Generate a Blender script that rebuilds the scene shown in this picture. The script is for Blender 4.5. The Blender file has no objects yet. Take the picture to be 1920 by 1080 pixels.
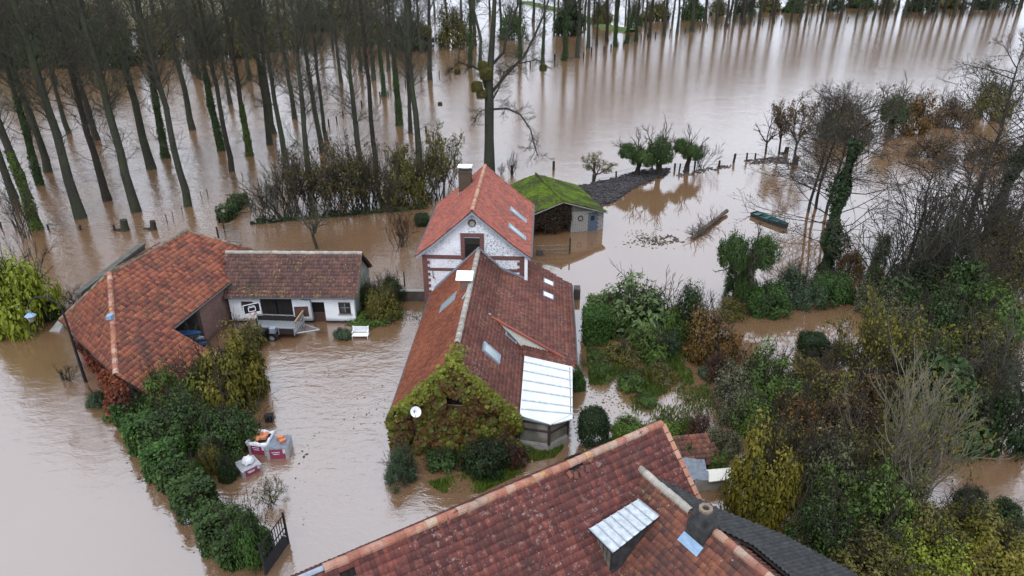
import bpy, math, random
import numpy as np
from mathutils import Vector
random.seed(7); RNG = np.random.default_rng(7)
sc = bpy.context.scene
col = sc.collection

# ------------------------------------------------------------------ camera, sky, sun, exposure
CAM_H, PITCH, FPX = 25.0, math.radians(26.4), 1280.0
cam_d = bpy.data.cameras.new('camera'); cam = bpy.data.objects.new('camera', cam_d); col.objects.link(cam)
cam.location = (0, 0, CAM_H); cam.rotation_euler = (math.pi / 2 - PITCH, 0, 0)
cam_d.sensor_width = 36.0; cam_d.lens = 36.0 * FPX / 1920.0
cam_d.clip_start = 0.5; cam_d.clip_end = 6000
sc.camera = cam

SUN_EL, SUN_AZ = math.radians(58), math.radians(200)      # azimuth clockwise from +Y
world = bpy.data.worlds.new('World'); sc.world = world; world.use_nodes = True
wn, wl = world.node_tree.nodes, world.node_tree.links
bg = wn['Background']
sky = wn.new('ShaderNodeTexSky'); sky.sky_type = 'NISHITA'; sky.sun_disc = False
sky.sun_elevation = SUN_EL; sky.sun_rotation = SUN_AZ
sky.air_density = 1.0; sky.dust_density = 6.0; sky.ozone_density = 1.0
hs = wn.new('ShaderNodeHueSaturation'); hs.inputs['Saturation'].default_value = 0.22; hs.inputs['Value'].default_value = 1.0
wl.new(sky.outputs[0], hs.inputs['Color'])
# overcast: soft cloud sheet over the whole sky
tc = wn.new('ShaderNodeTexCoord')
cn = wn.new('ShaderNodeTexNoise'); cn.inputs['Scale'].default_value = 2.2; cn.inputs['Detail'].default_value = 5
wl.new(tc.outputs['Generated'], cn.inputs['Vector'])
cr = wn.new('ShaderNodeMapRange'); cr.inputs[1].default_value = 0.3; cr.inputs[2].default_value = 0.7
cr.inputs[3].default_value = 0.85; cr.inputs[4].default_value = 1.15
wl.new(cn.outputs['Fac'], cr.inputs[0])
veil = wn.new('ShaderNodeMix'); veil.data_type = 'RGBA'; veil.inputs[0].default_value = 0.85
veil.inputs[7].default_value = (6.35, 7.1, 8.35, 1)          # even overcast layer in front of the clear sky
wl.new(hs.outputs[0], veil.inputs[6])
vm = wn.new('ShaderNodeVectorMath'); vm.operation = 'SCALE'
wl.new(veil.outputs[2], vm.inputs[0]); wl.new(cr.outputs[0], vm.inputs['Scale'])
wl.new(vm.outputs[0], bg.inputs['Color']); bg.inputs['Strength'].default_value = 0.15
sun_d = bpy.data.lights.new('sun', 'SUN'); sun_d.energy = 0.6; sun_d.angle = math.radians(25); sun_d.color = (1, 0.97, 0.93)
sun = bpy.data.objects.new('sun', sun_d); col.objects.link(sun)
sd = Vector((math.sin(SUN_AZ) * math.cos(SUN_EL), math.cos(SUN_AZ) * math.cos(SUN_EL), math.sin(SUN_EL)))
sun.rotation_euler = sd.to_track_quat('Z', 'Y').to_euler(); sun.location = (0, 0, 80)
sc.view_settings.view_transform = 'Standard'; sc.view_settings.look = 'None'
sc.view_settings.exposure = 0.72; sc.view_settings.gamma = 1.0
sc.cycles.max_bounces = 6; sc.cycles.diffuse_bounces = 2; sc.cycles.glossy_bounces = 3
sc.cycles.transparent_max_bounces = 8; sc.cycles.use_denoising = True
sc.cycles.caustics_reflective = False; sc.cycles.caustics_refractive = False

# ------------------------------------------------------------------ survey helpers (place = where a sight line meets a level or a plane)
_fw = np.array([0, math.cos(PITCH), -math.sin(PITCH)]); _up = np.array([0, math.sin(PITCH), math.cos(PITCH)])
EYE = np.array([0, 0, CAM_H])
def ray(u, v): return np.array([(u - 960) / FPX, 0, 0]) + _fw + _up * (540 - v) / FPX
def at(u, v, z=0.0):
    d = ray(u, v); return EYE + d * ((z - CAM_H) / d[2])
def zat(v, Y):
    d = ray(960, v); return CAM_H + d[2] * Y / d[1]
def pxm(p): return FPX / float((np.asarray(p, float) - EYE) @ _fw)      # pixels per metre there

# ------------------------------------------------------------------ objects
def tag(o, label=None, cat=None, group=None, kind=None):
    if label: o['label'] = label
    if cat: o['category'] = cat
    if group: o['group'] = group
    if kind: o['kind'] = kind
    return o
def empty(name, loc, label=None, cat=None, group=None, rz=0.0, scale=None):
    o = bpy.data.objects.new(name, None); col.objects.link(o)
    o.location = tuple(float(c) for c in loc); o.rotation_euler = (0, 0, rz)
    if scale is not None: o.scale = scale
    o.empty_display_size = 0.3
    return tag(o, label, cat, group)
def link(name, me, mat=None, parent=None, smooth=False, world_mesh=True):
    o = bpy.data.objects.new(name, me); col.objects.link(o)
    if mat is not None and not me.materials: me.materials.append(mat)
    if parent is not None:
        o.parent = parent
        if world_mesh:
            p = parent; off = np.zeros(3)
            while p is not None: off += np.array(p.location); p = p.parent
            o.location = tuple(-off)
    if smooth:
        me.polygons.foreach_set('use_smooth', np.ones(len(me.polygons), dtype=bool))
    return o
def mesh_np(name, V, F):
    """V (n,3), F (m,k) uniform polygons."""
    V = np.ascontiguousarray(V, dtype=np.float32); F = np.ascontiguousarray(F, dtype=np.int32)
    me = bpy.data.meshes.new(name)
    m, k = F.shape
    me.vertices.add(len(V)); me.vertices.foreach_set('co', V.ravel())
    me.loops.add(m * k); me.loops.foreach_set('vertex_index', F.ravel())
    me.polygons.add(m); me.polygons.foreach_set('loop_start', np.arange(0, m * k, k, dtype=np.int32))
    me.update(calc_edges=True); me.validate()
    return me
class MB:
    def __init__(s): s.v = []; s.f = []
    def add(s, V, F):
        n = len(s.v); s.v += [tuple(float(c) for c in p) for p in V]; s.f += [tuple(i + n for i in f) for f in F]; return s
    def hexa(s, b, t):      # 4 bottom, 4 top points
        return s.add(list(b) + list(t), [(3, 2, 1, 0), (4, 5, 6, 7), (0, 1, 5, 4), (1, 2, 6, 5), (2, 3, 7, 6), (3, 0, 4, 7)])
    def box(s, c, size, rz=0.0, ex=None, ey=None, ez=None):
        c = np.asarray(c, float)
        if ex is None:
            ex = np.array([math.cos(rz), math.sin(rz), 0]); ey = np.array([-math.sin(rz), math.cos(rz), 0])
        if ez is None: ez = np.cross(ex, ey)
        a, b, d = np.asarray(ex) * size[0] / 2, np.asarray(ey) * size[1] / 2, np.asarray(ez) * size[2] / 2
        return s.hexa([c - a - b - d, c + a - b - d, c + a + b - d, c - a + b - d], [c - a - b + d, c + a - b + d, c + a + b + d, c - a + b + d])
    def slab(s, pts, thick, n):      # polygon extruded by -n*thick
        pts = [np.asarray(p, float) for p in pts]; n = np.asarray(n, float); k = len(pts)
        lo = [p - n * thick for p in pts]
        return s.add(pts + lo, [tuple(range(k)), tuple(range(2 * k - 1, k - 1, -1))] + [(i, k + i, k + (i + 1) % k, (i + 1) % k) for i in range(k)])
    def cyl(s, p0, p1, r0, r1=None, n=8, caps=True):
        r1 = r0 if r1 is None else r1
        p0 = np.asarray(p0, float); p1 = np.asarray(p1, float); d = p1 - p0; d = d / (np.linalg.norm(d) + 1e-9)
        a = np.cross(d, [0, 0, 1.0]) if abs(d[2]) < .95 else np.cross(d, [1.0, 0, 0]); a /= np.linalg.norm(a); b = np.cross(d, a)
        A = [2 * math.pi * i / n for i in range(n)]
        V = [p0 + (a * math.cos(t) + b * math.sin(t)) * r0 for t in A] + [p1 + (a * math.cos(t) + b * math.sin(t)) * r1 for t in A]
        F = [(i, (i + 1) % n, n + (i + 1) % n, n + i) for i in range(n)]
        if caps: F += [tuple(range(n - 1, -1, -1)), tuple(range(n, 2 * n))]
        return s.add(V, F)
    def tube(s, pts, r, n=6):
        rs = r if hasattr(r, '__len__') else [r] * len(pts)
        for i in range(len(pts) - 1): s.cyl(pts[i], pts[i + 1], rs[i], rs[i + 1], n)
        return s
    def build(s, name, mat, parent=None, smooth=False):
        me = bpy.data.meshes.new(name); me.from_pydata(s.v, [], s.f); me.update()
        return link(name, me, mat, parent, smooth)
class Frame:
    """local building frame: r to the right, a along the building's axis, z up"""
    def __init__(s, x, y, az):
        s.o = np.array([x, y, 0.0]); s.r = np.array([math.cos(az), -math.sin(az), 0]); s.a = np.array([math.sin(az), math.cos(az), 0]); s.az = az
    def P(s, r, a, z): return s.o + s.r * r + s.a * a + np.array([0, 0, z])
def inside(poly, x, y):
    x = np.asarray(x); y = np.asarray(y); c = np.zeros(x.shape, bool); n = len(poly); j = n - 1
    for i in range(n):
        xi, yi = poly[i]; xj, yj = poly[j]
        if yi != yj:
            c ^= ((yi > y) != (yj > y)) & (x < (xj - xi) * (y - yi) / (yj - yi) + xi)
        j = i
    return c
class Plane:
    def __init__(s, p0, p1, p2):      # p0->p1 runs along the eave, p2 lies up the slope
        p0, p1, p2 = (np.asarray(p, float) for p in (p0, p1, p2))
        s.o = p0; s.e = (p1 - p0) / np.linalg.norm(p1 - p0)
        n = np.cross(s.e, p2 - p0); n /= np.linalg.norm(n)
        if n[2] < 0: n = -n
        s.n = n; s.s = np.cross(n, s.e)
        if s.s[2] < 0: s.s = -s.s
    def uv(s, p): d = np.asarray(p, float) - s.o; return (float(d @ s.e), float(d @ s.s))
    def pt(s, x, y, h=0.0): return s.o + s.e * x + s.s * y + s.n * h
    def hit(s, u, v):
        d = ray(u, v); t = ((s.o - EYE) @ s.n) / (d @ s.n); return s.uv(EYE + d * t)
def tile_template(kind, w, l):
    """one clay tile: x across, y up the slope, z off the slope; closed front edge"""
    if kind == 'pan':
        xs = np.array([0, .18, .42, .62, .82, 1.0]) * w * 1.06; hz = np.array([.004, -.004, .004, .040, .048, .014])
    elif kind == 'rib':
        xs = np.array([0, .12, .3, .48, .62, .8, 1.0]) * w * 1.04; hz = np.array([.022, .004, .014, .002, .014, .004, .030])
    else:
        xs = np.array([0.015, .985]) * w; hz = np.array([.012, .012])
    k = len(xs); L = l * 1.12; th = .016; lift = .050 if kind == 'rib' else .034
    V = np.concatenate([np.stack([xs, np.zeros(k), hz + lift], 1), np.stack([xs, np.full(k, L), hz + .006], 1), np.stack([xs, np.zeros(k), hz * .3 + lift - th - .022], 1)])
    F = [(i, i + 1, k + i + 1, k + i) for i in range(k - 1)] + [(2 * k + i, 2 * k + i + 1, i + 1, i) for i in range(k - 1)]
    if kind == 'flat':
        F += [(0, k, 2 * k, 2 * k), (1, 3, 5, 5)]; F = [f if len(set(f)) == 4 else f[:3] for f in F]
    return V, F
def tile_cells(pl, poly, w, l, jitter=.012, grow=.06, sag=None, rng=RNG):
    P = np.array(poly); x0, y0 = P.min(0); x1, y1 = P.max(0)
    nx, ny = int((x1 - x0) / w) + 2, int((y1 - y0) / l) + 2
    X, Y = np.meshgrid(np.arange(nx) * w + x0 - .04, np.arange(ny) * l + y0 - .05)
    X = X + rng.normal(0, jitter * .5, X.shape); Y = Y + rng.normal(0, jitter, Y.shape) + rng.normal(0, jitter, (ny, 1))
    c = P.mean(0); Pg = [tuple(c + (p - c) * (1 + grow / max(1, np.linalg.norm(p - c)))) for p in P]
    m = inside(Pg, X + w / 2, Y + l / 2)
    return np.stack([X[m], Y[m]], 1)
def tile_mesh(name, pl, cells, w, l, kind, sag=None, rng=RNG, tilt=.006):
    V, F = tile_template(kind, w, l); n, k = len(cells), len(V)
    loc = V[None] + np.concatenate([cells, np.zeros((n, 1))], 1)[:, None, :]
    loc[:, :, 2] += rng.normal(0, .004, (n, 1)) + rng.normal(0, tilt, (n, 1)) * (V[None, :, 1] / l - .5)
    if sag is not None: loc[:, :, 2] += sag(loc[:, :, 0], loc[:, :, 1])
    Wd = pl.o + loc[:, :, 0:1] * pl.e + loc[:, :, 1:2] * pl.s + loc[:, :, 2:3] * pl.n
    q = [f for f in F if len(f) == 4]; t = [f for f in F if len(f) == 3]
    off = (np.arange(n) * k)[:, None, None]
    if not t: return mesh_np(name, Wd.reshape(-1, 3), (np.array(q)[None] + off).reshape(-1, 4))
    Fq = (np.array(q)[None] + off).reshape(-1, 4).tolist() + (np.array(t)[None] + off).reshape(-1, 3).tolist()
    me = bpy.data.meshes.new(name); me.from_pydata(Wd.reshape(-1, 3).tolist(), [], Fq); me.update(); return me
def deck(pl, poly, mat, parent, thick=.1, name='roof_deck', sink=.02):
    return MB().slab([pl.pt(x, y, -sink) for x, y in poly], thick, pl.n).build(name, mat, parent)
def ridge_tiles(p0, p1, r, step, mat, parent, sag=0.0, lift=.03, name='ridge_tile'):
    """half-round ridge tiles, one object each, sharing one mesh"""
    p0, p1 = np.asarray(p0, float), np.asarray(p1, float); L = np.linalg.norm(p1 - p0); n = max(1, int(round(L / step))); st = L / n
    d = (p1 - p0) / L; side = np.cross(d, [0, 0, 1.0]); side /= np.linalg.norm(side); up = np.cross(side, d)
    A = [math.radians(a) for a in (-15, 20, 55, 90, 125, 160, 195)]
    V = []; k = len(A)
    for yy, rr in ((0, r * 1.06), (st * 1.05, r * .95)):
        for t in A: V.append((rr * math.cos(t), yy, rr * math.sin(t)))
    for t in A: V.append((r * .9 * math.cos(t), 0, r * .9 * math.sin(t)))
    F = [(i, i + 1, k + i + 1, k + i) for i in range(k - 1)] + [(2 * k + i, 2 * k + i + 1, i + 1, i) for i in range(k - 1)]
    me = bpy.data.meshes.new(name); me.from_pydata(V, [], F); me.update(); me.materials.append(mat)
    from mathutils import Matrix
    off = np.zeros(3); p = parent
    while p is not None: off += np.array(p.location); p = p.parent
    for i in range(n):
        o = bpy.data.objects.new(name, me); col.objects.link(o); o.parent = parent
        f = (i + .5) / n; c = p0 + d * st * i + up * (lift - r * .35) - np.array([0, 0, sag * 4 * f * (1 - f)]) + up * random.gauss(0, .008) - off
        M = Matrix(((side[0], d[0], up[0], c[0]), (side[1], d[1], up[1], c[1]), (side[2], d[2], up[2], c[2]), (0, 0, 0, 1)))
        o.matrix_local = M @ Matrix.Rotation(random.gauss(0, .02), 4, 'Z')

# ------------------------------------------------------------------ procedural materials
class NT:
    def __init__(s, name):
        s.m = bpy.data.materials.new(name); s.m.use_nodes = True; s.n = s.m.node_tree.nodes; s.l = s.m.node_tree.links
        s.b = s.n['Principled BSDF']; s._c = None
    def new(s, t, **kw):
        x = s.n.new(t)
        for k, v in kw.items(): setattr(x, k, v)
        return x
    def co(s):
        if s._c is None: s._c = s.new('ShaderNodeTexCoord').outputs['Object']
        return s._c
    def noise(s, scale, detail=3, rough=.55, vec=None, out='Fac', dist=0.0):
        x = s.new('ShaderNodeTexNoise'); x.inputs['Scale'].default_value = scale; x.inputs['Detail'].default_value = detail
        x.inputs['Roughness'].default_value = rough; x.inputs['Distortion'].default_value = dist
        s.l.new(vec or s.co(), x.inputs['Vector']); return x.outputs[out]
    def vor(s, scale, vec=None, out='Distance', rnd=1.0):
        x = s.new('ShaderNodeTexVoronoi'); x.inputs['Scale'].default_value = scale; x.inputs['Randomness'].default_value = rnd
        s.l.new(vec or s.co(), x.inputs['Vector']); return x.outputs[out]
    def ramp(s, fac, stops, interp='LINEAR'):
        x = s.new('ShaderNodeValToRGB'); e = x.color_ramp.elements; x.color_ramp.interpolation = interp
        while len(e) < len(stops): e.new(0.5)
        for el, (p, c) in zip(e, stops): el.position = p; el.color = (c[0], c[1], c[2], 1) if hasattr(c, '__len__') else (c, c, c, 1)
        s.l.new(fac, x.inputs[0]); return x.outputs[0]
    def rng(s, fac, a, b, c=0.0, d=1.0):
        x = s.new('ShaderNodeMapRange'); 
        for i, v in ((1, a), (2, b), (3, c), (4, d)): x.inputs[i].default_value = v
        s.l.new(fac, x.inputs[0]); return x.outputs[0]
    def mix(s, fac, a, b, mode='MIX'):
        x = s.new('ShaderNodeMix', data_type='RGBA', blend_type=mode); x.clamp_factor = True
        for sock, v in ((x.inputs[0], fac), (x.inputs[6], a), (x.inputs[7], b)):
            if hasattr(v, 'is_output'): s.l.new(v, sock)
            elif hasattr(v, '__len__'): sock.default_value = (v[0], v[1], v[2], 1)
            else: sock.default_value = v
        return x.outputs[2]
    def math(s, op, a, b=0.0):
        x = s.new('ShaderNodeMath', operation=op)
        for sock, v in ((x.inputs[0], a), (x.inputs[1], b)):
            if hasattr(v, 'is_output'): s.l.new(v, sock)
            else: sock.default_value = v
        return x.outputs[0]
    def map(s, scale=(1, 1, 1), rot=(0, 0, 0), loc=(0, 0, 0), vec=None):
        x = s.new('ShaderNodeMapping'); x.inputs['Scale'].default_value = scale; x.inputs['Rotation'].default_value = rot; x.inputs['Location'].default_value = loc
        s.l.new(vec or s.co(), x.inputs['Vector']); return x.outputs[0]
    def island(s):
        g = s.new('ShaderNodeNewGeometry'); o = s.new('ShaderNodeObjectInfo')
        return s.math('FRACT', s.math('ADD', g.outputs['Random Per Island'], o.outputs['Random']))
    def objrand(s): return s.new('ShaderNodeObjectInfo').outputs['Random']
    def pos(s): return s.new('ShaderNodeNewGeometry').outputs['Position']
    def bump(s, h, strength=.3, dist=.02):
        x = s.new('ShaderNodeBump'); x.inputs['Strength'].default_value = strength; x.inputs['Distance'].default_value = dist
        s.l.new(h, x.inputs['Height']); s.l.new(x.outputs[0], s.b.inputs['Normal']); return s
    def col(s, c):
        if hasattr(c, 'is_output'): s.l.new(c, s.b.inputs['Base Color'])
        else: s.b.inputs['Base Color'].default_value = (c[0], c[1], c[2], 1)
        return s
    def set(s, rough=.8, spec=.3, metal=0.0):
        s.b.inputs['Roughness'].default_value = rough; s.b.inputs['Specular IOR Level'].default_value = spec; s.b.inputs['Metallic'].default_value = metal; return s
def plain(name, c, rough=.7, spec=.3, metal=0.0, var=.25, scale=6.0, bump=0.0):
    t = NT(name); n = t.noise(scale, 4)
    d = tuple(x * (1 - var) for x in c); u = tuple(min(1, x * (1 + var)) for x in c)
    t.col(t.ramp(n, [(.25, d), (.75, u)])).set(rough, spec, metal)
    if bump: t.bump(n, bump, .02)
    return t.m
def tile_mat(name, stops, dirt=(.045, .035, .03), dirt_amt=.5, lichen=None, lichen_amt=0.0, moss=None, moss_amt=0.0, specks=0.0, patch=.12, stretch=(1, 1, 1)):
    t = NT(name); pos = t.pos()
    r = t.island(); big = t.noise(patch * 4, 4, .6, vec=pos)
    f = t.math('ADD', t.math('MULTIPLY', r, .62), t.math('MULTIPLY', t.rng(big, .3, .7), .38))
    c = t.ramp(f, stops)
    fine = t.noise(14, 4, .7, vec=pos)
    c = t.mix(t.rng(fine, .42, .75, 0, dirt_amt), c, dirt)
    d2 = t.noise(.55, 5, .65, vec=pos)
    c = t.mix(t.rng(d2, .5, .72, 0, dirt_amt), c, dirt)
    if lichen is not None:
        ln = t.noise(5.0, 4, .7, vec=pos); lb = t.noise(.5, 2, vec=t.map(loc=(31, 7, 3), vec=pos))
        c = t.mix(t.math('MULTIPLY', t.rng(ln, .56, .64), t.rng(lb, .42, .62, 0, lichen_amt)), c, lichen)
    if moss is not None:
        mn = t.noise(2.3, 5, .7, vec=t.map(loc=(5, 17, 9), vec=pos))
        c = t.mix(t.rng(mn, .58, .68, 0, moss_amt), c, moss)
    if specks:
        v = t.vor(3.2, vec=pos); c = t.mix(t.rng(v, .06, .10, specks, 0), c, (.6, .58, .52))
    t.col(c).set(.82, .25); t.bump(fine, .35, .015); return t.m
def leaf_mat(name, stops, patch=.5, trans=.25, rough=.55, spec=.25, pw=.45):
    t = NT(name); r = t.island(); pos = t.pos(); stops = [(p, (c[0] * 1.22, c[1] * 1.06, c[2] * .80)) for p, c in stops]
    big = t.noise(patch, 3, .6, vec=pos)
    f = t.math('ADD', t.math('MULTIPLY', r, 1 - pw), t.math('MULTIPLY', t.rng(big, .28, .72), pw))
    c = t.ramp(f, stops); t.col(c).set(rough, spec)
    tr = t.new('ShaderNodeBsdfTranslucent'); t.l.new(c, tr.inputs[0])
    mx = t.new('ShaderNodeMixShader'); mx.inputs[0].default_value = trans
    t.l.new(t.b.outputs[0], mx.inputs[1]); t.l.new(tr.outputs[0], mx.inputs[2])
    t.l.new(mx.outputs[0], t.n['Material Output'].inputs[0]); return t.m
def brick_mat(name, c1, c2, mortar, scale=1.0, bw=.23, bh=.075, ms=.012, stain=None, stain_amt=0.0, bump=.5, stain2=None, rotz=0.0):
    t = NT(name)
    # walls stand upright: use (horizontal run, height)
    sep = t.new('ShaderNodeSeparateXYZ'); t.l.new(t.map(rot=(0, 0, rotz)), sep.inputs[0])
    comb = t.new('ShaderNodeCombineXYZ'); t.l.new(t.math('ADD', sep.outputs[0], t.math('MULTIPLY', sep.outputs[1], 1.0)), comb.inputs[0]); t.l.new(sep.outputs[2], comb.inputs[1])
    b = t.new('ShaderNodeTexBrick'); b.inputs['Scale'].default_value = 1.0; b.inputs['Brick Width'].default_value = bw * scale; b.inputs['Row Height'].default_value = bh * scale
    b.inputs['Mortar Size'].default_value = ms; b.inputs['Bias'].default_value = 0.0
    t.l.new(comb.outputs[0], b.inputs['Vector'])
    for k, v in (('Color1', c1), ('Color2', c2), ('Mortar', mortar)): b.inputs[k].default_value = (*v, 1)
    c = b.outputs['Color']; n = t.noise(3.0, 5, .7)
    if stain is not None:
        big = t.noise(.45, 4, .65, vec=t.map(scale=(1, 1, .7))); fine = t.noise(7.0, 6, .85)
        msk = t.math('MULTIPLY', t.rng(big, .36, .56), t.rng(fine, .49, .57, 0, stain_amt))
        c = t.mix(msk, c, stain)
    if stain2 is not None:
        c = t.mix(t.rng(t.noise(.9, 4, .6, vec=t.map(loc=(3, 9, 4))), .5, .75, 0, .5), c, stain2)
    tide = t.math('ADD', sep.outputs[2], t.math('MULTIPLY', t.noise(1.6, 3, .6), .35)); c = t.mix(t.rng(tide, .32, .58, .62, 0), c, (.075, .058, .042))      # damp, silty tide mark
    t.col(c).set(.85, .2); t.bump(t.math('ADD', t.math('MULTIPLY', b.outputs['Fac'], -.7), t.math('MULTIPLY', n, .5)), bump, .02); return t.m

M = {}
M['red_tile'] = tile_mat('red_clay_tile', [(0, (.12, .045, .040)), (.3, (.23, .070, .052)), (.6, (.33, .088, .056)), (.85, (.39, .12, .075)), (1, (.19, .065, .06))], dirt=(.10, .06, .055), dirt_amt=.45, patch=.25)
M['orange_tile'] = tile_mat('orange_clay_tile', [(0, (.075, .030, .026)), (.25, (.14, .046, .034)), (.5, (.23, .072, .043)), (.75, (.34, .105, .056)), (1, (.28, .10, .06))], dirt=(.06, .045, .045), dirt_amt=.65, lichen=(.30, .26, .07), lichen_amt=.45, patch=.12)
M['brown_tile'] = tile_mat('brown_clay_tile', [(0, (.075, .030, .026)), (.35, (.13, .048, .038)), (.65, (.18, .066, .048)), (.9, (.23, .09, .06)), (1, (.12, .06, .05))], dirt_amt=.45, lichen=(.30, .27, .22), lichen_amt=.55, patch=.12)
M['rust_tile'] = tile_mat('rust_clay_tile', [(0, (.12, .035, .02)), (.4, (.20, .06, .032)), (.7, (.27, .085, .042)), (1, (.32, .11, .055))], dirt_amt=.3, patch=.1)
M['barn_tile'] = tile_mat('dark_pantile', [(0, (.06, .036, .034)), (.4, (.105, .054, .048)), (.75, (.15, .075, .062)), (1, (.20, .10, .07))], dirt_amt=.5, lichen=(.36, .27, .05), lichen_amt=.75, specks=.9, patch=.12)
M['old_tile'] = tile_mat('weathered_plum_tile', [(0, (.065, .024, .024)), (.3, (.105, .036, .033)), (.6, (.15, .048, .041)), (.85, (.21, .064, .048)), (1, (.30, .088, .055))], dirt_amt=.6, lichen=(.34, .26, .23), lichen_amt=.6, specks=.35, patch=.16)
M['wing_tile'] = tile_mat('mottled_brown_tile', [(0, (.04, .028, .028)), (.2, (.095, .042, .036)), (.5, (.155, .058, .041)), (.8, (.22, .082, .05)), (1, (.32, .11, .055))], dirt_amt=.45, lichen=(.40, .30, .07), lichen_amt=.35, specks=.5, patch=.16)
M['ridge'] = tile_mat('lichened_ridge_tile', [(0, (.22, .09, .06)), (.4, (.33, .13, .09)), (.7, (.38, .24, .18)), (1, (.42, .36, .30))], dirt_amt=.4, lichen=(.45, .30, .05), lichen_amt=.9, patch=.6)
M['ridge_pale'] = tile_mat('pale_ridge_tile', [(0, (.20, .18, .15)), (.5, (.34, .31, .27)), (1, (.46, .42, .37))], dirt_amt=.4, lichen=(.34, .28, .10), lichen_amt=.8, patch=.6)
M['ridge_red'] = tile_mat('clay_ridge_tile', [(0, (.30, .12, .07)), (.5, (.40, .20, .13)), (1, (.46, .30, .22))], dirt_amt=.25, patch=.6)
M['ridge_moss'] = tile_mat('mossy_ridge_tile', [(0, (.10, .08, .055)), (.5, (.20, .15, .11)), (1, (.28, .20, .15))], dirt_amt=.4, lichen=(.20, .22, .04), lichen_amt=.9, moss=(.06, .09, .02), moss_amt=.8, patch=.6)
M['deck'] = plain('roof_underlay', (.05, .04, .035), .9, .1)
M['white_brick'] = brick_mat('whitewashed_brick', (.72, .73, .76), (.78, .79, .82), (.60, .61, .64), 1.0, .45, .16, .012, stain=(.10, .10, .11), stain_amt=.85)
M['red_brick'] = brick_mat('red_brick', (.105, .032, .032), (.18, .058, .05), (.17, .12, .11), 1.0, .22, .08, .012)
M['barn_brick'] = brick_mat('old_barn_brick', (.13, .062, .052), (.21, .10, .08), (.22, .17, .15), 1.0, .24, .085, .014, stain2=(.08, .05, .045))
M['dark_brick'] = brick_mat('sooty_brick', (.05, .035, .03), (.085, .055, .045), (.10, .085, .06), 1.0, .22, .08, .016, stain2=(.10, .09, .03))
M['limewash'] = brick_mat('limewashed_wall', (.80, .82, .85), (.84, .86, .88), (.74, .76, .79), 1.0, .23, .08, .010, stain2=(.62, .63, .64), bump=.25)
M['render'] = plain('mossy_render', (.26, .27, .23), .9, .1, var=.35, scale=1.4, bump=.2)
M['concrete'] = plain('grey_concrete', (.26, .25, .23), .9, .15, var=.3, scale=2.2, bump=.25)
M['coping_grey'] = plain('weathered_coping', (.10, .095, .085), .9, .15, var=.3, scale=2.2)
M['hedge_core'] = plain('darkened_wall_core', (.035, .03, .022), .95, .05, var=.4)  # solid wall core, coloured dark so no lit top shows through leaves
M['gate_steel'] = plain('weathered_gate_steel', (.16, .16, .155), .7, .3, .2)
M['dark_concrete'] = plain('dark_concrete', (.075, .065, .055), .9, .15, var=.4, scale=2.0, bump=.2)
M['block'] = plain('concrete_block', (.29, .28, .255), .9, .1, var=.5, scale=2.5, bump=.3)
M['mortar'] = plain('block_mortar', (.14, .14, .13), .95, .05)
M['black'] = plain('black_paint', (.012, .012, .014), .55, .3)
M['tar'] = plain('tarred_plinth', (.016, .017, .022), .7, .2)
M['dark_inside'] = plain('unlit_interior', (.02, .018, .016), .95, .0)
M['brown_wood'] = plain('brown_painted_wood', (.075, .042, .034), .7, .2, var=.3, scale=8)
M['dark_wood'] = plain('dark_stained_wood', (.028, .023, .022), .75, .2, var=.35, scale=5)
M['pale_wood'] = plain('bare_timber', (.30, .19, .11), .8, .2, var=.35, scale=10)
M['post'] = plain('wet_fence_post', (.035, .029, .024), .9, .15, var=.4, scale=6)
M['white_paint'] = plain('white_paint', (.80, .81, .83), .5, .4, var=.05)
M['white_sheet'] = plain('white_roof_sheet', (.58, .595, .59), .5, .3, var=.12, scale=1.6)
M['white_corr'] = plain('white_corrugated_sheet', (.42, .45, .47), .55, .3, var=.3, scale=5)
M['cream'] = plain('cream_cladding', (.62, .60, .53), .6, .3, var=.1)
M['zinc'] = plain('zinc_flashing', (.26, .30, .35), .5, .5, .3, var=.2)
M['lead_blue'] = plain('blue_grey_flashing', (.20, .30, .42), .5, .4, var=.2)
M['galv'] = plain('galvanised_steel', (.36, .38, .39), .45, .5, .6, var=.2)
M['steel_dark'] = plain('dark_steel', (.05, .05, .052), .5, .5, .4)
M['blue_door'] = plain('blue_painted_door', (.075, .105, .15), .7, .2, var=.25, scale=5)
M['brown_frame'] = plain('brown_frame', (.045, .032, .030), .5, .4, var=.2)
M['gutter'] = plain('dark_gutter', (.06, .065, .07), .5, .4)
M['rubber'] = plain('rubber', (.018, .018, .019), .8, .2)
M['clay_pipe'] = plain('clay_brick_piece', (.46, .17, .085), .8, .2, var=.3, scale=7)
M['purple_wrap'] = plain('purple_printed_wrap', (.22, .022, .07), .35, .5, var=.25, scale=3)
M['grey_wrap'] = plain('grey_plastic_wrap', (.30, .30, .31), .3, .5, var=.35, scale=5, bump=.4)
M['white_wrap'] = plain('white_plastic_wrap', (.58, .58, .62), .35, .5, var=.3, scale=4, bump=.5)
M['tarp_grey'] = plain('grey_tarpaulin', (.14, .16, .19), .45, .4, var=.3, scale=5, bump=.4)
M['teal'] = plain('teal_boat_paint', (.02, .105, .105), .5, .4, var=.4, scale=5)
M['teal_dark'] = plain('dark_hull', (.022, .03, .03), .5, .4)
M['blue_kayak'] = plain('blue_hull', (.03, .10, .22), .4, .5, var=.3)
M['grey_kayak'] = plain('grey_hull', (.24, .27, .29), .5, .4, var=.2)
M['red_rim'] = plain('red_rim', (.35, .06, .05), .5, .4)
M['driftwood'] = plain('driftwood', (.10, .08, .065), .9, .1, var=.5, scale=6, bump=.3)
M['rock_debris'] = plain('dark_debris', (.075, .068, .07), .95, .1, var=.6, scale=5)
M['glass'] = NT('window_glass').col((.03, .035, .04)).set(.08, .8).m
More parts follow.
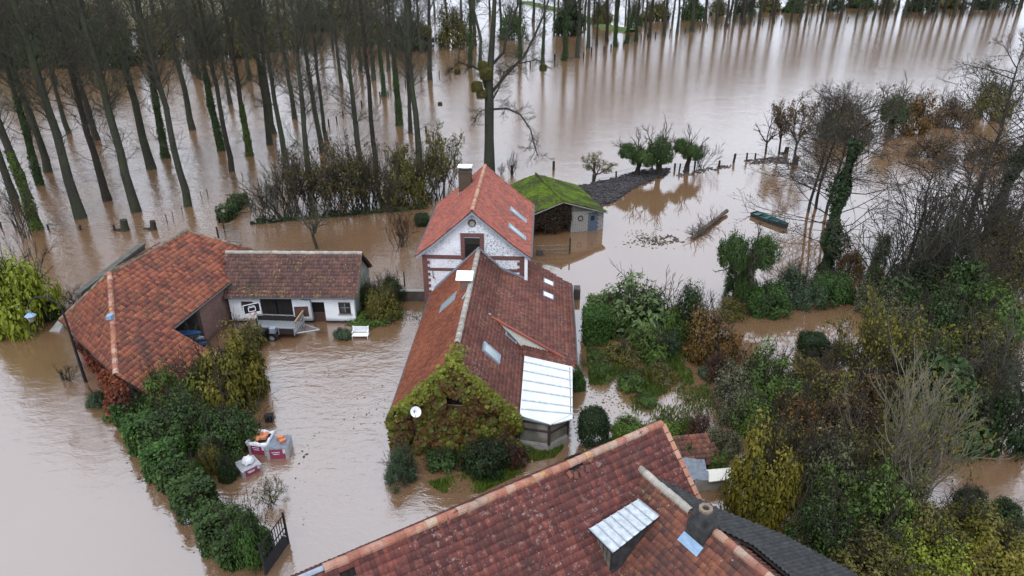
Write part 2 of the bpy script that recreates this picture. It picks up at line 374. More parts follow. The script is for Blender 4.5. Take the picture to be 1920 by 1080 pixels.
M['skylight_glass'] = NT('skylight_glass').col((.28, .33, .33)).set(.06, 1.0).m
M['skylight_white'] = plain('skylight_white_pane', (.78, .82, .84), .25, .8, var=.03)  # near-white glossy pane
M['dull_glass'] = plain('murky_glass', (.15, .145, .12), .15, .8, var=.45, scale=1.3)
M['asbestos'] = plain('dark_fibre_cement', (.042, .042, .042), .9, .15, var=.5, scale=3.5, bump=.2)
def moss_mat():
    t = NT('mossy_sheet'); n = t.math('ADD', t.math('MULTIPLY', t.noise(3.2, 6, .72), .55), t.math('MULTIPLY', t.noise(.55, 3, .6), .45)); f = t.noise(18, 4, .7)
    c = t.ramp(n, [(.36, (.045, .042, .034)), (.45, (.045, .052, .018)), (.52, (.070, .105, .014)), (.64, (.11, .165, .018))])
    c = t.mix(t.rng(f, .6, .75, 0, .5), c, (.17, .16, .12)); t.col(c).set(.95, .05); t.bump(t.math('ADD', n, t.math('MULTIPLY', f, .5)), 1.0, .08); return t.m
M['moss'] = moss_mat()
def bark_mat(name, a, b, moss=(.055, .065, .035), amt=.5):
    t = NT(name); pos = t.pos(); n = t.noise(5, 5, .7, vec=t.map(scale=(3, 3, .6), vec=pos)); c = t.ramp(n, [(.3, a), (.7, b)])
    g = t.noise(.5, 3, vec=pos); c = t.mix(t.rng(g, .45, .65, 0, amt), c, moss); t.col(c).set(.92, .1); t.bump(n, .6, .05); return t.m
M['bark'] = bark_mat('poplar_bark', (.020, .021, .016), (.070, .070, .053), amt=.65)
M['bark_dark'] = bark_mat('dark_bark', (.022, .019, .016), (.06, .052, .043), amt=.3)
M['twig'] = plain('grey_brown_twigs', (.062, .059, .044), .9, .1, var=.3, scale=1.0)
M['twig_red'] = plain('red_brown_twigs', (.050, .044, .037), .9, .1, var=.3, scale=1.0)
M['twig_dark'] = plain('dark_twigs', (.045, .038, .032), .9, .1, var=.3, scale=1.0)
M['twig_pale'] = plain('pale_twigs', (.17, .155, .115), .9, .1, var=.3, scale=1.0)
G = {}
G['ivy'] = leaf_mat('ivy_leaf', [(0, (.014, .030, .012)), (.45, (.028, .060, .020)), (.8, (.050, .10, .028)), (1, (.085, .14, .04))])
G['ivy_bright'] = leaf_mat('bright_ivy_leaf', [(0, (.026, .050, .012)), (.5, (.060, .105, .02)), (1, (.11, .17, .035))])
G['dark'] = leaf_mat('dark_evergreen_leaf', [(0, (.008, .018, .009)), (.5, (.018, .038, .016)), (.85, (.032, .062, .024)), (1, (.05, .085, .035))])
G['green'] = leaf_mat('green_leaf', [(0, (.022, .045, .014)), (.45, (.050, .095, .024)), (.8, (.085, .15, .035)), (1, (.15, .21, .06))])
G['laurel'] = leaf_mat('laurel_leaf', [(0, (.022, .048, .018)), (.45, (.055, .105, .035)), (.8, (.10, .17, .06)), (1, (.18, .24, .10))], rough=.4, spec=.4)
G['hedge'] = leaf_mat('hedge_leaf', [(0, (.014, .040, .012)), (.45, (.032, .082, .022)), (.8, (.055, .125, .032)), (1, (.09, .17, .05))])
G['teal'] = leaf_mat('blue_green_leaf', [(0, (.020, .040, .028)), (.5, (.045, .085, .055)), (1, (.09, .14, .095))])
G['olive'] = leaf_mat('olive_leaf', [(0, (.030, .033, .012)), (.4, (.070, .075, .022)), (.75, (.12, .12, .035)), (1, (.19, .18, .06))])
G['yellow'] = leaf_mat('yellowing_leaf', [(0, (.042, .048, .012)), (.4, (.090, .098, .018)), (.75, (.15, .145, .026)), (1, (.25, .22, .045))])
G['lime'] = leaf_mat('lime_leaf', [(0, (.06, .085, .012)), (.4, (.13, .18, .02)), (.75, (.20, .27, .035)), (1, (.28, .34, .06))])
G['autumn'] = leaf_mat('autumn_leaf', [(0, (.035, .028, .012)), (.3, (.065, .058, .018)), (.6, (.12, .075, .024)), (.85, (.15, .07, .025)), (1, (.18, .14, .05))])
G['russet'] = leaf_mat('russet_leaf', [(0, (.035, .027, .019)), (.5, (.080, .058, .040)), (1, (.14, .105, .07))])
G['red'] = leaf_mat('red_creeper_leaf', [(0, (.022, .012, .010)), (.35, (.075, .018, .014)), (.7, (.15, .045, .018)), (1, (.24, .10, .03))])
G['gable'] = leaf_mat('turning_creeper_leaf', [(0, (.018, .014, .007)), (.25, (.060, .034, .014)), (.42, (.10, .050, .018)), (.55, (.050, .066, .014)), (.75, (.090, .118, .018)), (1, (.19, .20, .03))], patch=.9, pw=.55)
G['silver'] = leaf_mat('grey_green_leaf', [(0, (.035, .045, .03)), (.5, (.085, .10, .070)), (1, (.17, .19, .14))])
G['plum'] = leaf_mat('plum_leaf', [(0, (.025, .014, .014)), (.5, (.06, .034, .032)), (1, (.10, .06, .05))])
G['grass'] = leaf_mat('grass_blade', [(0, (.030, .060, .012)), (.5, (.065, .13, .02)), (1, (.12, .20, .035))])
G['twiggy'] = leaf_mat('withered_leaf', [(0, (.030, .026, .018)), (.5, (.060, .055, .038)), (1, (.10, .092, .06))])
G['yellowgreen'] = leaf_mat('yellow_green_creeper_leaf', [(0, (.055, .060, .012)), (.4, (.10, .125, .018)), (.8, (.16, .185, .026)), (1, (.22, .18, .036))])
G['deadvine'] = leaf_mat('dead_vine', [(0, (.016, .012, .010)), (.5, (.034, .026, .022)), (1, (.06, .045, .036))])

# ------------------------------------------------------------------ the setting: ground, flood water, far fields
def water_mat():
    t = NT('flood_water'); pos = t.pos()
    n = t.noise(.035, 4, .6, vec=pos); n2 = t.noise(.35, 4, .65, vec=pos)
    c = t.ramp(t.math('ADD', t.math('MULTIPLY', n, .7), t.math('MULTIPLY', n2, .3)), [(.3, WATER_A), (.7, WATER_B)])
    t.col(c);  t.b.inputs['IOR'].default_value = WATER_IOR
    t.b.inputs['Specular Tint'].default_value = (1, 1, 1, 1)
    def blob(x, y, rad, soft=.6):
        d = t.new('ShaderNodeVectorMath', operation='DISTANCE'); t.l.new(pos, d.inputs[0]); d.inputs[1].default_value = (x, y, 0)
        return t.rng(d.outputs['Value'], rad * (1 - soft), rad, 1, 0)
    calm = t.math('MAXIMUM', blob(17, 58, 26, .45), blob(22, 40, 12))
    calm = t.math('MAXIMUM', calm, blob(-22, 20, 9, .7))
    rough = t.math('MAXIMUM', blob(-38, 85, 48, .6), blob(-9, 33, 12, .5))
    amp = t.math('ADD', t.math('MULTIPLY', t.math('SUBTRACT', 1.0, calm), .75), .05)
    amp = t.math('ADD', amp, t.math('MULTIPLY', rough, 1.1))
    t.l.new(t.rng(calm, 0, 1, .10, .035), t.b.inputs['Roughness'])
    w1 = t.noise(1.1, 3, .6, vec=t.map(scale=(1, 1.8, 1), vec=pos), dist=.6)
    w2 = t.noise(4.5, 3, .6, vec=t.map(scale=(1, 1.5, 1), rot=(0, 0, .5), vec=pos))
    w3 = t.noise(.22, 2, .5, vec=pos, dist=.8)
    h = t.math('ADD', t.math('ADD', t.math('MULTIPLY', w1, .55), t.math('MULTIPLY', w2, .14)), t.math('MULTIPLY', w3, .9))
    b = t.new('ShaderNodeBump'); b.inputs['Distance'].default_value = .085
    t.l.new(h, b.inputs['Height']); t.l.new(t.math('MULTIPLY', amp, WATER_BUMP), b.inputs['Strength']); t.l.new(b.outputs[0], t.b.inputs['Normal'])
    return t.m
WATER_A, WATER_B, WATER_IOR, WATER_BUMP = (.142, .079, .041), (.175, .101, .055), 2.85, .6
def sheet(name, pts, z, mat, label, kind='structure', parent=None):
    o = MB().add([(x, y, z) for x, y in pts], [tuple(range(len(pts)))]).build(name, mat, parent); return tag(o, label, kind=kind)
sheet('ground', [(-2500, -300), (2500, -300), (2500, 3500), (-2500, 3500)], -1.2, plain('river_silt', (.13, .09, .055), .95, .1), 'silty ground lying under the flood water')
water = sheet('flood_water', [(-2400, -200), (2400, -200), (2400, 3400), (-2400, 3400)], 0.0, water_mat(), 'brown flood water covering the fields and the yard')
def field_mat(name, a, b):
    t = NT(name); n = t.noise(.08, 5, .6, vec=t.pos()); t.col(t.ramp(n, [(.3, a), (.7, b)])).set(.95, .05); return t.m
M['far_grass'] = field_mat('far_grass', (.06, .085, .03), (.10, .14, .045))
M['far_stubble'] = field_mat('far_stubble', (.11, .10, .055), (.16, .15, .09))
M['soil'] = field_mat('garden_soil', (.05, .042, .024), (.085, .075, .04))
sheet('far_field', [(-420, 262), (-150, 245), (-62, 262), (-70, 700), (-600, 700)], .5, M['far_stubble'], 'pale field beyond the poplar grove', 'structure')
def ribbon(name, pts, w, z, mat, label):
    mb = MB(); P = np.array(pts, float); V = []
    for i, p in enumerate(P):
        d = P[min(i + 1, len(P) - 1)] - P[max(i - 1, 0)]; d /= np.linalg.norm(d); nn = np.array([-d[1], d[0]])
        V += [(*(p + nn * w), -.4), (*(p + nn * w * .5), z), (*(p - nn * w * .5), z), (*(p - nn * w), -.4)]
    F = [(4 * i + k, 4 * i + 4 + k, 4 * i + 5 + k, 4 * i + 1 + k) for i in range(len(P) - 1) for k in range(3)]
    return tag(mb.add(V, F).build(name, mat), label, kind='structure')
ribbon('river_bank', [at(985, 5)[:2], at(1050, 20)[:2], at(1085, 30)[:2], at(1140, 52)[:2], at(1185, 60)[:2]], 4, .7, M['far_grass'], 'green grass bank crossing the flood far behind the lone tree')

# ------------------------------------------------------------------ building helpers
def gable_walls(fr, r0, r1, a0, a1, ze, zr, mat, parent, name='wall', rr=None):
    rr = (r0 + r1) / 2 if rr is None else rr
    prof = [(r0, -.6), (r1, -.6), (r1, ze), (rr, zr), (r0, ze)]
    f = [fr.P(r, a0, z) for r, z in prof]; b = [fr.P(r, a1, z) for r, z in prof]; k = 5
    mb = MB().add(f + b, [tuple(range(k)), tuple(range(2 * k - 1, k - 1, -1))] + [(i, k + i, k + (i + 1) % k, (i + 1) % k) for i in (0, 1, 4)])
    return mb.build(name, mat, parent)
def roof(pl, poly, w, l, kind, mat, parent, sag=None, name='roof_slope', split=0, deck_mat=None, key=None, thick=.1, sink=.02, gaps=()):
    d = deck(pl, poly, deck_mat or M['deck'], parent, name=name, thick=thick, sink=sink)
    cells = tile_cells(pl, poly, w, l)
    for gx, gy, gw, gh in gaps: cells = cells[~((np.abs(cells[:, 0] + w / 2 - gx) < gw) & (np.abs(cells[:, 1] + l / 2 - gy) < gh))]
    if split:
        order = np.argsort([key(pl.pt(c[0] + w / 2, c[1] + l / 2)) for c in cells]); near, rest = cells[order[:split]], cells[order[split:]]
        me = tile_mesh('roof_tile', pl, near[:1] * 0, w, l, kind, None, tilt=0)          # one tile at the plane's corner, shared
        me.materials.append(mat)
        offp = np.zeros(3); p = d.parent
        while p is not None: offp += np.array(p.location); p = p.parent
        base = pl.pt(0, 0)
        for c in near:
            o = bpy.data.objects.new('roof_tile', me); col.objects.link(o); o.parent = d
            q = pl.pt(c[0], c[1], random.gauss(0, .004) + (float(sag(c[0], c[1])) if sag else 0)) - base
            o.location = tuple(q)
    else: rest = cells
    o = link('roof_tiles', tile_mesh('roof_tiles', pl, rest, w, l, kind, sag), mat, d if False else parent)
    o['kind'] = 'stuff'; return d
def waves(amp, k=1.3, seed=0):
    r = np.random.default_rng(seed); ph = r.uniform(0, 6, 6); fx = r.uniform(.3, 1.0, 3) * k; fy = r.uniform(.3, 1.2, 3) * k
    return lambda x, y: amp * sum(np.sin(fx[i] * x + ph[i]) * np.cos(fy[i] * y + ph[i + 3]) for i in range(3)) / 2
def roof_window(pl, c4, parent, name='skylight', glass='skylight_glass', label=None, lift=.07, frame='zinc'):
    """c4: four (x, y) corners on the plane; frame ring with a pane set in it and an apron below"""
    c = np.array(c4); ctr = c.mean(0)
    out = [pl.pt(*p, lift + .05) for p in c]; inn = [pl.pt(*(ctr + (p - ctr) * .80), lift + .05) for p in c]; lo = [pl.pt(*(ctr + (p - ctr) * 1.03), -.02) for p in c]
    f = MB().add(out + inn + lo, [(i, (i + 1) % 4, 4 + (i + 1) % 4, 4 + i) for i in range(4)] + [(8 + i, 8 + (i + 1) % 4, (i + 1) % 4, i) for i in range(4)]).build(name, M[frame], parent)
    if label: f['label'] = label
    MB().slab([pl.pt(*(ctr + (p - ctr) * .82), lift + .035) for p in c], .02, pl.n).build('pane', M[glass], f)
    return f
def px_quad(pl, pts): return [pl.hit(*p) for p in pts]
def wall_seg(p0, p1, z0, z1, th, mat, parent, name='wall'):
    p0, p1 = np.asarray(p0, float), np.asarray(p1, float); d = p1 - p0; d /= np.linalg.norm(d); n = np.array([-d[1], d[0]]) * th / 2
    q = [p0 - n, p1 - n, p1 + n, p0 + n]
    return MB().hexa([(*p, z0) for p in q], [(*p, z1) for p in q]).build(name, mat, parent)
def vbox(fr, r0, r1, a0, a1, z0, z1): return [fr.P(r0, a0, z0), fr.P(r1, a0, z0), fr.P(r1, a1, z0), fr.P(r0, a1, z0)], [fr.P(r0, a0, z1), fr.P(r1, a0, z1), fr.P(r1, a1, z1), fr.P(r0, a1, z1)]
def fbox(fr, r0, r1, a0, a1, z0, z1, name, mat, parent): return MB().hexa(*vbox(fr, r0, r1, a0, a1, z0, z1)).build(name, mat, parent)

# ------------------------------------------------------------------ tall whitewashed house
T = Frame(-2.82, 45.28, .047)
tall = empty('tall_house', T.P(0, 5, 0), 'tall whitewashed brick house with steep red tiled roof behind the creeper-covered house', 'house')
gable_walls(T, -3.78, 3.72, .38, 10.9, 4.98, 8.22, M['white_brick'], tall)
zr, ze, wr, L = 8.53, 5.06, 4.17, 11.36
for sgn in (-1, 1):
    mid = (sgn * 3.0, 5.93)
    A = Plane(T.P(*((mid[0], 0, mid[1]))), T.P(mid[0], L, mid[1]), T.P(0, 0, zr))
    pa = [A.uv(T.P(mid[0], 0, mid[1])), A.uv(T.P(mid[0], L, mid[1])), A.uv(T.P(0, L, zr)), A.uv(T.P(0, 0, zr))]
    roof(A, pa, .20, .25, 'flat', M['red_tile'], tall, sag=waves(.012, seed=1))
    B = Plane(T.P(sgn * wr, 0, ze), T.P(sgn * wr, L, ze), T.P(mid[0], 0, mid[1]))
    pb = [B.uv(T.P(sgn * wr, 0, ze)), B.uv(T.P(sgn * wr, L, ze)), B.uv(T.P(mid[0], L, mid[1])), B.uv(T.P(mid[0], 0, mid[1]))]
    roof(B, pb, .20, .25, 'flat', M['red_tile'], tall, sag=waves(.012, seed=2), name='eave_slope')
    if sgn > 0: TR, TRb = A, B
    else: TL = A
    # verge boards at the front and a gutter along the eave
    pts = [T.P(0, -.03, zr - .06), T.P(mid[0], -.03, mid[1] - .06), T.P(sgn * wr, -.03, ze - .06)]
    mb = MB()
    for p, q in zip(pts[:-1], pts[1:]):
        p, q = np.array(p), np.array(q); mb.hexa([p, q, q + T.a * .04, p + T.a * .04], [p - (0, 0, .2), q - (0, 0, .2), q - (0, 0, .2) + T.a * .04, p - (0, 0, .2) + T.a * .04])
    mb.build('verge_board', M['zinc'], tall)
    for a0 in (-.06, L - .12):
        n = 22
        for i in range(n):     # clay verge tiles up both edges
            f0, f1 = i / n, (i + 1) / n
            def edge(f): return (sgn * wr * (1 - f / .28) + mid[0] * f / .28, ze + (mid[1] - ze) * f / .28) if f < .28 else (mid[0] * (1 - (f - .28) / .72), mid[1] + (zr - mid[1]) * (f - .28) / .72)
            (ra, za), (rb, zb) = edge(f0), edge(f1)
            mb = MB().hexa([T.P(ra, a0, za + .02), T.P(rb, a0, zb), T.P(rb, a0 + .2, zb), T.P(ra, a0 + .2, za + .02)], [T.P(ra, a0, za + .10), T.P(rb, a0, zb + .07), T.P(rb, a0 + .2, zb + .07), T.P(ra, a0 + .2, za + .10)])
            mb.build('verge_tile', M['red_tile'], tall)
    MB().cyl(T.P(sgn * (wr + .06), -.02, ze - .02), T.P(sgn * (wr + .06), L, ze - .02), .075, n=8).build('gutter', M['gutter'], tall)
ridge_tiles(T.P(0, -.05, zr + .03), T.P(0, L, zr + .03), .15, .36, M['ridge_red'], tall)
MB().tube([T.P(3.86, .30, ze - .1), T.P(3.86, .30, 2.9)], .07).build('downpipe', M['white_paint'], tall)
fbox(T, 3.725, 3.95, .18, .42, 2.9, 4.95, 'corner_board', M['white_paint'], tall)
for q in ([(958, 388), (986, 413), (982, 419), (957, 397)], [(956, 418), (983, 445), (981, 455), (955, 427)]):
    x, y = np.mean([TR.hit(*p) for p in q], axis=0)
    f = roof_window(TR, [(x - .42, y - .85), (x + .42, y - .85), (x + .42, y + .85), (x - .42, y + .85)], tall)
# brick bands, quoins, loft door surround
fa0, fa1 = .33, .40
for z0, z1, r0, r1 in ((4.68, 4.98, -3.78, -.74), (4.68, 4.98, .62, 3.72), (3.72, 3.94, -3.4, 3.35), (1.55, 1.75, -3.4, 3.35)):
    fbox(T, r0, r1, fa0 + .01, fa1, z0, z1, 'brick_band', M['red_brick'], tall)
for sgn, rc in ((-1, -3.78), (1, 3.72)):
    mb = MB()
    for i in range(22):
        z0 = -.3 + i * .24; wd = .52 if i % 2 else .34
        if z0 > 4.6: break
        a, b = (rc, rc + wd) if sgn < 0 else (rc - wd, rc)
        mb.hexa(*vbox(T, a - .012, b + .012, fa0, fa1 + .1, z0, z0 + .2399))
    mb.build('quoin', M['red_brick'], tall)
def door_surround(z0, z1, r0, r1, w, mat):
    fbox(T, r0 - w, r0, fa0 - .02, fa1, z0, z1, 'jamb', mat, tall); fbox(T, r1, r1 + w, fa0 - .02, fa1, z0, z1, 'jamb', mat, tall)
    fbox(T, r0 - w, r1 + w, fa0 - .024, fa1, z1, z1 + .28, 'lintel', mat, tall)
door_surround(4.62, 6.45, -.62, .48, .3, M['red_brick'])
ld = fbox(T, -.62, .48, .355, .42, 4.3, 6.45, 'loft_door', M['dark_wood'], tall); ld['label'] = 'dark open loft door in the gable'
fbox(T, -.55, .42, .335, .352, 4.45, 5.9, 'door_leaf', M['dark_inside'], ld)  # near-black sheet painted as the unlit inside of the loft
fbox(T, -.62, .48, .30, .36, 4.55, 4.62, 'sill', M['galv'], ld)
fbox(T, -.64, .50, .31, .36, 6.38, 6.449, 'head_trim', M['galv'], ld)
fbox(T, -.70, .56, .27, .40, 4.20, 4.36, 'sill', M['dark_concrete'], tall)
mb = MB().cyl(T.P(-.05, .40, 7.52), T.P(-.05, .30, 7.52), .30, n=8); rv = mb.build('round_vent', M['dark_concrete'], tall)
MB().cyl(T.P(-.05, .32, 7.48), T.P(-.05, .29, 7.48), .2, n=8).build('vent_infill', M['block'], rv)
for r, z in ((-3.05, 3.45), (3.2, 3.2)):      # iron wall ties
    MB().tube([T.P(r, .31, z - .32), T.P(r, .31, z + .28)], .028).tube([T.P(r, .31, z - .2), T.P(r + .16, .31, z - .42)], .024).build('wall_tie', M['black'], tall)
def dish(c, n, rad, parent_label):
    n = np.asarray(n, float); n /= np.linalg.norm(n); a = np.cross(n, [0, 0, 1.0]); a /= np.linalg.norm(a); b = np.cross(n, a)
    V = [np.asarray(c) - n * .10]; F = []
    K = 20
    for j, (q, d) in enumerate(((.5, -.075), (1.0, 0.0))):
        for i in range(K):
            t = 2 * math.pi * i / K; V.append(np.asarray(c) + (a * math.cos(t) + b * math.sin(t)) * rad * q + n * d)
    F += [(0, 1 + i, 1 + (i + 1) % K) for i in range(K)] + [(1 + i, 1 + K + i, 1 + K + (i + 1) % K, 1 + (i + 1) % K) for i in range(K)]
    root = empty('satellite_dish', c, parent_label, 'satellite dish', 'white satellite dishes on the houses')
    MB().add(V, F).build('reflector', M['white_paint'], root, smooth=True)
    tip = np.asarray(c) + n * rad * .95 - b * rad * .3
    arm = MB().tube([np.asarray(c) - b * rad * .95 * np.sign(b[2]) * 1.0, tip], .016).build('arm', M['galv'], root)
    MB().box(tip, (.09, .09, .12)).build('receiver', M['galv'], arm)
    MB().tube([np.asarray(c) - n * .08, np.asarray(c) - n * .34], .03).build('bracket', M['galv'], root)
dish(T.P(1.55, .03, 3.30), (-.1, -1, .35), .40, 'white satellite dish on the whitewashed gable')
# chimney on the back of the left slope
cx, cy = TL.hit(873, 352); cb = TL.pt(cx, cy); ch = empty('chimney', cb); ch.parent = tall; ch.location = tuple(np.array(cb) - np.array(tall.location)); 
zt = zat(319, cb[1]); tall_ch = []
def cbox(p, w, d, z0, z1, name, mat, parent): return MB().box((p[0], p[1], (z0 + z1) / 2), (w, d, z1 - z0), -T.az).build(name, mat, parent)
cbox(cb, 1.05, .75, cb[2] - .8, zt - .12, 'stack', M['dark_brick'], ch); cbox(cb, 1.15, .85, zt - .12, zt, 'crown', M['dark_concrete'], ch)
for s1 in (-1, 1):
    for s2 in (-1, 1): cbox(cb + T.r * s1 * .42 + T.a * s2 * .28, .1, .1, zt, zt + .3, 'cap_leg', M['dark_concrete'], ch)
cbox(cb, 1.15, .85, zt + .30, zt + .38, 'cap', M['white_paint'], ch)
MB().slab([TL.pt(cx - .55, cy - .75, .06), TL.pt(cx + .55, cy - .75, .06), TL.pt(cx + .55, cy - .38, .06), TL.pt(cx - .55, cy - .38, .06)], .03, TL.n).build('flashing', M['zinc'], ch)

# ------------------------------------------------------------------ creeper-covered house
Lh = Frame(-3.13, 30.36, .047)
low = empty('creeper_house', Lh.P(0, 7, 0), 'long brown-tiled house with its gable end covered in creeper', 'house')
gable_walls(Lh, -3.3, 3.3, .12, 15.25, 1.85, 5.2, M['barn_brick'], low)
Wl, zE, zR = 3.64, 1.9, 5.5
LL = Plane(Lh.P(-Wl, -.1, zE), Lh.P(-Wl, 15.2, zE), Lh.P(0, 0, zR)); LR = Plane(Lh.P(Wl, -.1, zE), Lh.P(Wl, 15.2, zE), Lh.P(0, 0, zR))
roof(LL, [LL.uv(Lh.P(-Wl, -.1, zE)), LL.uv(Lh.P(-Wl, 15.25, zE)), LL.uv(Lh.P(0, 15.25, zR)), LL.uv(Lh.P(0, -.1, zR))], .19, .24, 'pan', M['rust_tile'], low, sag=waves(.03, .8, 3))
k = (zR - zE) / Wl; rz_ = lambda r: zR - k * r
roof(LR, [LR.uv(Lh.P(Wl, -.1, zE)), LR.uv(Lh.P(Wl, 7.3, zE)), LR.uv(Lh.P(1.5, 7.9, rz_(1.5))), LR.uv(Lh.P(1.5, 15.25, rz_(1.5))), LR.uv(Lh.P(0, 15.25, zR)), LR.uv(Lh.P(0, -.1, zR))], .20, .27, 'pan', M['brown_tile'], low, sag=waves(.03, .8, 4))
ridge_tiles(Lh.P(0, 2.0, zR + .04), Lh.P(0, 14.9, zR + .04), .17, .38, M['ridge_pale'], low)
# shallower roof running back beside the tall house
k2 = (rz_(1.55) - 1.55) / (6.85 - 1.55); LT = Plane(Lh.P(6.85, 6.4, 1.55), Lh.P(6.85, 17.8, 1.55), Lh.P(1.55, 7.8, rz_(1.55)))
z3 = lambda r: 1.55 + (6.85 - r) * k2
lt_poly = [LT.uv(Lh.P(6.85, 6.4, 1.55)), LT.uv(Lh.P(6.9, 17.8, 1.53)), LT.uv(Lh.P(3.42, 19.0, z3(3.42))), LT.uv(Lh.P(3.38, 15.2, z3(3.38))), LT.uv(Lh.P(1.5, 15.2, z3(1.5))), LT.uv(Lh.P(1.5, 7.8, z3(1.5)))]
roof(LT, lt_poly, .20, .27, 'pan', M['brown_tile'], low, sag=waves(.025, .8, 5), name='side_roof_slope')
MB().add([Lh.P(6.5, 6.7, -.6), Lh.P(6.5, 17.6, -.6), Lh.P(6.5, 17.6, 1.55), Lh.P(6.5, 6.7, 1.55)], [(0, 1, 2, 3)]).add([Lh.P(6.5, 17.6, -.6), Lh.P(3.4, 18.6, -.6), Lh.P(3.4, 18.6, 3.0), Lh.P(6.5, 17.6, 1.55)], [(0, 1, 2, 3)]).build('side_wall', M['barn_brick'], low)
MB().cyl(Lh.P(6.95, 6.3, 1.5), Lh.P(7.0, 17.8, 1.48), .07).build('gutter', M['gutter'], low)
MB().cyl(Lh.P(-Wl - .05, -.1, zE - .03), Lh.P(-Wl - .05, 15.0, zE - .03), .07).build('gutter', M['gutter'], low)
# cheek under its front edge, clad in pale boards, with a dark verge above
ck = [(1.62, 7.72), (3.64, 7.2), (5.2, 6.86), (6.6, 6.52)]
n = 9; chk = MB()
cheek = MB().add([Lh.P(1.62, 7.75, z3(1.62) - .05), Lh.P(6.7, 6.55, z3(6.7) - .05), Lh.P(6.6, 6.5, 1.3), Lh.P(3.7, 7.25, 1.62), Lh.P(3.3, 7.35, rz_(3.3) - .1)], [(0, 1, 2, 3, 4)]).build('cheek_wall', M['cream'], low)
for i in range(1, 10):
    f = i / 10; r = 1.9 + f * 4.5; a = 7.75 - (r - 1.62) * .236 - .03
    zb = max(rz_(r) - .02, 1.45 + (6.7 - r) * .06) if r < 3.5 else 1.62 - (r - 3.5) * .09
    MB().hexa(*[[Lh.P(r + dr, a + da, z) for dr, da in ((0, 0), (.03, 0), (.03, .03), (0, .03))] for z in (zb, z3(r) - .07)]).build('cladding_batten', M['cream'], cheek)
MB().hexa([Lh.P(1.4, 7.72, z3(1.4) - .06), Lh.P(6.95, 6.26, z3(6.95) - .06), Lh.P(6.95, 6.36, z3(6.95) - .06), Lh.P(1.4, 7.84, z3(1.4) - .06)], [Lh.P(1.4, 7.72, z3(1.4) + .10), Lh.P(6.95, 6.26, z3(6.95) + .10), Lh.P(6.95, 6.36, z3(6.95) + .10), Lh.P(1.4, 7.84, z3(1.4) + .10)]).build('verge', M['red_tile'], low)
MB().cyl(Lh.P(1.3, 7.74, z3(1.3) - .05), Lh.P(1.3, 7.74, z3(1.3) + .22), .16, .12, n=10).build('roof_vent', M['zinc'], low)
SR = Plane(Lh.P(3.67, 6.45, 1.98), Lh.P(6.75, 5.80, 1.62), Lh.P(4.0, 7.3, 2.28))
roof(SR, [SR.uv(Lh.P(3.5, 6.48, 2.0)), SR.uv(Lh.P(6.85, 5.78, 1.6)), SR.uv(Lh.P(6.85, 6.6, 1.9)), SR.uv(Lh.P(3.5, 7.4, 2.33))], .2, .27, 'pan', M['brown_tile'], low, name='porch_roof_slope')
MB().cyl(Lh.P(3.6, 6.38, 1.98), Lh.P(6.9, 5.68, 1.58), .06).build('gutter', M['zinc'], low)
for pl, q, g in ((LR, [(905, 641), (938, 661), (934, 686), (904, 662)], 'skylight_glass'), (LR, [(945, 618), (970, 638), (968, 648), (944, 630)], 'glass'),
              (LR, [(953, 568), (983, 582), (982, 590), (951, 577)], 'skylight_white'), (LT, [(1017, 518), (1038, 529), (1038, 543), (1017, 533)], 'skylight_white'), (LT, [(1016, 542), (1038, 555), (1038, 568), (1016, 557)], 'skylight_white')):
    x, y = np.mean([pl.hit(*p) for p in q], axis=0)
    w, h = {'skylight_glass': (.72, 1.0), 'glass': (.4, .75), 'skylight_white': (.5, .78)}[g]
    if pl is LT: w, h = .55, .62
    roof_window(pl, [(x - w / 1.5, y - h / 1.5), (x + w / 1.5, y - h / 1.5), (x + w / 1.5, y + h / 1.5), (x - w / 1.5, y + h / 1.5)], low, glass=g)
x, y = LL.hit(842, 568); roof_window(LL, [(x - .6, y - .75), (x + .6, y - .75), (x + .6, y + .75), (x - .6, y + .75)], low, glass='skylight_glass')
x, y = LL.hit(872, 541)      # little capped flue near the ridge
fp = LL.pt(x, y); fl = MB().box(fp + (0, 0, .25), (.55, .55, .9), -Lh.az).build('flue', M['barn_brick'], low)
MB().slab([fp + Lh.r * sx * .55 + Lh.a * sy * .45 + np.array([0, 0, .95 + sy * .14]) for sx, sy in ((-1, -1), (1, -1), (1, 1), (-1, 1))], .03, (0, 0, 1)).build('flue_cap', M['white_paint'], fl)
for sx in (-1, 1): MB().tube([fp + Lh.r * sx * .22 + (0, 0, .65), fp + Lh.r * sx * .22 + (0, 0, .93)], .03).build('cap_leg', M['galv'], fl)
MB().tube([LL.pt(*LL.hit(885, 540), .09), LL.pt(*LL.hit(869, 563), .09)], .08, 6).build('flashing', M['zinc'], low)
for sgn, (r0, r1) in ((-1, (-3.4, 0)), (1, (0, 3.2))):      # stepped lead where the roof meets the tall gable
    p, q = (Lh.P(r0, 15.18, zR - k * abs(r0)), Lh.P(0, 15.18, zR)) if sgn < 0 else (Lh.P(0, 15.18, zR), Lh.P(1.5, 15.18, rz_(1.5)))
    MB().hexa([p, q, q + Lh.a * .06, p + Lh.a * .06], [p + (0, 0, .24), q + (0, 0, .24), q + Lh.a * .06 + (0, 0, .24), p + Lh.a * .06 + (0, 0, .24)]).build('flashing', M['zinc'], low)
p, q = Lh.P(1.5, 15.18, z3(1.5)), Lh.P(3.4, 15.18, z3(3.4)); MB().hexa([p, q, q + Lh.a * .06, p + Lh.a * .06], [p + (0, 0, .2), q + (0, 0, .2), q + Lh.a * .06 + (0, 0, .2), p + Lh.a * .06 + (0, 0, .2)]).build('flashing', M['zinc'], low)
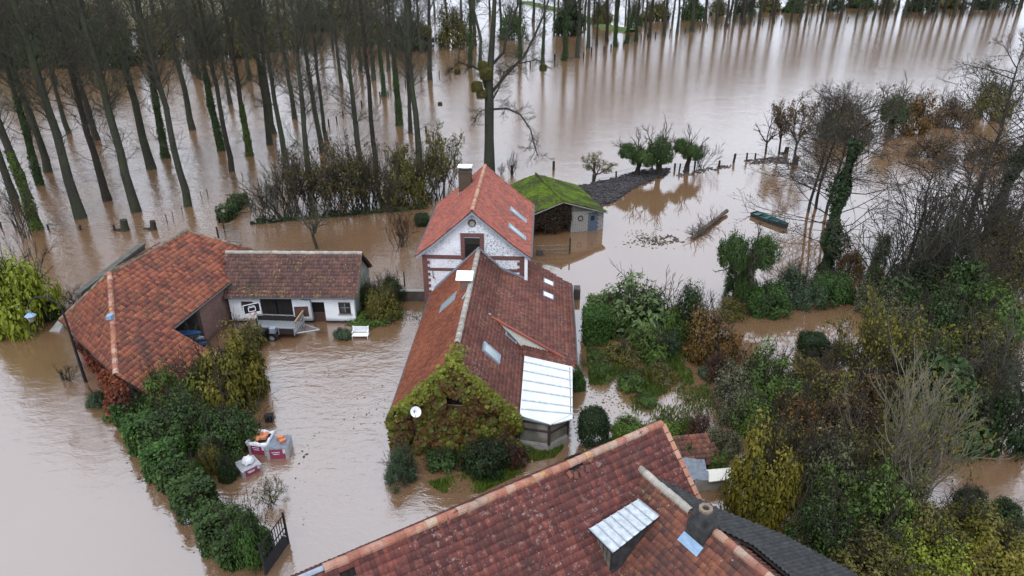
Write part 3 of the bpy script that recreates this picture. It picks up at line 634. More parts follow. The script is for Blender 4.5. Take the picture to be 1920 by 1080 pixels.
# gable window
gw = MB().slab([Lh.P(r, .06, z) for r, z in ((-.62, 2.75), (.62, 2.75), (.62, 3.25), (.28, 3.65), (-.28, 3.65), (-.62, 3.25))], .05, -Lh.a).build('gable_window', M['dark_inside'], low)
fbox(Lh, -.62, .62, .0, .05, 2.78, 2.84, 'window_bar', M['pale_wood'], gw); fbox(Lh, -.03, .03, .0, .05, 2.78, 3.6, 'window_bar', M['dark_wood'], gw)
dish(Lh.P(-1.95, -.85, 2.95), (-.15, -1, .45), .30, 'small white satellite dish on the creeper-covered gable')
# conservatory
cons = empty('conservatory', Lh.P(4.9, 3, 0), 'glazed conservatory with white ribbed roof beside the creeper-covered house', 'conservatory')
zc = lambda r: 2.13 - .105 * (r - 3.6)
CP = Plane(Lh.P(6.45, .5, zc(6.45)), Lh.P(6.45, 5.7, zc(6.45)), Lh.P(3.6, .5, zc(3.6)))
cpoly = [(3.62, 6.33), (6.62, 5.7), (6.45, .42), (5.25, -.3), (3.55, .2)]
MB().slab([Lh.P(r, a, zc(r)) for r, a in cpoly], .07, (0, 0, 1)).build('roof_panel', M['white_sheet'], cons)
for i in range(6):
    f = (i + .35) / 6; a0, a1 = .25 + f * 6.0, .3 + f * 5.35
    if i == 0: a0, a1 = .75, .85
    p, q = Lh.P(3.62, a0, zc(3.62) + .035), Lh.P(6.5, a1, zc(6.5) + .035)
    d = (q - p) / np.linalg.norm(q - p); MB().box((p + q) / 2, (np.linalg.norm(q - p), .07, .07), ex=d, ey=np.cross([0, 0, 1.0], d)).build('roof_rib', M['white_corr'], cons)
base = [(3.5, .15), (5.18, -.15), (6.22, .8), (6.3, 5.6)]
for (r0, a0), (r1, a1) in zip(base[:-1], base[1:]):
    p0, p1 = Lh.P(r0, a0, 0), Lh.P(r1, a1, 0)
    wall_seg(p0[:2], p1[:2], -.6, .42, .16, M['concrete'], cons, 'dwarf_wall')
    d = (p1 - p0); Ln = np.linalg.norm(d); d /= Ln; nn = np.array([d[1], -d[0], 0]); zt = min(zc(r0), zc(r1)) - .09
    npan = 1 if Ln < 2.2 else 3
    for (za, zb) in (((.50, zt - .62), (zt - .48, zt - .1)) if Ln < 2.0 else ((.50, zt - .1),)):
        for i in range(npan):
            u0, u1 = (i / npan) * Ln + .07, ((i + 1) / npan) * Ln - .07
            MB().hexa([p0 + d * u0 + nn * .01 + (0, 0, za), p0 + d * u1 + nn * .01 + (0, 0, za), p0 + d * u1 - nn * .02 + (0, 0, za), p0 + d * u0 - nn * .02 + (0, 0, za)],
                      [p0 + d * u0 + nn * .01 + (0, 0, zb), p0 + d * u1 + nn * .01 + (0, 0, zb), p0 + d * u1 - nn * .02 + (0, 0, zb), p0 + d * u0 - nn * .02 + (0, 0, zb)]).build('window_pane', M['dull_glass'], cons)
    for i in range(npan + 1):
        c = p0 + d * (i / npan) * Ln; MB().box((c[0], c[1], (.42 + zt) / 2), (.12, .12, zt - .42), math.atan2(d[1], d[0])).build('frame_post', M['brown_frame'], cons)
    for z in ((.46, zt - .04) if Ln > 2.0 else (.46, zt - .55, zt - .04)):
        c = (p0 + p1) / 2; MB().box((c[0], c[1], z), (Ln - .13, .1, .09), math.atan2(d[1], d[0])).build('frame_rail', M['brown_frame'] if z > .5 else M['concrete'], cons)
    g0, g1 = p0 + nn * .14, p1 + nn * .14
    MB().cyl(g0 + (0, 0, zc(r0) - .06), g1 + (0, 0, zc(r1) - .06), .055).build('gutter', M['gutter'], cons)

# ------------------------------------------------------------------ white byre in the yard
Wb = Frame(-16.28, 44.62, .008)
byre = empty('white_byre', Wb.P(0, 2.5, 0), 'low limewashed byre with brown pantile roof and dark double doors', 'barn')
hw = 4.62
def cut_wall(fr, r0, r1, a, th, z0, z1, holes, mat, parent):
    """front wall with openings: rebuilt as piers, lintels and aprons around each hole"""
    xs = sorted({r0, r1} | {h[0] for h in holes} | {h[1] for h in holes}); mb = MB()
    for x0, x1 in zip(xs[:-1], xs[1:]):
        h = [h for h in holes if h[0] <= x0 and h[1] >= x1]
        if not h: mb.hexa(*vbox(fr, x0, x1, a, a + th, z0, z1))
        else:
            h = h[0]
            if h[2] > z0: mb.hexa(*vbox(fr, x0, x1, a, a + th, z0, h[2]))
            if h[3] < z1: mb.hexa(*vbox(fr, x0, x1, a, a + th, h[3], z1))
    return mb.build('front_wall', mat, parent)
def rx(u, z=1.2): return float((at(u, 585, z)[:2] - Wb.o[:2]) @ Wb.r[:2]) 
FX = lambda u: (u - 437) / (667 - 437) * 2 * hw - hw
holes = [(FX(459), FX(481), .85, 1.72), (FX(494), FX(553), -.6, 2.02), (FX(587), FX(612), -.6, 1.70), (FX(638), FX(660), .72, 1.68)]
cut_wall(Wb, -hw, hw, 0, .3, .12, 2.2, [(a, b, max(c, .12), d) for a, b, c, d in holes], M['limewash'], byre)
cut_wall(Wb, -hw - .01, hw + .01, -.03, .33, -.6, .12, [(holes[1][0], holes[1][1], -.6, .12), (holes[2][0], holes[2][1], -.6, .12)], M['tar'], byre).name = 'plinth'
for s in (-1, 1):
    prof = [(0.3, -.6), (5.4, -.6), (5.4, 2.15), (2.55, 4.35), (0.3, 2.2)]
    f = [Wb.P(s * hw, a, z) for a, z in prof]; g = [Wb.P(s * (hw - .3), a, z) for a, z in prof]
    MB().add(f + g, [(0, 1, 2, 3, 4), (9, 8, 7, 6, 5)] + [(i, 5 + i, 5 + (i + 1) % 5, (i + 1) % 5) for i in range(5)]).build('gable_wall', M['render'], byre)
fbox(Wb, -hw, hw, 5.4, 5.7, -.6, 2.1, 'rear_wall', M['render'], byre)
e0 = Wb.P(-5.15, -.28, 2.22); WF = Plane(e0, Wb.P(5.0, -.28, 2.22), Wb.P(0, 2.6, 4.5)); WBk = Plane(Wb.P(-5.0, 5.6, 2.05), Wb.P(5.0, 5.6, 2.05), Wb.P(0, 2.6, 4.5))
roof(WF, [WF.uv(Wb.P(-4.75, -.28, 2.22)), WF.uv(Wb.P(4.86, -.28, 2.22)), WF.uv(Wb.P(4.95, 2.6, 4.5)), WF.uv(Wb.P(-5.3, 2.6, 4.5))], .22, .30, 'pan', M['barn_tile'], byre, sag=waves(.02, 1, 6))
roof(WBk, [WBk.uv(Wb.P(-4.75, 5.6, 2.05)), WBk.uv(Wb.P(4.86, 5.6, 2.05)), WBk.uv(Wb.P(4.95, 2.6, 4.5)), WBk.uv(Wb.P(-4.9, 2.6, 4.5))], .22, .30, 'pan', M['barn_tile'], byre, name='rear_slope')
ridge_tiles(Wb.P(-5.3, 2.6, 4.55), Wb.P(4.98, 2.6, 4.52), .15, .36, M['ridge_pale'], byre)
MB().cyl(Wb.P(-4.8, -.36, 2.16), Wb.P(4.86, -.36, 2.18), .06).build('gutter', M['gutter'], byre)
MB().tube([Wb.P(.85, -.36, 2.12), Wb.P(1.05, -.1, 1.95), Wb.P(1.45, -.08, 1.9), Wb.P(1.5, -.08, .3)], .05).build('downpipe', M['zinc'], byre)
h = holes[1]; dd = fbox(Wb, h[0] + .02, (h[0] + h[1]) / 2 - .015, .12, .18, -.5, 2.0, 'barn_door', M['black'], byre); d2 = fbox(Wb, (h[0] + h[1]) / 2 + .015, h[1] - .02, .12, .18, -.5, 2.0, 'barn_door', M['black'], byre)
for o, x0 in ((dd, h[0]), (d2, (h[0] + h[1]) / 2)):
    for i in range(5): fbox(Wb, x0 + .08 + i * .21, x0 + .26 + i * .21, .09, .118, -.4, 1.95, 'plank', M['dark_wood'], o)
h = holes[0]; sh = fbox(Wb, h[0], h[1], .1, .16, h[2], h[3], 'shutter', M['brown_wood'], byre)
for i in range(4): fbox(Wb, h[0] + .03 + i * .21, h[0] + .20 + i * .21, .08, .099, h[2] + .03, h[3] - .03, 'plank', M['brown_wood'], sh)
h = holes[2]; dr = fbox(Wb, h[0], h[1], .12, .2, -.5, .78, 'stable_door', M['brown_wood'], byre); dr['label'] = 'closed brown lower leaf of the stable door'
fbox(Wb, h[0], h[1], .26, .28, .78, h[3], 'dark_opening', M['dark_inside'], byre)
for i in range(5): fbox(Wb, h[0] + .02 + i * .19, h[0] + .18 + i * .19, .10, .119, -.5, .76, 'plank', M['brown_wood'], dr)
fbox(Wb, h[0] - .02, h[1] + .02, .05, .12, h[3] - .07, h[3] - .001, 'door_head', M['brown_frame'], byre)
h = holes[3]; wf = MB(); 
for r0, r1, z0, z1 in ((h[0], h[1], h[2], h[2] + .09), (h[0], h[1], h[3] - .09, h[3]), (h[0], h[0] + .09, h[2] + .09, h[3] - .09), (h[1] - .09, h[1], h[2] + .09, h[3] - .09)): wf.hexa(*vbox(Wb, r0, r1, .02, .12, z0, z1))
wf = wf.build('window', M['brown_frame'], byre)
cr_, cz_ = (h[0] + h[1]) / 2, (h[2] + h[3]) / 2
for sx in (0, 1):
    for sz in (0, 1): fbox(Wb, (h[0] + .1, cr_ + .02)[sx], (cr_ - .02, h[1] - .1)[sx], .08, .1, (h[2] + .1, cz_ + .02)[sz], (cz_ - .02, h[3] - .1)[sz], 'pane', M['glass'], wf)
fbox(Wb, cr_ - .02, cr_ + .02, .05, .11, h[2] + .09, h[3] - .09, 'glazing_bar', M['galv'], wf); fbox(Wb, h[0] + .09, h[1] - .09, .055, .105, cz_ - .02, cz_ + .02, 'glazing_bar', M['galv'], wf)
fbox(Wb, h[0] - .08, h[1] + .08, -.06, .02, h[2] - .08, h[2], 'sill', M['concrete'], wf)

# ------------------------------------------------------------------ old barn by the road
D3, K3, C3 = at(217, 702, 3.0), at(500, 475, 3.0), at(205, 511, 6.0)
BM = Plane(D3, K3, C3)
barn = empty('old_barn', (-25, 42, 0), 'old barn with big sagging orange tiled roof at the road corner', 'barn')
pc, pa_, pk = BM.hit(205, 511), BM.hit(349, 433), BM.hit(500, 475)
C3 = BM.pt(*pc); A3 = BM.pt(*pa_); Kk = BM.pt(pk[0], 0)
dip = waves(.035, .7, 8)
sag_b = lambda x, y: dip(x, y) - .10 * np.exp(-((x - 5.2) ** 2 + (y - 2.6) ** 2) / 4.0)
pL = BM.hit(329, 618)[0]; roof(BM, [(.1, -2.9), (pL, -2.9), (pL, 0), (pk[0], 0), pa_, pc, (0, 0)], .235, .33, 'pan', M['orange_tile'], barn, sag=sag_b, sink=.17)
E3 = at(113, 599, 3.0); BE = Plane(E3, D3, C3)
roof(BE, [BE.uv(E3), BE.uv(D3), BE.uv(C3)], .2, .30, 'pan', M['orange_tile'], barn, name='hip_slope', sag=waves(.03, .8, 9))
N3 = E3 + (A3 - C3) * 1.6; N3[2] = E3[2]; BW = Plane(E3, N3, C3); BN = Plane(N3, Kk, A3)
roof(BW, [BW.uv(E3), BW.uv(N3), BW.uv(A3), BW.uv(C3)], .235, .33, 'pan', M['orange_tile'], barn, name='rear_slope')
roof(BN, [BN.uv(N3), BN.uv(Kk), BN.uv(A3)], .235, .33, 'pan', M['orange_tile'], barn, name='hip_slope')
ridge_tiles(C3, A3, .16, .40, M['ridge_moss'], barn, sag=.06, lift=.05); ridge_tiles(D3, C3, .16, .40, M['ridge'], barn, sag=.05, lift=.05); ridge_tiles(E3, C3, .12, .40, M['ridge_moss'], barn, lift=.03); ridge_tiles(Kk, A3, .13, .40, M['ridge_moss'], barn, lift=.03)
L3 = BM.pt(BM.hit(329, 618)[0], 0); LX, DX = BM.pt(pL, -2.9), BM.pt(.1, -2.9)
inset = lambda p, q, d: np.array([p[0] + q[0] * d, p[1] + q[1] * d])
e, d_, kx, nn_ = E3[:2] + (.5, .0), D3[:2] + (-.15, .55), Kk[:2] + (-.6, -.4), N3[:2] + (.4, -.5)
wall_seg(e, d_, -.6, 2.85, .35, M['barn_brick'], barn); wall_seg(e, nn_, -.6, 2.85, .35, M['barn_brick'], barn); wall_seg(nn_, kx, -.6, 2.85, .35, M['barn_brick'], barn)
ew = lambda y: BM.pt(0, 0)[:2] + BM.e[:2] * ((y - BM.o[1]) / BM.e[1]) + (-.38, .0)
wall_seg(ew(41.6), kx, -.6, 2.85, .3, M['barn_brick'], barn); wall_seg(d_ + (.2, 0), ew(38.7), -.6, 2.7, .35, M['barn_brick'], barn)
wall_seg(LX[:2] + (-.4, -.05), DX[:2] + (-.4, .3), -.6, LX[2] - .12, .3, M['barn_brick'], barn, 'lean_to_wall')
wall_seg(ew(41.6), ew(41.6) + (-3.5, .3), -.6, 2.7, .3, M['dark_concrete'], barn, 'partition'); wall_seg(d_ + (.2, .3), DX[:2] + (-.5, .3), -.6, LX[2] - .15, .3, M['barn_brick'], barn, 'lean_to_wall')
MB().cyl(BM.pt(BM.hit(329, 618)[0], -.06, .0), BM.pt(BM.hit(455, 516)[0], -.06, .0), .06).build('gutter', M['gutter'], barn)
p, q = BM.pt(*BM.hit(423, 474), .12), BM.pt(*BM.hit(453, 516), .12); MB().tube([p, q], .09).build('flashing', M['lead_blue'], barn)
MB().box(BE.pt(*BE.hit(212, 596), .2), (.3, .4, .25)).build('ridge_patch', M['lead_blue'], barn)
# boats and boards stored on racks in the open bay
for i, (z, m, w) in enumerate(((.15, 'grey_kayak', 2.2), (.62, 'blue_kayak', 2.4), (1.05, 'grey_kayak', 2.3), (1.45, 'blue_kayak', 2.0))):
    c = np.array([-22.0, 40.35, z]); mb = MB(); V = []; S = 9
    for j in range(S):
        f = j / (S - 1) * 2 - 1; hwid = .33 * (1 - abs(f) ** 2.5) + .03; x = c[0] - .2 + f * w / 2
        V += [(x, c[1] - hwid, z + .12 + .08 * f * f), (x, c[1] + hwid, z + .12 + .08 * f * f), (x, c[1] + hwid * .5, z - .06 + .1 * f * f), (x, c[1] - hwid * .5, z - .06 + .1 * f * f)]
    F = [(4 * j + a, 4 * j + 4 + a, 4 * j + 4 + (a + 1) % 4, 4 * j + (a + 1) % 4) for j in range(S - 1) for a in range(4)] + [(0, 1, 2, 3), (4 * S - 1, 4 * S - 2, 4 * S - 3, 4 * S - 4)]
    o = mb.add(V, F).build('kayak', M[m]); tag(o, ['grey hull lying lowest on the rack in the open barn bay', 'blue hull second from the bottom in the open barn bay', 'grey hull stored above the blue one in the open barn bay', 'blue hull stored topmost under the barn eave'][i], 'boat', 'hulls stored in the barn bay')
rk = empty('storage_rack', (-22, 40.35, 0), 'timber rack holding hulls in the open barn bay', 'rack')
for sx in (-.7, .5):
    for sy in (-.55, .55): MB().box((-22 + sx, 40.35 + sy, .75), (.08, .08, 1.7)).build('upright', M['dark_wood'], rk)
    for z in (.05, .53, .95, 1.36): MB().box((-22 + sx, 40.35, z), (.07, 1.1, .06)).build('bearer', M['dark_wood'], rk)
# concrete wall behind the barn
pw0, pw1 = at(146, 548, 3.3), at(266, 456, 3.3)
cw = empty('concrete_wall', (pw0[0], pw0[1], 0), 'long dark concrete wall standing behind the old barn', 'wall')
wall_seg(pw0[:2], pw1[:2], -.6, 3.12, .35, M['dark_concrete'], cw, 'wall_face'); wall_seg(pw0[:2] + (-.02, -.06), pw1[:2] + (.02, .06), 3.12, 3.3, .5, M['coping_grey'], cw, 'coping')

# ------------------------------------------------------------------ mossy shed
S = Frame(4.86, 62.1, -.26)
shed = empty('mossy_shed', S.P(0, 4.5, 0), 'concrete block shed with bright green mossy roof beyond the tall house', 'shed')
sw, szr, sze, sL = 4.65, 3.5, 1.95, 9.0
for sgn, nm in ((-1, 'roof_slope'), (1, 'roof_slope')):
    pl = Plane(S.P(sgn * sw, -.2, sze), S.P(sgn * sw, sL, sze), S.P(0, -.2, szr)); nx, ny = 40, 26; ln = np.linalg.norm(S.P(sgn * sw, 0, sze) - S.P(0, 0, szr))
    X, Y = np.meshgrid(np.linspace(0, sL + .2, nx), np.linspace(0, ln, ny)); Z = .03 * np.sin(X * 14) * 0 + waves(.05, 2.2, 12)(X, Y) + RNG.normal(0, .02, X.shape)
    V = (pl.o + X[..., None] * pl.e + Y[..., None] * pl.s + Z[..., None] * pl.n).reshape(-1, 3); idx = np.arange(nx * ny).reshape(ny, nx)
    F = np.stack([idx[:-1, :-1], idx[:-1, 1:], idx[1:, 1:], idx[1:, :-1]], -1).reshape(-1, 4)
    link('moss_cover', mesh_np('moss_cover', V, F), M['moss'], shed, smooth=True)
    deck(pl, [(0, 0), (sL + .2, 0), (sL + .2, ln), (0, ln)], M['concrete'], shed, name=nm, sink=.09, thick=.08)
MB().cyl(S.P(0, -.22, szr + .03), S.P(0, sL, szr + .03), .12, n=8).build('ridge_cap', M['moss'], shed)
# block walls: blocks one by one on the front return
wz = lambda r: szr - (szr - sze) / sw * r - .14
bw = MB().add([S.P(1.0, .3, -.6), S.P(4.4, .3, -.6), S.P(4.4, .3, wz(4.4)), S.P(1.0, .3, wz(1.0))], [(0, 1, 2, 3)]).add([S.P(1.0, .3, -.6), S.P(1.0, sL - .3, -.6), S.P(1.0, sL - .3, wz(1.0)), S.P(1.0, .3, wz(1.0))], [(0, 1, 2, 3)]).build('front_wall', M['mortar'], shed)
MB().add([S.P(4.4, .3, -.6), S.P(4.4, sL - .3, -.6), S.P(4.4, sL - .3, wz(4.4)), S.P(4.4, .3, wz(4.4))], [(0, 1, 2, 3)]).add([S.P(-4.4, sL - .3, -.6), S.P(4.4, sL - .3, -.6), S.P(4.4, sL - .3, wz(4.4)), S.P(0, sL - .3, szr - .1), S.P(-4.4, sL - .3, wz(4.4))], [(0, 1, 2, 3, 4)]).add([S.P(-4.4, .3, -.6), S.P(-4.4, sL - .3, -.6), S.P(-4.4, sL - .3, wz(4.4)), S.P(-4.4, .3, wz(4.4))], [(0, 1, 2, 3)]).build('side_wall', M['block'], shed)
blk = {}
def block(r0, r1, z0, z1):
    key = (round(r1 - r0, 2), round(z1 - z0, 2))
    if key not in blk:
        m = MB().hexa([S.r * 0, S.r * key[0], S.r * key[0] + S.a * .1, S.a * .1], [S.r * 0 + (0, 0, key[1]), S.r * key[0] + (0, 0, key[1]), S.r * key[0] + S.a * .1 + (0, 0, key[1]), S.a * .1 + (0, 0, key[1])])
        me = bpy.data.meshes.new('block'); me.from_pydata(m.v, [], m.f); me.update(); me.materials.append(M['block']); blk[key] = me
    o = bpy.data.objects.new('block', blk[key]); col.objects.link(o); o.parent = bw; q = S.P(r0, .23 + random.gauss(0, .006), z0)
    o.location = tuple(q)
for i in range(11):
    z0 = -.2 + i * .21; r = 1.02 + (0 if i % 2 else -.22)
    while r < 4.35:
        a, b = max(r + .012, 1.02), min(r + .42, 4.4)
        if b - a > .08 and z0 + .2 < wz(b) and not (2.78 < (a + b) / 2 < 3.75 and z0 < 1.75): block(a, b, z0, z0 + .195)
        r += .44
bd = fbox(S, 2.82, 3.72, .16, .24, -.5, 1.78, 'door', M['blue_door'], shed); fbox(S, 3.02, 3.40, .13, .159, 1.15, 1.6, 'door_window', M['black'], bd)
for i in range(1, 5): fbox(S, 2.82 + i * .18, 2.832 + i * .18, .150, .1595, -.4, 1.1, 'plank_joint', M['black'], bd)
fbox(S, 4.42, 4.48, .5, 1.3, -.3, 1.5, 'side_door', M['blue_door'], shed)
rg = MB(); 
for i in range(16):
    t0, t1 = 2 * math.pi * i / 16, 2 * math.pi * (i + 1) / 16; rg.cyl(S.P(1.95 + .24 * math.cos(t0), .17, 1.45 + .24 * math.sin(t0)), S.P(1.95 + .24 * math.cos(t1), .17, 1.45 + .24 * math.sin(t1)), .035, n=6)
tag(rg.build('wall_ring', M['rubber']), 'dark ring hanging on the block wall of the mossy shed', 'ring')
for r, a in ((-3.9, .3), (-1.6, .3)): MB().cyl(S.P(r, a, -.5), S.P(r, a, wz(abs(r))), .09).build('post', M['dark_wood'], shed)
MB().hexa([S.P(-4.5, .2, wz(4.5) - .12), S.P(0, .2, szr - .3), S.P(0, .3, szr - .3), S.P(-4.5, .3, wz(4.5) - .12)], [S.P(-4.5, .2, wz(4.5) + .05), S.P(0, .2, szr - .13), S.P(0, .3, szr - .13), S.P(-4.5, .3, wz(4.5) + .05)]).build('rafter', M['dark_wood'], shed)

# ------------------------------------------------------------------ near barn in the foreground
rR, rL = at(1240, 795, 6.0), at(574, 1080, 6.0); fd = (rR - rL) / np.linalg.norm(rR - rL); fq = np.array([fd[1], -fd[0], 0])
near = empty('foreground_barn', ((rR + rL) / 2 + fq * 1)[:2].tolist() + [0], 'weathered plum-red tiled barn roof filling the foreground', 'barn')
ksl = 1.02; run = 4.9
FM = Plane(rL + fq * run - (0, 0, ksl * run), rR + fq * run - (0, 0, ksl * run), rR)
ln = math.hypot(run, ksl * run); Lr = np.linalg.norm(rR - rL)
fsag = lambda x, y: waves(.045, .8, 21)(x, y) - .08 * np.exp(-((x - 11.0) ** 2 + (y - ln + .6) ** 2) / .5)
hole = FM.hit(1077, 867); hole2 = FM.hit(654, 1072)
roof(FM, [(0, 0), (Lr + .35, 0), (Lr, ln), (0, ln)], .18, .32, 'rib', M['old_tile'], near, sag=fsag, sink=.15, gaps=[(hole[0], hole[1], .36, .36), (hole[0] + .3, hole[1] + .1, .25, .22), (hole2[0], hole2[1], .3, .2)], name='roof_slope', split=300,
     key=lambda p: (0 if (540 - FPX * ((p - EYE) @ _up) / ((p - EYE) @ _fw)) < 1085 and (960 + FPX * p[0] / ((p - EYE) @ _fw)) > 560 and not (FM.uv(p)[1] < 3.2 and FM.uv(p)[0] > 10.5) else 100) + float((p - EYE) @ _fw))
FB = Plane(rL - fq * run - (0, 0, ksl * run), rR - fq * run - (0, 0, ksl * run), rR)
roof(FB, [FB.uv(rL - fq * run - (0, 0, ksl * run)), FB.uv(rR - fq * run - (0, 0, ksl * run)), FB.uv(rR), FB.uv(rL)], .205, .345, 'pan', M['old_tile'], near, name='rear_slope')
ridge_tiles(rL + fd * .6, rR + (0, 0, .02), .17, .43, M['ridge'], near, lift=.06, sag=.05)
MB().tube([rL - fd * .3 + (0, 0, .03), rL + fd * .6 + (0, 0, .03)], .10).build('ridge_flashing', M['zinc'], near)
for i in range(17):      # verge tiles down the far gable
    f = i / 17; c = FM.pt(Lr + .35 * (1 - f) + .02, ln * f + .18, .06); MB().box(c, (.24, .37, .09), ex=FM.e, ey=FM.s, ez=FM.n).build('verge_tile', M['ridge_red'], near)
hh = MB().box(FM.pt(hole[0] + .05, hole[1], -.05), (.8, .6, .02), ex=FM.e, ey=FM.s, ez=FM.n)  # dark sheet stands in for the shade inside the tile gap
mbh = hh.build('roof_hole_shade', M['dark_inside'], near); mbh['label'] = 'dark sheet in place of shade where tiles slipped below the ridge'
for dx, dy, rot in ((-.45, -.36, .3), (-.2, -.48, -.2), (.1, -.5, .1), (.42, -.42, -.3), (.66, -.1, .5)):
    ex = FM.e * math.cos(rot) + FM.s * math.sin(rot); MB().box(FM.pt(hole[0] + dx, hole[1] + dy, .10), (.19, .28, .025), ex=ex, ey=np.cross(FM.n, ex), ez=FM.n).build('slipped_tile', M['wing_tile'], near)
for dx in (0, .3): MB().box(FM.pt(hole2[0] + dx - .15, hole2[1], -.05), (.28, .4, .02), ex=FM.e, ey=FM.s, ez=FM.n).build('roof_hole_shade', M['dark_inside'], near)  # dark sheets again, for the shade in the second gap
MB().tube([FM.pt(.55, ln - .3, .1), FM.pt(.75, ln - 1.1, .1)], .10).build('flashing_pipe', M['lead_blue'], near)
def P2(along, out_, z): return rL + fd * along + fq * out_ + np.array([0, 0, z - 6.0])
for (u0, v0), (u1, v1) in (((.3, run - .5), (Lr - .2, run - .5)), ((Lr - .2, run - .5), (Lr - .2, -run + .5)), ((Lr - .2, -run + .5), (.3, -run + .5)), ((.3, -run + .5), (.3, run - .5))):
    wall_seg(P2(u0, v0, 0)[:2], P2(u1, v1, 0)[:2], -.6, 6 - ksl * run + .35, .35, M['barn_brick'], near)
for u in (.3, Lr - .2):
    MB().slab([P2(u, run - .5, 6 - ksl * run + .3), P2(u, 0, 5.85), P2(u, -run + .5, 6 - ksl * run + .3)], .3, fd).build('gable_wall', M['barn_brick'], near)
# wing with its own ridge at right angles
w0, w1 = at(1198, 877, 5.0), at(1440, 1080, 5.0); wd = (w1 - w0) / np.linalg.norm(w1 - w0); wq = np.array([wd[1], -wd[0], 0])      # wq points to the left/down side
if wq[0] > 0: wq = -wq
wend = w0 + wd * 9.0
wing = empty('wing_roof_house', (w0 + wd * 4.5)[:2].tolist() + [0], 'mottled brown tiled wing with white dormer and stub chimney in the foreground', 'house')
kw = WING_SLOPE = .80
WL = Plane(wend + wq * 5 - (0, 0, kw * 5), w0 + wq * 5 - (0, 0, kw * 5), w0)
vl = [WL.hit(*p) for p in ((1198, 877), (1168, 922), (1143, 958), (1105, 1010), (1062, 1055), (1030, 1085))]
we = WL.uv(wend); 
low_ = (vl[-1][0] - .3, vl[-1][1] - 1.0)
roof(WL, vl + [low_, (we[0], low_[1]), we], .19, .28, 'rib', M['wing_tile'], wing, sag=waves(.04, .9, 23), name='roof_slope', split=290, key=lambda p: (0 if (540 - FPX * ((p - EYE) @ _up) / ((p - EYE) @ _fw)) < 1085 else 100) + float((p - EYE) @ _fw))
WR = Plane(w0 - wq * 5 - (0, 0, .75 * 5), wend - wq * 5 - (0, 0, .75 * 5), w0)
roof(WR, [WR.uv(w0 + wd * 3.6 + wd * 0), WR.uv(wend), WR.uv(wend - wq * 2.2 - (0, 0, .75 * 2.2)), WR.uv(w0 + wd * 3.4 - wq * .6 - (0, 0, .45))], .22, .30, 'pan', M['wing_tile'], wing, name='rear_slope')
ridge_tiles(w0, w0 + wd * 3.0, .17, .44, M['ridge_pale'], wing, lift=.05); ridge_tiles(w0 + wd * 3.95, wend, .17, .44, M['ridge'], wing, lift=.05)
wall_seg((w0 + wd * .9 + wq * 3.4)[:2], (wend + wq * 3.4)[:2], -.6, 5 - kw * 3.4 - .12, .3, M['barn_brick'], wing)
MB().slab([wend + wq * 3.5 - (0, 0, kw * 3.5 + .15), wend - (0, 0, .12), wend - wq * 3.5 - (0, 0, .75 * 3.5 + .15), wend - wq * 3.5 - (0, 0, 5.6), wend + wq * 3.5 - (0, 0, 5.6)], .3, wd).build('gable_wall', M['barn_brick'], wing)
# dormer with white corrugated top
dq = [WL.hit(*p) for p in ((1125, 1050), (1152, 1072))]; dz = 1.15
dF0, dF1 = WL.pt(*WL.hit(1117, 1040)), WL.pt(*WL.hit(1150, 1073))
dor = empty('dormer', (dF0 + dF1) / 2); dor.parent = wing; dor.location = tuple((dF0 + dF1) / 2 - np.array(wing.location))
topz = float((dF0[2] + dF1[2]) / 2) + .95
b2, b3 = WL.pt(*WL.hit(1236, 968), .22), WL.pt(*WL.hit(1196, 936), .22); bz = (b2[2] + b3[2]) / 2; topz = bz - .35
rc = [at(u, v, z) for (u, v), z in (((1104, 992), topz), ((1149, 1037), topz), ((1236, 968), bz), ((1196, 936), bz))]
ex = (rc[1] - rc[0]); ww = np.linalg.norm(ex); ex /= ww; ey = (rc[3] - rc[0]); lw = np.linalg.norm(ey); ey -= ex * (ey @ ex); ey /= np.linalg.norm(ey); ez = np.cross(ex, ey); ez = ez if ez[2] > 0 else -ez
N = 57; V = []
for i in range(N):
    f = i / (N - 1); h = .022 * (1 if (i % 8) in (0, 1) else 0)
    b = rc[1] * (1 - f) + rc[2] * f; a = rc[0] * (1 - f) + rc[3] * f
    V += [a + ez * h, b + ez * h]
MB().add(V, [(2 * i, 2 * i + 1, 2 * i + 3, 2 * i + 2) for i in range(N - 1)]).build('dormer_roof', M['white_corr'], dor)
for i in range(8):
    f = (i + .02) / 7.04; a, b = rc[0] * (1 - f) + rc[3] * f, rc[1] * (1 - f) + rc[2] * f; d9 = (b - a) / np.linalg.norm(b - a)
    MB().box((a + b) / 2 + ez * .03, (np.linalg.norm(b - a), .035, .05), ex=d9, ey=np.cross(ez, d9), ez=ez).build('sheet_seam', M['zinc'], dor)
MB().slab([rc[i] - ez * .03 for i in range(4)], .06, ez).build('dormer_deck', M['dark_wood'], dor)
ins = lambda a, b, f: a * (1 - f) + b * f
f0, f1 = ins(rc[0], rc[1], .12) + ey * .22, ins(rc[0], rc[1], .9) + ey * .22
bk0, bk1 = ins(rc[3], rc[2], .12) - ey * .2, ins(rc[3], rc[2], .9) - ey * .2
def drop(p, dz=0): 
    t = ((WL.o - p) @ WL.n) / WL.n[2]; return p + np.array([0, 0, t + dz])
MB().hexa([drop(f0, -.2), drop(f1, -.2), drop(bk1, -.2), drop(bk0, -.2)], [f0 - ez * .1, f1 - ez * .1, bk1 - ez * .1, bk0 - ez * .1]).build('dormer_cheek', M['asbestos'], dor)
fn = np.cross(f1 - f0, [0, 0, 1.0]); fn /= np.linalg.norm(fn); fn = fn if fn @ (rc[0] - rc[3]) > 0 else -fn
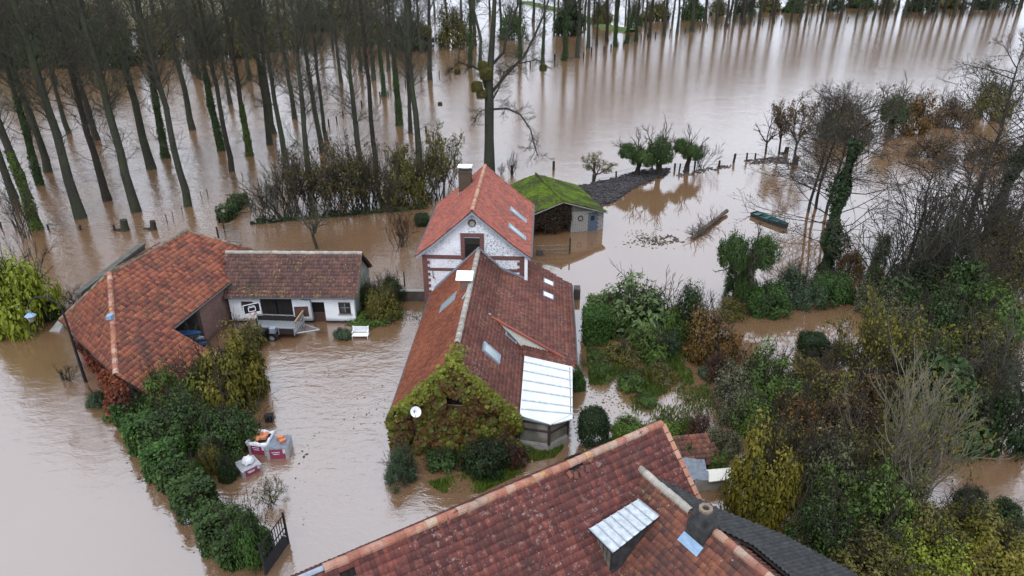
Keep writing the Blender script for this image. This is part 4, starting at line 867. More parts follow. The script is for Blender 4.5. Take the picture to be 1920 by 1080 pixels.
fr_ = MB().slab([ins(f0, f1, .08) - (0, 0, .2) + fn * .04, ins(f0, f1, .92) - (0, 0, .2) + fn * .04, drop(ins(f0, f1, .92)) + (0, 0, .12) + fn * .04, drop(ins(f0, f1, .08)) + (0, 0, .12) + fn * .04], .03, fn).build('dormer_window', M['brown_frame'], dor)
for i in range(4):
    a, b = .12 + i * .2, .28 + i * .2
    MB().slab([ins(f0, f1, a) - (0, 0, .27) + fn * .055, ins(f0, f1, b) - (0, 0, .27) + fn * .055, drop(ins(f0, f1, b)) + (0, 0, .2) + fn * .055, drop(ins(f0, f1, a)) + (0, 0, .2) + fn * .055], .01, fn).build('pane', M['dull_glass'], fr_)
s0, s1 = WL.uv(drop(f0)), WL.uv(drop(f1)); MB().slab([WL.pt(s0[0], s0[1] - .42, .08), WL.pt(s1[0], s1[1] - .42, .08), WL.pt(s1[0], s1[1] + .05, .12), WL.pt(s0[0], s0[1] + .05, .12)], .03, WL.n).build('sill_flashing', M['lead_blue'], dor)
# stub chimney on the wing ridge
cbx = WL.pt(*WL.hit(1312, 1000)); ctop = zat(957, cbx[1] + .35)
chm = empty('chimney', cbx); chm.parent = wing; chm.location = tuple(cbx - np.array(wing.location))
ca = math.atan2(wd[1], wd[0]); cc = cbx - wq * .12
def cb2(w, z0, z1, name, mat, dx=0.0): return MB().box((cc[0] - wq[0] * dx, cc[1] - wq[1] * dx, (z0 + z1) / 2), (w, w, z1 - z0), ca).build(name, mat, chm)
cb2(.86, cbx[2] - .9, cbx[2] + .55, 'stack', M['asbestos'])
V = []; 
for wv, z in ((.86, cbx[2] + .55), (.50, cbx[2] + 1.15)):
    for sx, sy in ((-1, -1), (1, -1), (1, 1), (-1, 1)): V.append(cc + wd * sx * wv / 2 + wq * sy * wv / 2 + np.array([0, 0, z - cc[2]]))
MB().hexa(V[:4], V[4:]).build('shoulder', M['asbestos'], chm)
V = []
for wv, z in ((.50, 1.15), (.50, 1.26), (.27, 1.26), (.27, .9)):
    for i in range(8): t = math.pi / 8 + i * math.pi / 4; V.append(cc + wd * math.cos(t) * wv / 1.85 + wq * math.sin(t) * wv / 1.85 + np.array([0, 0, cbx[2] + z - cc[2]]))
MB().add(V, [(8 * j + i, 8 * j + (i + 1) % 8, 8 * j + 8 + (i + 1) % 8, 8 * j + 8 + i) for j in range(3) for i in range(8)] + [tuple(range(24, 32))]).build('chimney_pot', M['ridge_moss'], chm)
q0 = WL.uv(cc); MB().slab([WL.pt(q0[0] - .5, q0[1] - .85, .09), WL.pt(q0[0] + .5, q0[1] - .85, .09), WL.pt(q0[0] + .5, q0[1] - .42, .09), WL.pt(q0[0] - .5, q0[1] - .42, .09)], .03, WL.n).build('flashing', M['lead_blue'], chm)
# dark corrugated lean-to roof on the far side of the wing
CR = Plane(w0 - wq * 5 - (0, 0, .42 * 5), wend - wq * 5 - (0, 0, .42 * 5), w0 - (0, 0, .02))
cpx = [(1206, 884), (1262, 908), (1300, 930), (1360, 958), (1470, 1002), (1600, 1072), (1640, 1100), (1520, 1110), (1480, 1078), (1412, 1022), (1345, 990), (1312, 978)]
cp = [CR.hit(*p) for p in cpx]; P_ = np.array(cp); st = .045; x0, x1 = P_[:, 0].min(), P_[:, 0].max(); V = []; F = []
lean = empty('corrugated_lean_to', CR.pt(*P_.mean(0))[:2].tolist() + [0], 'dark corrugated lean-to roof sloping toward the thicket', 'shed')
def span(x):
    ys = []
    for (ax, ay), (bx, by) in zip(cp, cp[1:] + cp[:1]):
        if (ax - x) * (bx - x) < 0: ys.append(ay + (by - ay) * (x - ax) / (bx - ax))
    return (min(ys), max(ys)) if len(ys) >= 2 else None
prev = None; i = 0; x = x0 + .01
while x < x1:
    s_ = span(x)
    if s_:
        h = .03 * math.sin(x / .09 * math.pi); V += [CR.pt(x, s_[0], h), CR.pt(x, s_[1], h)]
        if prev is not None: F.append((prev, prev + 1, prev + 3, prev + 2))
        prev = len(V) - 2
    x += st
MB().add(V, F).build('corrugated_sheet', M['asbestos'], lean)
MB().slab([CR.pt(*p, -.08) for p in cp], .08, CR.n).build('roof_deck', M['dark_wood'], lean)
lp = [CR.pt(*cp[i], -.1) for i in (1, 3, 4, 5)]
for a, b in zip(lp[:-1], lp[1:]):
    MB().hexa([(a[0] - .3, a[1] - .3, -.6), (b[0] - .3, b[1] - .3, -.6), (b[0] - .4, b[1] - .4, -.6), (a[0] - .4, a[1] - .4, -.6)], [(a[0] - .3, a[1] - .3, a[2] - .1), (b[0] - .3, b[1] - .3, b[2] - .1), (b[0] - .4, b[1] - .4, b[2] - .1), (a[0] - .4, a[1] - .4, a[2] - .1)]).build('wall', M['dark_concrete'], lean)

# ------------------------------------------------------------------ plants: generators
def leaf_mesh(name, C, Nrm, size, aspect=.55, rng=RNG, droop=0.0):
    """kite-shaped leaves at C facing roughly Nrm"""
    n = len(C); size = np.broadcast_to(np.asarray(size, float), (n,))[:, None]
    N = Nrm / (np.linalg.norm(Nrm, axis=1, keepdims=True) + 1e-9)
    R = rng.normal(size=(n, 3)); R[:, 2] -= droop
    A = np.cross(N, R); A /= (np.linalg.norm(A, axis=1, keepdims=True) + 1e-9); B = np.cross(N, A)
    s = size * np.clip(rng.lognormal(0, .32, (n, 1)), .4, 2.0)
    V = np.stack([C - A * s * .5, C + B * s * aspect * .5 - A * s * .05 + N * s * .08, C + A * s * .5, C - B * s * aspect * .5 - A * s * .05 + N * s * .08], 1)
    return mesh_np(name, V.reshape(-1, 3), np.arange(4 * n).reshape(n, 4))
def unit(n, rng=RNG):
    v = rng.normal(size=(n, 3)); return v / np.linalg.norm(v, axis=1, keepdims=True)
def shrub_leaves(name, n, leaf, clumps=60, shape='dome', rng=None, clump_r=.24, aspect=.55, loose=.25):
    """unit shrub: about 2 wide, 1 tall (dome) with uneven clumps"""
    rng = rng or np.random.default_rng(hash(name) % 1000)
    d = unit(clumps, rng); d[:, 2] = np.abs(d[:, 2])
    rad = rng.uniform(.35, .86, clumps)[:, None] ** .6
    lump = 1 + .22 * np.sin(d[:, :1] * 3.1 + rng.uniform(0, 6)) * np.cos(d[:, 1:2] * 2.7 + rng.uniform(0, 6))
    c = d * rad * lump * .84
    if shape == 'cone': c[:, :2] *= np.clip(1.15 - c[:, 2:3], .12, 1)
    if shape == 'upright': c[:, 2] = rng.uniform(.05, .9, clumps); c[:, :2] *= np.sqrt(np.clip(1 - (c[:, 2:3] - .35) ** 2 * 1.6, .05, 1)) * .95
    if shape == 'ball': c[:, 2] = c[:, 2] * .9 + .05; c[:, :2] *= .95
    cr = clump_r * rng.uniform(.6, 1.25, clumps)
    k = rng.integers(0, clumps, n); u = unit(n, rng); rr = rng.uniform(0, 1, n) ** (1 / 2.2)
    far = rng.uniform(0, 1, n) < loose; rr = np.where(far, rr * rng.uniform(1.0, 1.5, n), rr)
    p = c[k] + u * (cr[k] * rr)[:, None]; p[:, 2] = np.abs(p[:, 2]) * .98 + .01
    nrm = u * .8 + p * .7 + rng.normal(size=(n, 3)) * .35 + np.array([0, 0, .35])
    return leaf_mesh(name, p, nrm, leaf, aspect, rng)
def block_leaves(name, n, leaf, rng=None, rough=.05, rnd=.0):
    """clipped block: unit box 1x1x1 on the ground, leaves in its outer skin"""
    rng = rng or np.random.default_rng(hash(name) % 997)
    f = rng.integers(0, 6, n); p = rng.uniform(-.5, .5, (n, 3)); ax = np.array([2, 0, 0, 1, 1, 2])[f]; sg = np.array([1, 1, -1, 1, -1, 1])[f]
    p[np.arange(n), ax] = sg * .5; nrm = np.zeros((n, 3)); nrm[np.arange(n), ax] = sg
    if rnd:
        q = np.linalg.norm(p, axis=1, keepdims=True); ball = p / q * .56; p = p * (1 - rnd) + ball * rnd; nrm = nrm * (1 - rnd) + ball * rnd * 2
    p += rng.normal(0, rough, (n, 3)) * (rng.uniform(0, 1, (n, 1)) < .85) - nrm * rng.uniform(0, .12, (n, 1))
    p[:, 2] = np.clip(p[:, 2] + .5, .0, 1.4)
    return leaf_mesh(name, p, nrm + rng.normal(size=(n, 3)) * .5, leaf, .6, rng)
class Twigs:
    def __init__(s, seed): s.rnd = random.Random(seed); s.a = []; s.tips = []
    def seg(s, p, q, r0, r1): s.a.append((*p, *q, r0, r1))
    def branch(s, p, d, L, r, lvl, n_sub, up=.15, wob=.25, seg=4, sub_len=.55, sub_ang=.8, tipr=.25, start=.25):
        rnd = s.rnd; p = np.array(p, float); d = np.array(d, float); d /= np.linalg.norm(d); pts = [p]; dirs = [d]
        for i in range(seg):
            d = d + np.array([rnd.gauss(0, wob), rnd.gauss(0, wob), rnd.gauss(0, wob * .6) + up]); d /= np.linalg.norm(d)
            p = p + d * L / seg; pts.append(p); dirs.append(d)
        for i in range(seg): s.seg(pts[i], pts[i + 1], r * (1 - (1 - tipr) * i / seg), r * (1 - (1 - tipr) * (i + 1) / seg))
        if lvl <= 0: s.tips.append(pts[-1]); s.tips.append(pts[-2]); return pts
        for j in range(n_sub[0]):
            f = start + (1 - start) * (j + rnd.random()) / n_sub[0]; x = f * seg; i = min(int(x), seg - 1); q = pts[i] + (pts[i + 1] - pts[i]) * (x - i)
            dd = dirs[i]; v = np.array([rnd.gauss(0, 1), rnd.gauss(0, 1), rnd.gauss(0, .6)]); v -= dd * (v @ dd); v /= np.linalg.norm(v) + 1e-6
            nd = dd * math.cos(sub_ang) + v * math.sin(sub_ang)
            s.branch(q, nd, L * sub_len * (1.15 - .55 * f) * rnd.uniform(.7, 1.25), r * .45, lvl - 1, n_sub[1:] or [3], up, wob, max(2, seg - 1), sub_len, sub_ang, tipr, .2)
        s.tips.append(pts[-1]); return pts
    def mesh(s, name, sides=3, rmin=.004):
        A = np.array(s.a); n = len(A); p, q = A[:, :3], A[:, 3:6]; d = q - p; d /= np.linalg.norm(d, axis=1, keepdims=True) + 1e-9
        ref = np.where(np.abs(d[:, 2:3]) < .9, np.array([[0, 0, 1.0]]), np.array([[1.0, 0, 0]])); a = np.cross(d, ref); a /= np.linalg.norm(a, axis=1, keepdims=True); b = np.cross(d, a)
        r0, r1 = np.maximum(A[:, 6], rmin)[:, None], np.maximum(A[:, 7], rmin)[:, None]; V = []
        for c, r in ((p, r0), (q, r1)):
            for i in range(sides):
                t = 2 * math.pi * i / sides; V.append(c + (a * math.cos(t) + b * math.sin(t)) * r)
        V = np.stack(V, 1); F = np.array([(i, (i + 1) % sides, sides + (i + 1) % sides, sides + i) for i in range(sides)])
        return mesh_np(name, V.reshape(-1, 3), (F[None] + (np.arange(n) * 2 * sides)[:, None, None]).reshape(-1, 4))
def trunk_mesh(name, pts, radii, n=9, flare=1.0, rng=RNG):
    pts = np.array(pts, float); V = []; k = len(pts)
    for i in range(k):
        for j in range(n):
            t = 2 * math.pi * j / n; r = radii[i] * (1 + rng.normal(0, .05)); V.append(pts[i] + np.array([math.cos(t), math.sin(t), 0]) * r)
    F = [(i * n + j, i * n + (j + 1) % n, (i + 1) * n + (j + 1) % n, (i + 1) * n + j) for i in range(k - 1) for j in range(n)]
    return mesh_np(name, np.array(V), np.array(F))
def poplar(seed, h=27.0, r=.40, spread=1.0, dens=1.0, low=.26):
    """trunk mesh, crown mesh of bare limbs and twigs"""
    rng = np.random.default_rng(seed); T_ = Twigs(seed); rnd = T_.rnd; K = 14; pts = []; rad = []; x = y = 0.0
    for i in range(K):
        f = i / (K - 1); x += rng.normal(0, .07); y += rng.normal(0, .07); pts.append((x, y, -.5 + f * (h + .5))); rad.append(r * (1 + .28 * math.exp(-f * 22)) * (1 - f) ** .75 + .02)
    P = np.array(pts)
    def tp(z): return np.array([np.interp(z, P[:, 2], P[:, 0]), np.interp(z, P[:, 2], P[:, 1]), z])
    nb = int(58 * dens)
    for i in range(nb):
        f = low + (.98 - low) * (i + rnd.random()) / nb; z = f * h; az = rnd.uniform(0, 6.283); el = rnd.uniform(.55, 1.05)
        Lb = spread * (1.1 + 4.4 * math.sin(math.pi * min(1, (f - low + .10) / (1.10 - low))) ** .8) * rnd.uniform(.55, 1.15)
        T_.branch(tp(z), (math.cos(az) * math.cos(el), math.sin(az) * math.cos(el), math.sin(el)), Lb, .055 * (1.25 - f) * (Lb / 3) ** .5 + .008, 2, [6, 5], up=.08, wob=.18, seg=4, sub_len=.55, sub_ang=.7)
    for i in range(5):      # odd heavier limbs below the crown
        z = rnd.uniform(.16, low + .08) * h; az = rnd.uniform(0, 6.283); T_.branch(tp(z), (math.cos(az) * .85, math.sin(az) * .85, .45), rnd.uniform(2.5, 5.0), .05, 2, [5, 4], up=.06, wob=.2, seg=5, sub_len=.5, sub_ang=.7)
    for i in range(26):      # short shoots low on the trunk
        z = rnd.uniform(.05, low + .1) * h; az = rnd.uniform(0, 6.283); el = rnd.uniform(-.2, .7)
        T_.branch(tp(z), (math.cos(az) * math.cos(el), math.sin(az) * math.cos(el), math.sin(el)), rnd.uniform(.7, 2.6), .014, 1, [5], up=.06, wob=.25, seg=4, sub_len=.5, sub_ang=.8)
    return trunk_mesh('poplar_trunk', pts, rad), T_.mesh('poplar_crown', 3, .011), P, rad
def ivy_on(P, rad, z0, z1, n, seed, thick=.28, leaf=.17):
    rng = np.random.default_rng(seed); z = z0 + (z1 - z0) * rng.uniform(0, 1, n) ** 1.15; t = rng.uniform(0, 6.283, n); P = np.array(P)
    cx, cy = np.interp(z, P[:, 2], P[:, 0]), np.interp(z, P[:, 2], P[:, 1]); rr = np.interp(z, P[:, 2], rad) + thick * rng.uniform(.05, 1, n) * np.clip(.5 + .4 * np.sin(z * 1.7 + seed) + .35 * np.sin(z * .8 + t * 1.0 + seed * 2), .05, 1.3) * (1 - .5 * (z - z0) / (z1 - z0))
    C = np.stack([cx + np.cos(t) * rr, cy + np.sin(t) * rr, z], 1); N = np.stack([np.cos(t), np.sin(t), np.full(n, .35)], 1) + rng.normal(size=(n, 3)) * .4
    return leaf_mesh('ivy', C, N, leaf, .75, rng)
def bare_shrub(seed, stems=14, sub=(6, 5), L=1.0, r=.016, spread=.55, up=.06, wob=.16):
    """unit bare shrub about 1 tall"""
    T_ = Twigs(seed); rnd = T_.rnd
    for i in range(stems):
        az = rnd.uniform(0, 6.283); el = rnd.uniform(.75, 1.5); b = (rnd.gauss(0, .10), rnd.gauss(0, .10), -.05)
        T_.branch(b, (math.cos(az) * math.cos(el) * spread * 1.8, math.sin(az) * math.cos(el) * spread * 1.8, math.sin(el)), L * rnd.uniform(.6, 1.0), r * rnd.uniform(.6, 1.1), 2, list(sub), up=up, wob=wob, seg=5, sub_len=.45, sub_ang=.6, start=.3)
    return T_
def small_tree(seed, trunk=.3, stems=3, L=.75, r=.04, sub=(7, 5, 3), spread=.8, up=.03, wob=.22):
    """unit tree about 1 tall: short trunk, spreading limbs"""
    T_ = Twigs(seed); rnd = T_.rnd
    pts = T_.branch((0, 0, -.06), (rnd.gauss(0, .12), rnd.gauss(0, .12), 1), trunk + .06, r, 0, [], up=0, wob=.08, seg=3, tipr=.8); T_.tips.clear()
    top = pts[-1]
    for i in range(stems):
        az = 6.283 * i / stems + rnd.uniform(-.5, .5); el = rnd.uniform(.5, 1.2)
        T_.branch(top - np.array([0, 0, trunk * .25 * rnd.random()]), (math.cos(az) * math.cos(el) * spread, math.sin(az) * math.cos(el) * spread, math.sin(el)), L * rnd.uniform(.75, 1.0), r * .6, 2, list(sub), up=up, wob=wob, seg=5, sub_len=.5, sub_ang=.75, start=.15)
    return T_
def tips_leaves(name, T_, n, leaf, seed=1, spread=.05):
    rng = np.random.default_rng(seed); tp = np.array(T_.tips); k = rng.integers(0, len(tp), n)
    return leaf_mesh(name, tp[k] + rng.normal(0, spread, (n, 3)), unit(n, rng) + (0, 0, .4), leaf, .6, rng)

# prototypes (mesh data shared by every copy)
POP = [poplar(11 + i, h=h, r=r, spread=s, dens=d, low=lo) for i, (h, r, s, d, lo) in enumerate(((27, .38, 1.0, 1.0, .30), (29, .40, 1.1, .95, .34), (26, .33, .9, 1.0, .28), (28, .36, 1.05, 1.05, .38), (30, .44, 1.15, 1.0, .32)))]
IVYM = {(i, k): ivy_on(POP[i][2], POP[i][3], -.1, z1, n, 40 + i + k, thick=th) for i in range(5) for k, (z1, n, th) in enumerate(((9.0, 3200, .25), (15.0, 4600, .42)))}
PROTO = {}
PROTO['dense'] = [shrub_leaves(f'dense{i}', 9500, .062, 90, rng=np.random.default_rng(100 + i), clump_r=.20) for i in range(3)]
PROTO['coarse'] = [shrub_leaves(f'coarse{i}', 3600, .10, 46, rng=np.random.default_rng(110 + i), clump_r=.26) for i in range(3)]
PROTO['loose'] = [shrub_leaves(f'loose{i}', 5200, .055, 60, rng=np.random.default_rng(120 + i), clump_r=.22, loose=.55) for i in range(3)]
PROTO['upright'] = [shrub_leaves(f'upright{i}', 8000, .058, 80, 'upright', np.random.default_rng(130 + i), clump_r=.24) for i in range(2)]
PROTO['ball'] = [block_leaves(f'ball{i}', 10000, .055, np.random.default_rng(140 + i), .04, .7) for i in range(2)]
PROTO['block'] = [block_leaves(f'block{i}', 11000, .055, np.random.default_rng(150 + i), .04, .15) for i in range(2)]
PROTO['fine'] = [shrub_leaves(f'fine{i}', 13000, .040, 110, rng=np.random.default_rng(160 + i), clump_r=.19, loose=.4) for i in range(2)]
PROTO['broad'] = [shrub_leaves(f'broad{i}', 3600, .12, 55, rng=np.random.default_rng(170 + i), clump_r=.26, aspect=.38, loose=.3) for i in range(2)]
_bs = [bare_shrub(200 + i) for i in range(4)]
PROTO['bare'] = [t.mesh('bare', 3, .0034) for t in _bs]
PROTO['bare_leaf'] = [tips_leaves('bare_leaf', t, 1500, .035, 5 + i, .03) for i, t in enumerate(_bs)]
_ws = [bare_shrub(220 + i, stems=24, sub=(8, 4), spread=.9, up=.10, wob=.13, r=.012) for i in range(2)]
PROTO['willow'] = [t.mesh('willow', 3, .0016) for t in _ws]
PROTO['willow_leaf'] = [tips_leaves('willow_leaf', t, 1600, .022, 15 + i, .03) for i, t in enumerate(_ws)]
_st = [small_tree(240 + i, stems=4) for i in range(4)]
PROTO['tree'] = [t.mesh('small_tree', 4, .0022) for t in _st]
PROTO['tree_leaf'] = [tips_leaves('tree_leaf', t, 2000, .034, 25 + i, .03) for i, t in enumerate(_st)]
def alder(seed, h=12.0):
    T_ = Twigs(seed); rnd = T_.rnd; rng = np.random.default_rng(seed); K = 9; pts = []; rad = []; x = y = 0
    for i in range(K):
        f = i / (K - 1); x += rng.normal(0, .10); y += rng.normal(0, .10); pts.append((x, y, -.5 + f * (h + .5))); rad.append(.19 * (1 - f) ** .7 + .015)
    P = np.array(pts)
    for i in range(34):
        f = .16 + .8 * (i + rnd.random()) / 34; z = f * h; az = rnd.uniform(0, 6.283); el = rnd.uniform(.05, .75); Lb = (1.4 + 4.2 * math.sin(math.pi * min(1, f * .9 + .1)) ** .7) * rnd.uniform(.6, 1.15)
        T_.branch((np.interp(z, P[:, 2], P[:, 0]), np.interp(z, P[:, 2], P[:, 1]), z), (math.cos(az) * math.cos(el), math.sin(az) * math.cos(el), math.sin(el)), Lb, .05, 2, [7, 5], up=.02, wob=.2, seg=4, sub_len=.5, sub_ang=.75)
    return trunk_mesh('alder_trunk', pts, rad), T_.mesh('alder_crown', 3, .010), P, rad, tips_leaves('alder_catkins', T_, 2200, .10, seed, .1)
ALD = [alder(300 + i, h) for i, h in enumerate((12.5, 11.0, 13.5))]

# ------------------------------------------------------------------ plants: placing
def part(name, me, mat, parent):
    o = bpy.data.objects.new(name, me); col.objects.link(o); o.parent = parent
    if not me.materials: me.materials.append(mat)
    o.material_slots[0].link = 'OBJECT'; o.material_slots[0].material = mat
    return o
def plant(name, u, v, w_px, h_px, kind, mat, label, cat='bush', twig=None, group=None, var=None, z=0.0, leaf=None, depth=1.0, stem=True):
    """a shrub whose foot stands at sight line (u, v) on level z; size from its span there"""
    p = at(u, v, z); k = pxm(p); dep = math.atan2(CAM_H - z, float(np.hypot(p[0], p[1]))); w = w_px / k; h = max(.25, (h_px - w_px * .5 * math.sin(dep) * .35) / (k * math.cos(dep)))
    p = p + np.array([0, w * .22 * depth, 0])
    r = empty(name, p, label, cat, group, rz=random.uniform(0, 6.28))
    i = random.randrange(9) if var is None else var
    if kind in ('dense', 'coarse', 'loose', 'fine', 'broad', 'upright', 'ball', 'block'):
        L_ = PROTO[kind]; s = (w / 2, w / 2 * depth, h) if kind not in ('ball', 'block') else (w, w * depth, h)
        if kind == 'block': r.rotation_euler = (0, 0, random.uniform(-.1, .1))
        r.scale = s; part('foliage', L_[i % len(L_)], G[mat], r)
        if stem: part('stems', PROTO['bare'][i % 4], M[twig or 'twig_dark'], r).scale = (1.25, 1.25, 1.08) if kind not in ('ball', 'block') else (.35, .35, .8)
    else:
        L_ = PROTO[kind]; j = i % len(L_); base = {'bare': .55, 'willow': .75, 'tree': .55}[kind]
        r.scale = (w / (2 * base), w / (2 * base) * depth, h); part('branches', L_[j], M[twig or 'twig'], r)
        if leaf: part('foliage', PROTO[kind + '_leaf'][j], G[leaf], r)
    return r
def ordinal(n):
    one = 'first second third fourth fifth sixth seventh eighth ninth tenth eleventh twelfth thirteenth fourteenth fifteenth sixteenth seventeenth eighteenth nineteenth'.split(); n += 1
    if n < 20: return one[n - 1]
    t, u = divmod(n, 10); return ['twentieth', 'thirtieth', 'fortieth', 'fiftieth', 'sixtieth'][t - 2] if u == 0 else ['twenty', 'thirty', 'forty', 'fifty', 'sixty'][t - 2] + '-' + one[u - 1]
def stand(u, v, i, label, group, ivy=None, s=1.0, sr=1.0, ivymat='ivy'):
    p = at(u, v); r = empty('poplar_tree', p, label, 'tree', group, rz=random.uniform(0, 6.28), scale=(s * sr, s * sr, s))
    g = random.uniform(.78, 1.22); r.rotation_euler = (random.gauss(0, .014), random.gauss(0, .014), r.rotation_euler[2])
    part('trunk', POP[i][0], M['bark'] if random.random() < .7 else M['bark_dark'], r).scale = (g, g, 1); part('crown', POP[i][1], M['twig'], r)
    if ivy is not None: part('ivy', IVYM[(i, ivy)], G[ivymat], r).scale = (g, g, random.uniform(.8, 1.15))
    return r
for i in range(5):
    for me in (POP[i][0],): me.polygons.foreach_set('use_smooth', np.ones(len(me.polygons), bool))

GROVE = [(25, 371, None), (72, 429, 'b'), (73, 345, 0), (90, 323, None), (150, 409, None), (200, 376, None), (257, 396, None), (238, 343, None), (350, 386, None), (283, 317, None), (312, 295, 0), (362, 243, None),
         (415, 283, 0), (433, 321, None), (433, 195, None), (468, 292, 'b'), (469, 152, None), (507, 270, None), (515, 250, None), (538, 315, None), (583, 375, None), (552, 223, None), (605, 287, None), (613, 263, None),
         (373, 147, None), (363, 139, None), (175, 155, None), (27, 163, 0), (103, 163, None), (243, 150, None), (578, 123, None), (625, 93, None), (683, 353, None), (703, 322, None), (720, 180, 1), (728, 132, None),
         (748, 235, 0), (767, 250, None), (787, 345, None), (807, 150, None), (882, 127, 1), (975, 110, 1), (642, 155, None), (675, 135, None), (700, 150, None), (-30, 300, None), (-60, 390, None), (-95, 330, None), (130, 250, None), (60, 240, None), (180, 262, None)]
order = sorted(range(len(GROVE)), key=lambda k: GROVE[k][0]); rank = {k: n for n, k in enumerate(order)}
for k, (u, v, iv) in enumerate(GROVE):
    what = 'ivy-wrapped poplar' if iv is not None else 'bare poplar'
    o = stand(u, v, k % 5, f'{what} in the flooded grove, {ordinal(rank[k])} trunk counting from the left', 'poplars of the flooded grove', ivy=(0 if iv == 'b' else iv), s=random.uniform(.92, 1.05), sr=1.0, ivymat='ivy_bright' if iv == 'b' else 'ivy')
LINE = [(1018, 117, 0), (1057, 113, 1), (1083, 108, None), (1102, 90, None), (1120, 85, None), (1137, 78, None), (1155, 87, 1), (1175, 82, 0), (1193, 77, 0), (1220, 71, None), (1245, 68, None), (1270, 63, None), (1210, 60, None), (1297, 59, None), (1323, 45, None), (1342, 53, None), (1361, 50, None), (1377, 41, None), (1392, 47, None), (1408, 38, None), (1423, 45, None), (1451, 43, None), (1483, 42, None), (1501, 33, None), (1512, 41, None), (1523, 22, None), (1543, 39, None), (1557, 22, None), (1575, 37, None), (1605, 36, None), (1623, 28, None), (1636, 35, None), (1653, 28, None), (1665, 34, None), (1680, 27, None), (1694, 33, None), (1707, 26, None), (1728, 32, None), (1740, 26, None), (1756, 32, None), (1770, 26, None), (1788, 31, None), (1802, 26, None), (1818, 30, None), (1850, 28, None), (1868, 20, None), (1885, 27, None), (1908, 22, None), (1945, 24, None), (1990, 22, None)]
order = sorted(range(len(LINE)), key=lambda k: LINE[k][0]); rank = {k: n for n, k in enumerate(order)}
for k, (u, v, iv) in enumerate(LINE):
    what = 'ivy-wrapped poplar' if iv is not None else 'bare poplar'
    stand(u, v, (k * 3) % 5, f'{what} in the far line beyond the lake, {ordinal(rank[k])} trunk from its left end', 'poplars in the far line', ivy=iv, s=random.uniform(.9, 1.05), sr=1.3 if iv is None else 1.15)

BACK = [(1045 + i * 21 + (i * 37) % 13, 52 - i * .75 - (i * 29) % 17 if i < 20 else 28 - (i * 29) % 14) for i in range(42)]
for k, (u, v) in enumerate(BACK):
    stand(u, v, (k * 2 + 1) % 5, f'slender poplar in the wood behind the far line, {ordinal(sorted(BACK).index((u, v)))} from the left', 'poplars behind the far line', s=random.uniform(.85, 1.0), sr=1.2)

# ------------------------------------------------------------------ the lone tree with mistletoe
def lone_tree():
    p = at(917, 322); r = empty('lone_tree', p, 'big bare tree with mistletoe balls standing behind the tall house', 'tree')
    T_ = Twigs(77); rnd = T_.rnd; zb = lambda v: zat(v, p[1]); xw = lambda u, v: (u - 960) / pxm((p[0], p[1], zb(v))) - p[0]
    tr = [(917, 330), (917, 260), (917, 195), (917, 150), (921, 100), (925, 40), (930, -60), (930, -160)]; rad = [.72, .58, .54, .46, .36, .28, .18, .08]
    P = [np.array([xw(u, v) + 0, random.gauss(0, .1) if i > 2 else 0, zb(v)]) for i, (u, v) in enumerate(tr)]; P[0][2] = -.5
    part('trunk', trunk_mesh('lone_trunk', P, rad), M['bark'], r).data.polygons.foreach_set('use_smooth', np.ones(7 * 9, bool))
    def limb(pts, y, r0, sub=8, L2=3.2):
        Q = [np.array([xw(u, v), y * i / (len(pts) - 1), zb(v)]) for i, (u, v) in enumerate(pts)]
        for i in range(len(Q) - 1):
            T_.seg(Q[i], Q[i + 1], 1.35 * r0 * (1 - .7 * i / len(Q)), 1.35 * r0 * (1 - .7 * (i + 1) / len(Q)))
            d = Q[i + 1] - Q[i]
            for j in range(sub):
                f = rnd.random(); q = Q[i] + d * f; v = np.array([rnd.gauss(0, 1), rnd.gauss(0, 1), rnd.gauss(0.1, .8)]) + d / np.linalg.norm(d) * .9
                T_.branch(q, v, L2 * rnd.uniform(.4, 1.1), .04, 2, [6, 4], up=0.0, wob=.2, seg=4, sub_len=.5, sub_ang=.7)
    limb([(926, 205), (950, 202), (975, 212), (995, 240), (1000, 262), (1008, 285)], -2, .12, 7, 2.2)
    limb([(924, 172), (950, 140), (985, 105), (1000, 75), (1020, 30), (1040, -30)], 1.5, .18, 7, 3.0)
    limb([(912, 165), (900, 120), (902, 70), (890, 20), (880, -50)], -1.5, .2, 7, 3.2)
    limb([(922, 122), (945, 95), (950, 60), (970, 10), (975, -60)], -2, .15, 7, 3.0)
    limb([(915, 140), (885, 125), (860, 118), (848, 130)], 1, .09, 7, 2.2)
    limb([(922, 190), (935, 165), (945, 135), (965, 120), (1005, 110), (1035, 128)], -1, .09, 7, 2.2)
    limb([(915, 205), (900, 208), (892, 220), (890, 235)], -1, .05, 5, 1.6)
    for z in range(14):
        zz = P[5][2] + (P[7][2] - P[5][2]) * rnd.random(); az = rnd.uniform(0, 6.28)
        T_.branch((P[6][0], 0, zz), (math.cos(az) * .8, math.sin(az) * .8, .7), rnd.uniform(2.5, 5), .06, 2, [7, 5], up=.05, wob=.18, seg=4)
    part('crown', T_.mesh('lone_crown', 3, .012), M['twig'], r)
    for i, (u, v, d) in enumerate(((895, 165, 26), (903, 178, 22), (1018, 128, 17), (912, 140, 30), (858, 135, 14), (905, 125, 22), (800, 60, 24), (826, 195, 10))):
        q = np.array([xw(u, v), -.5, zb(v)]); s = d / pxm(p + q) / 1.6; o = part('mistletoe', PROTO['ball'][0], G['olive'], r); o.location = tuple(q - (0, 0, s / 2)); o.scale = (s * 1.3, s * 1.3, s * 1.3)
lone_tree()

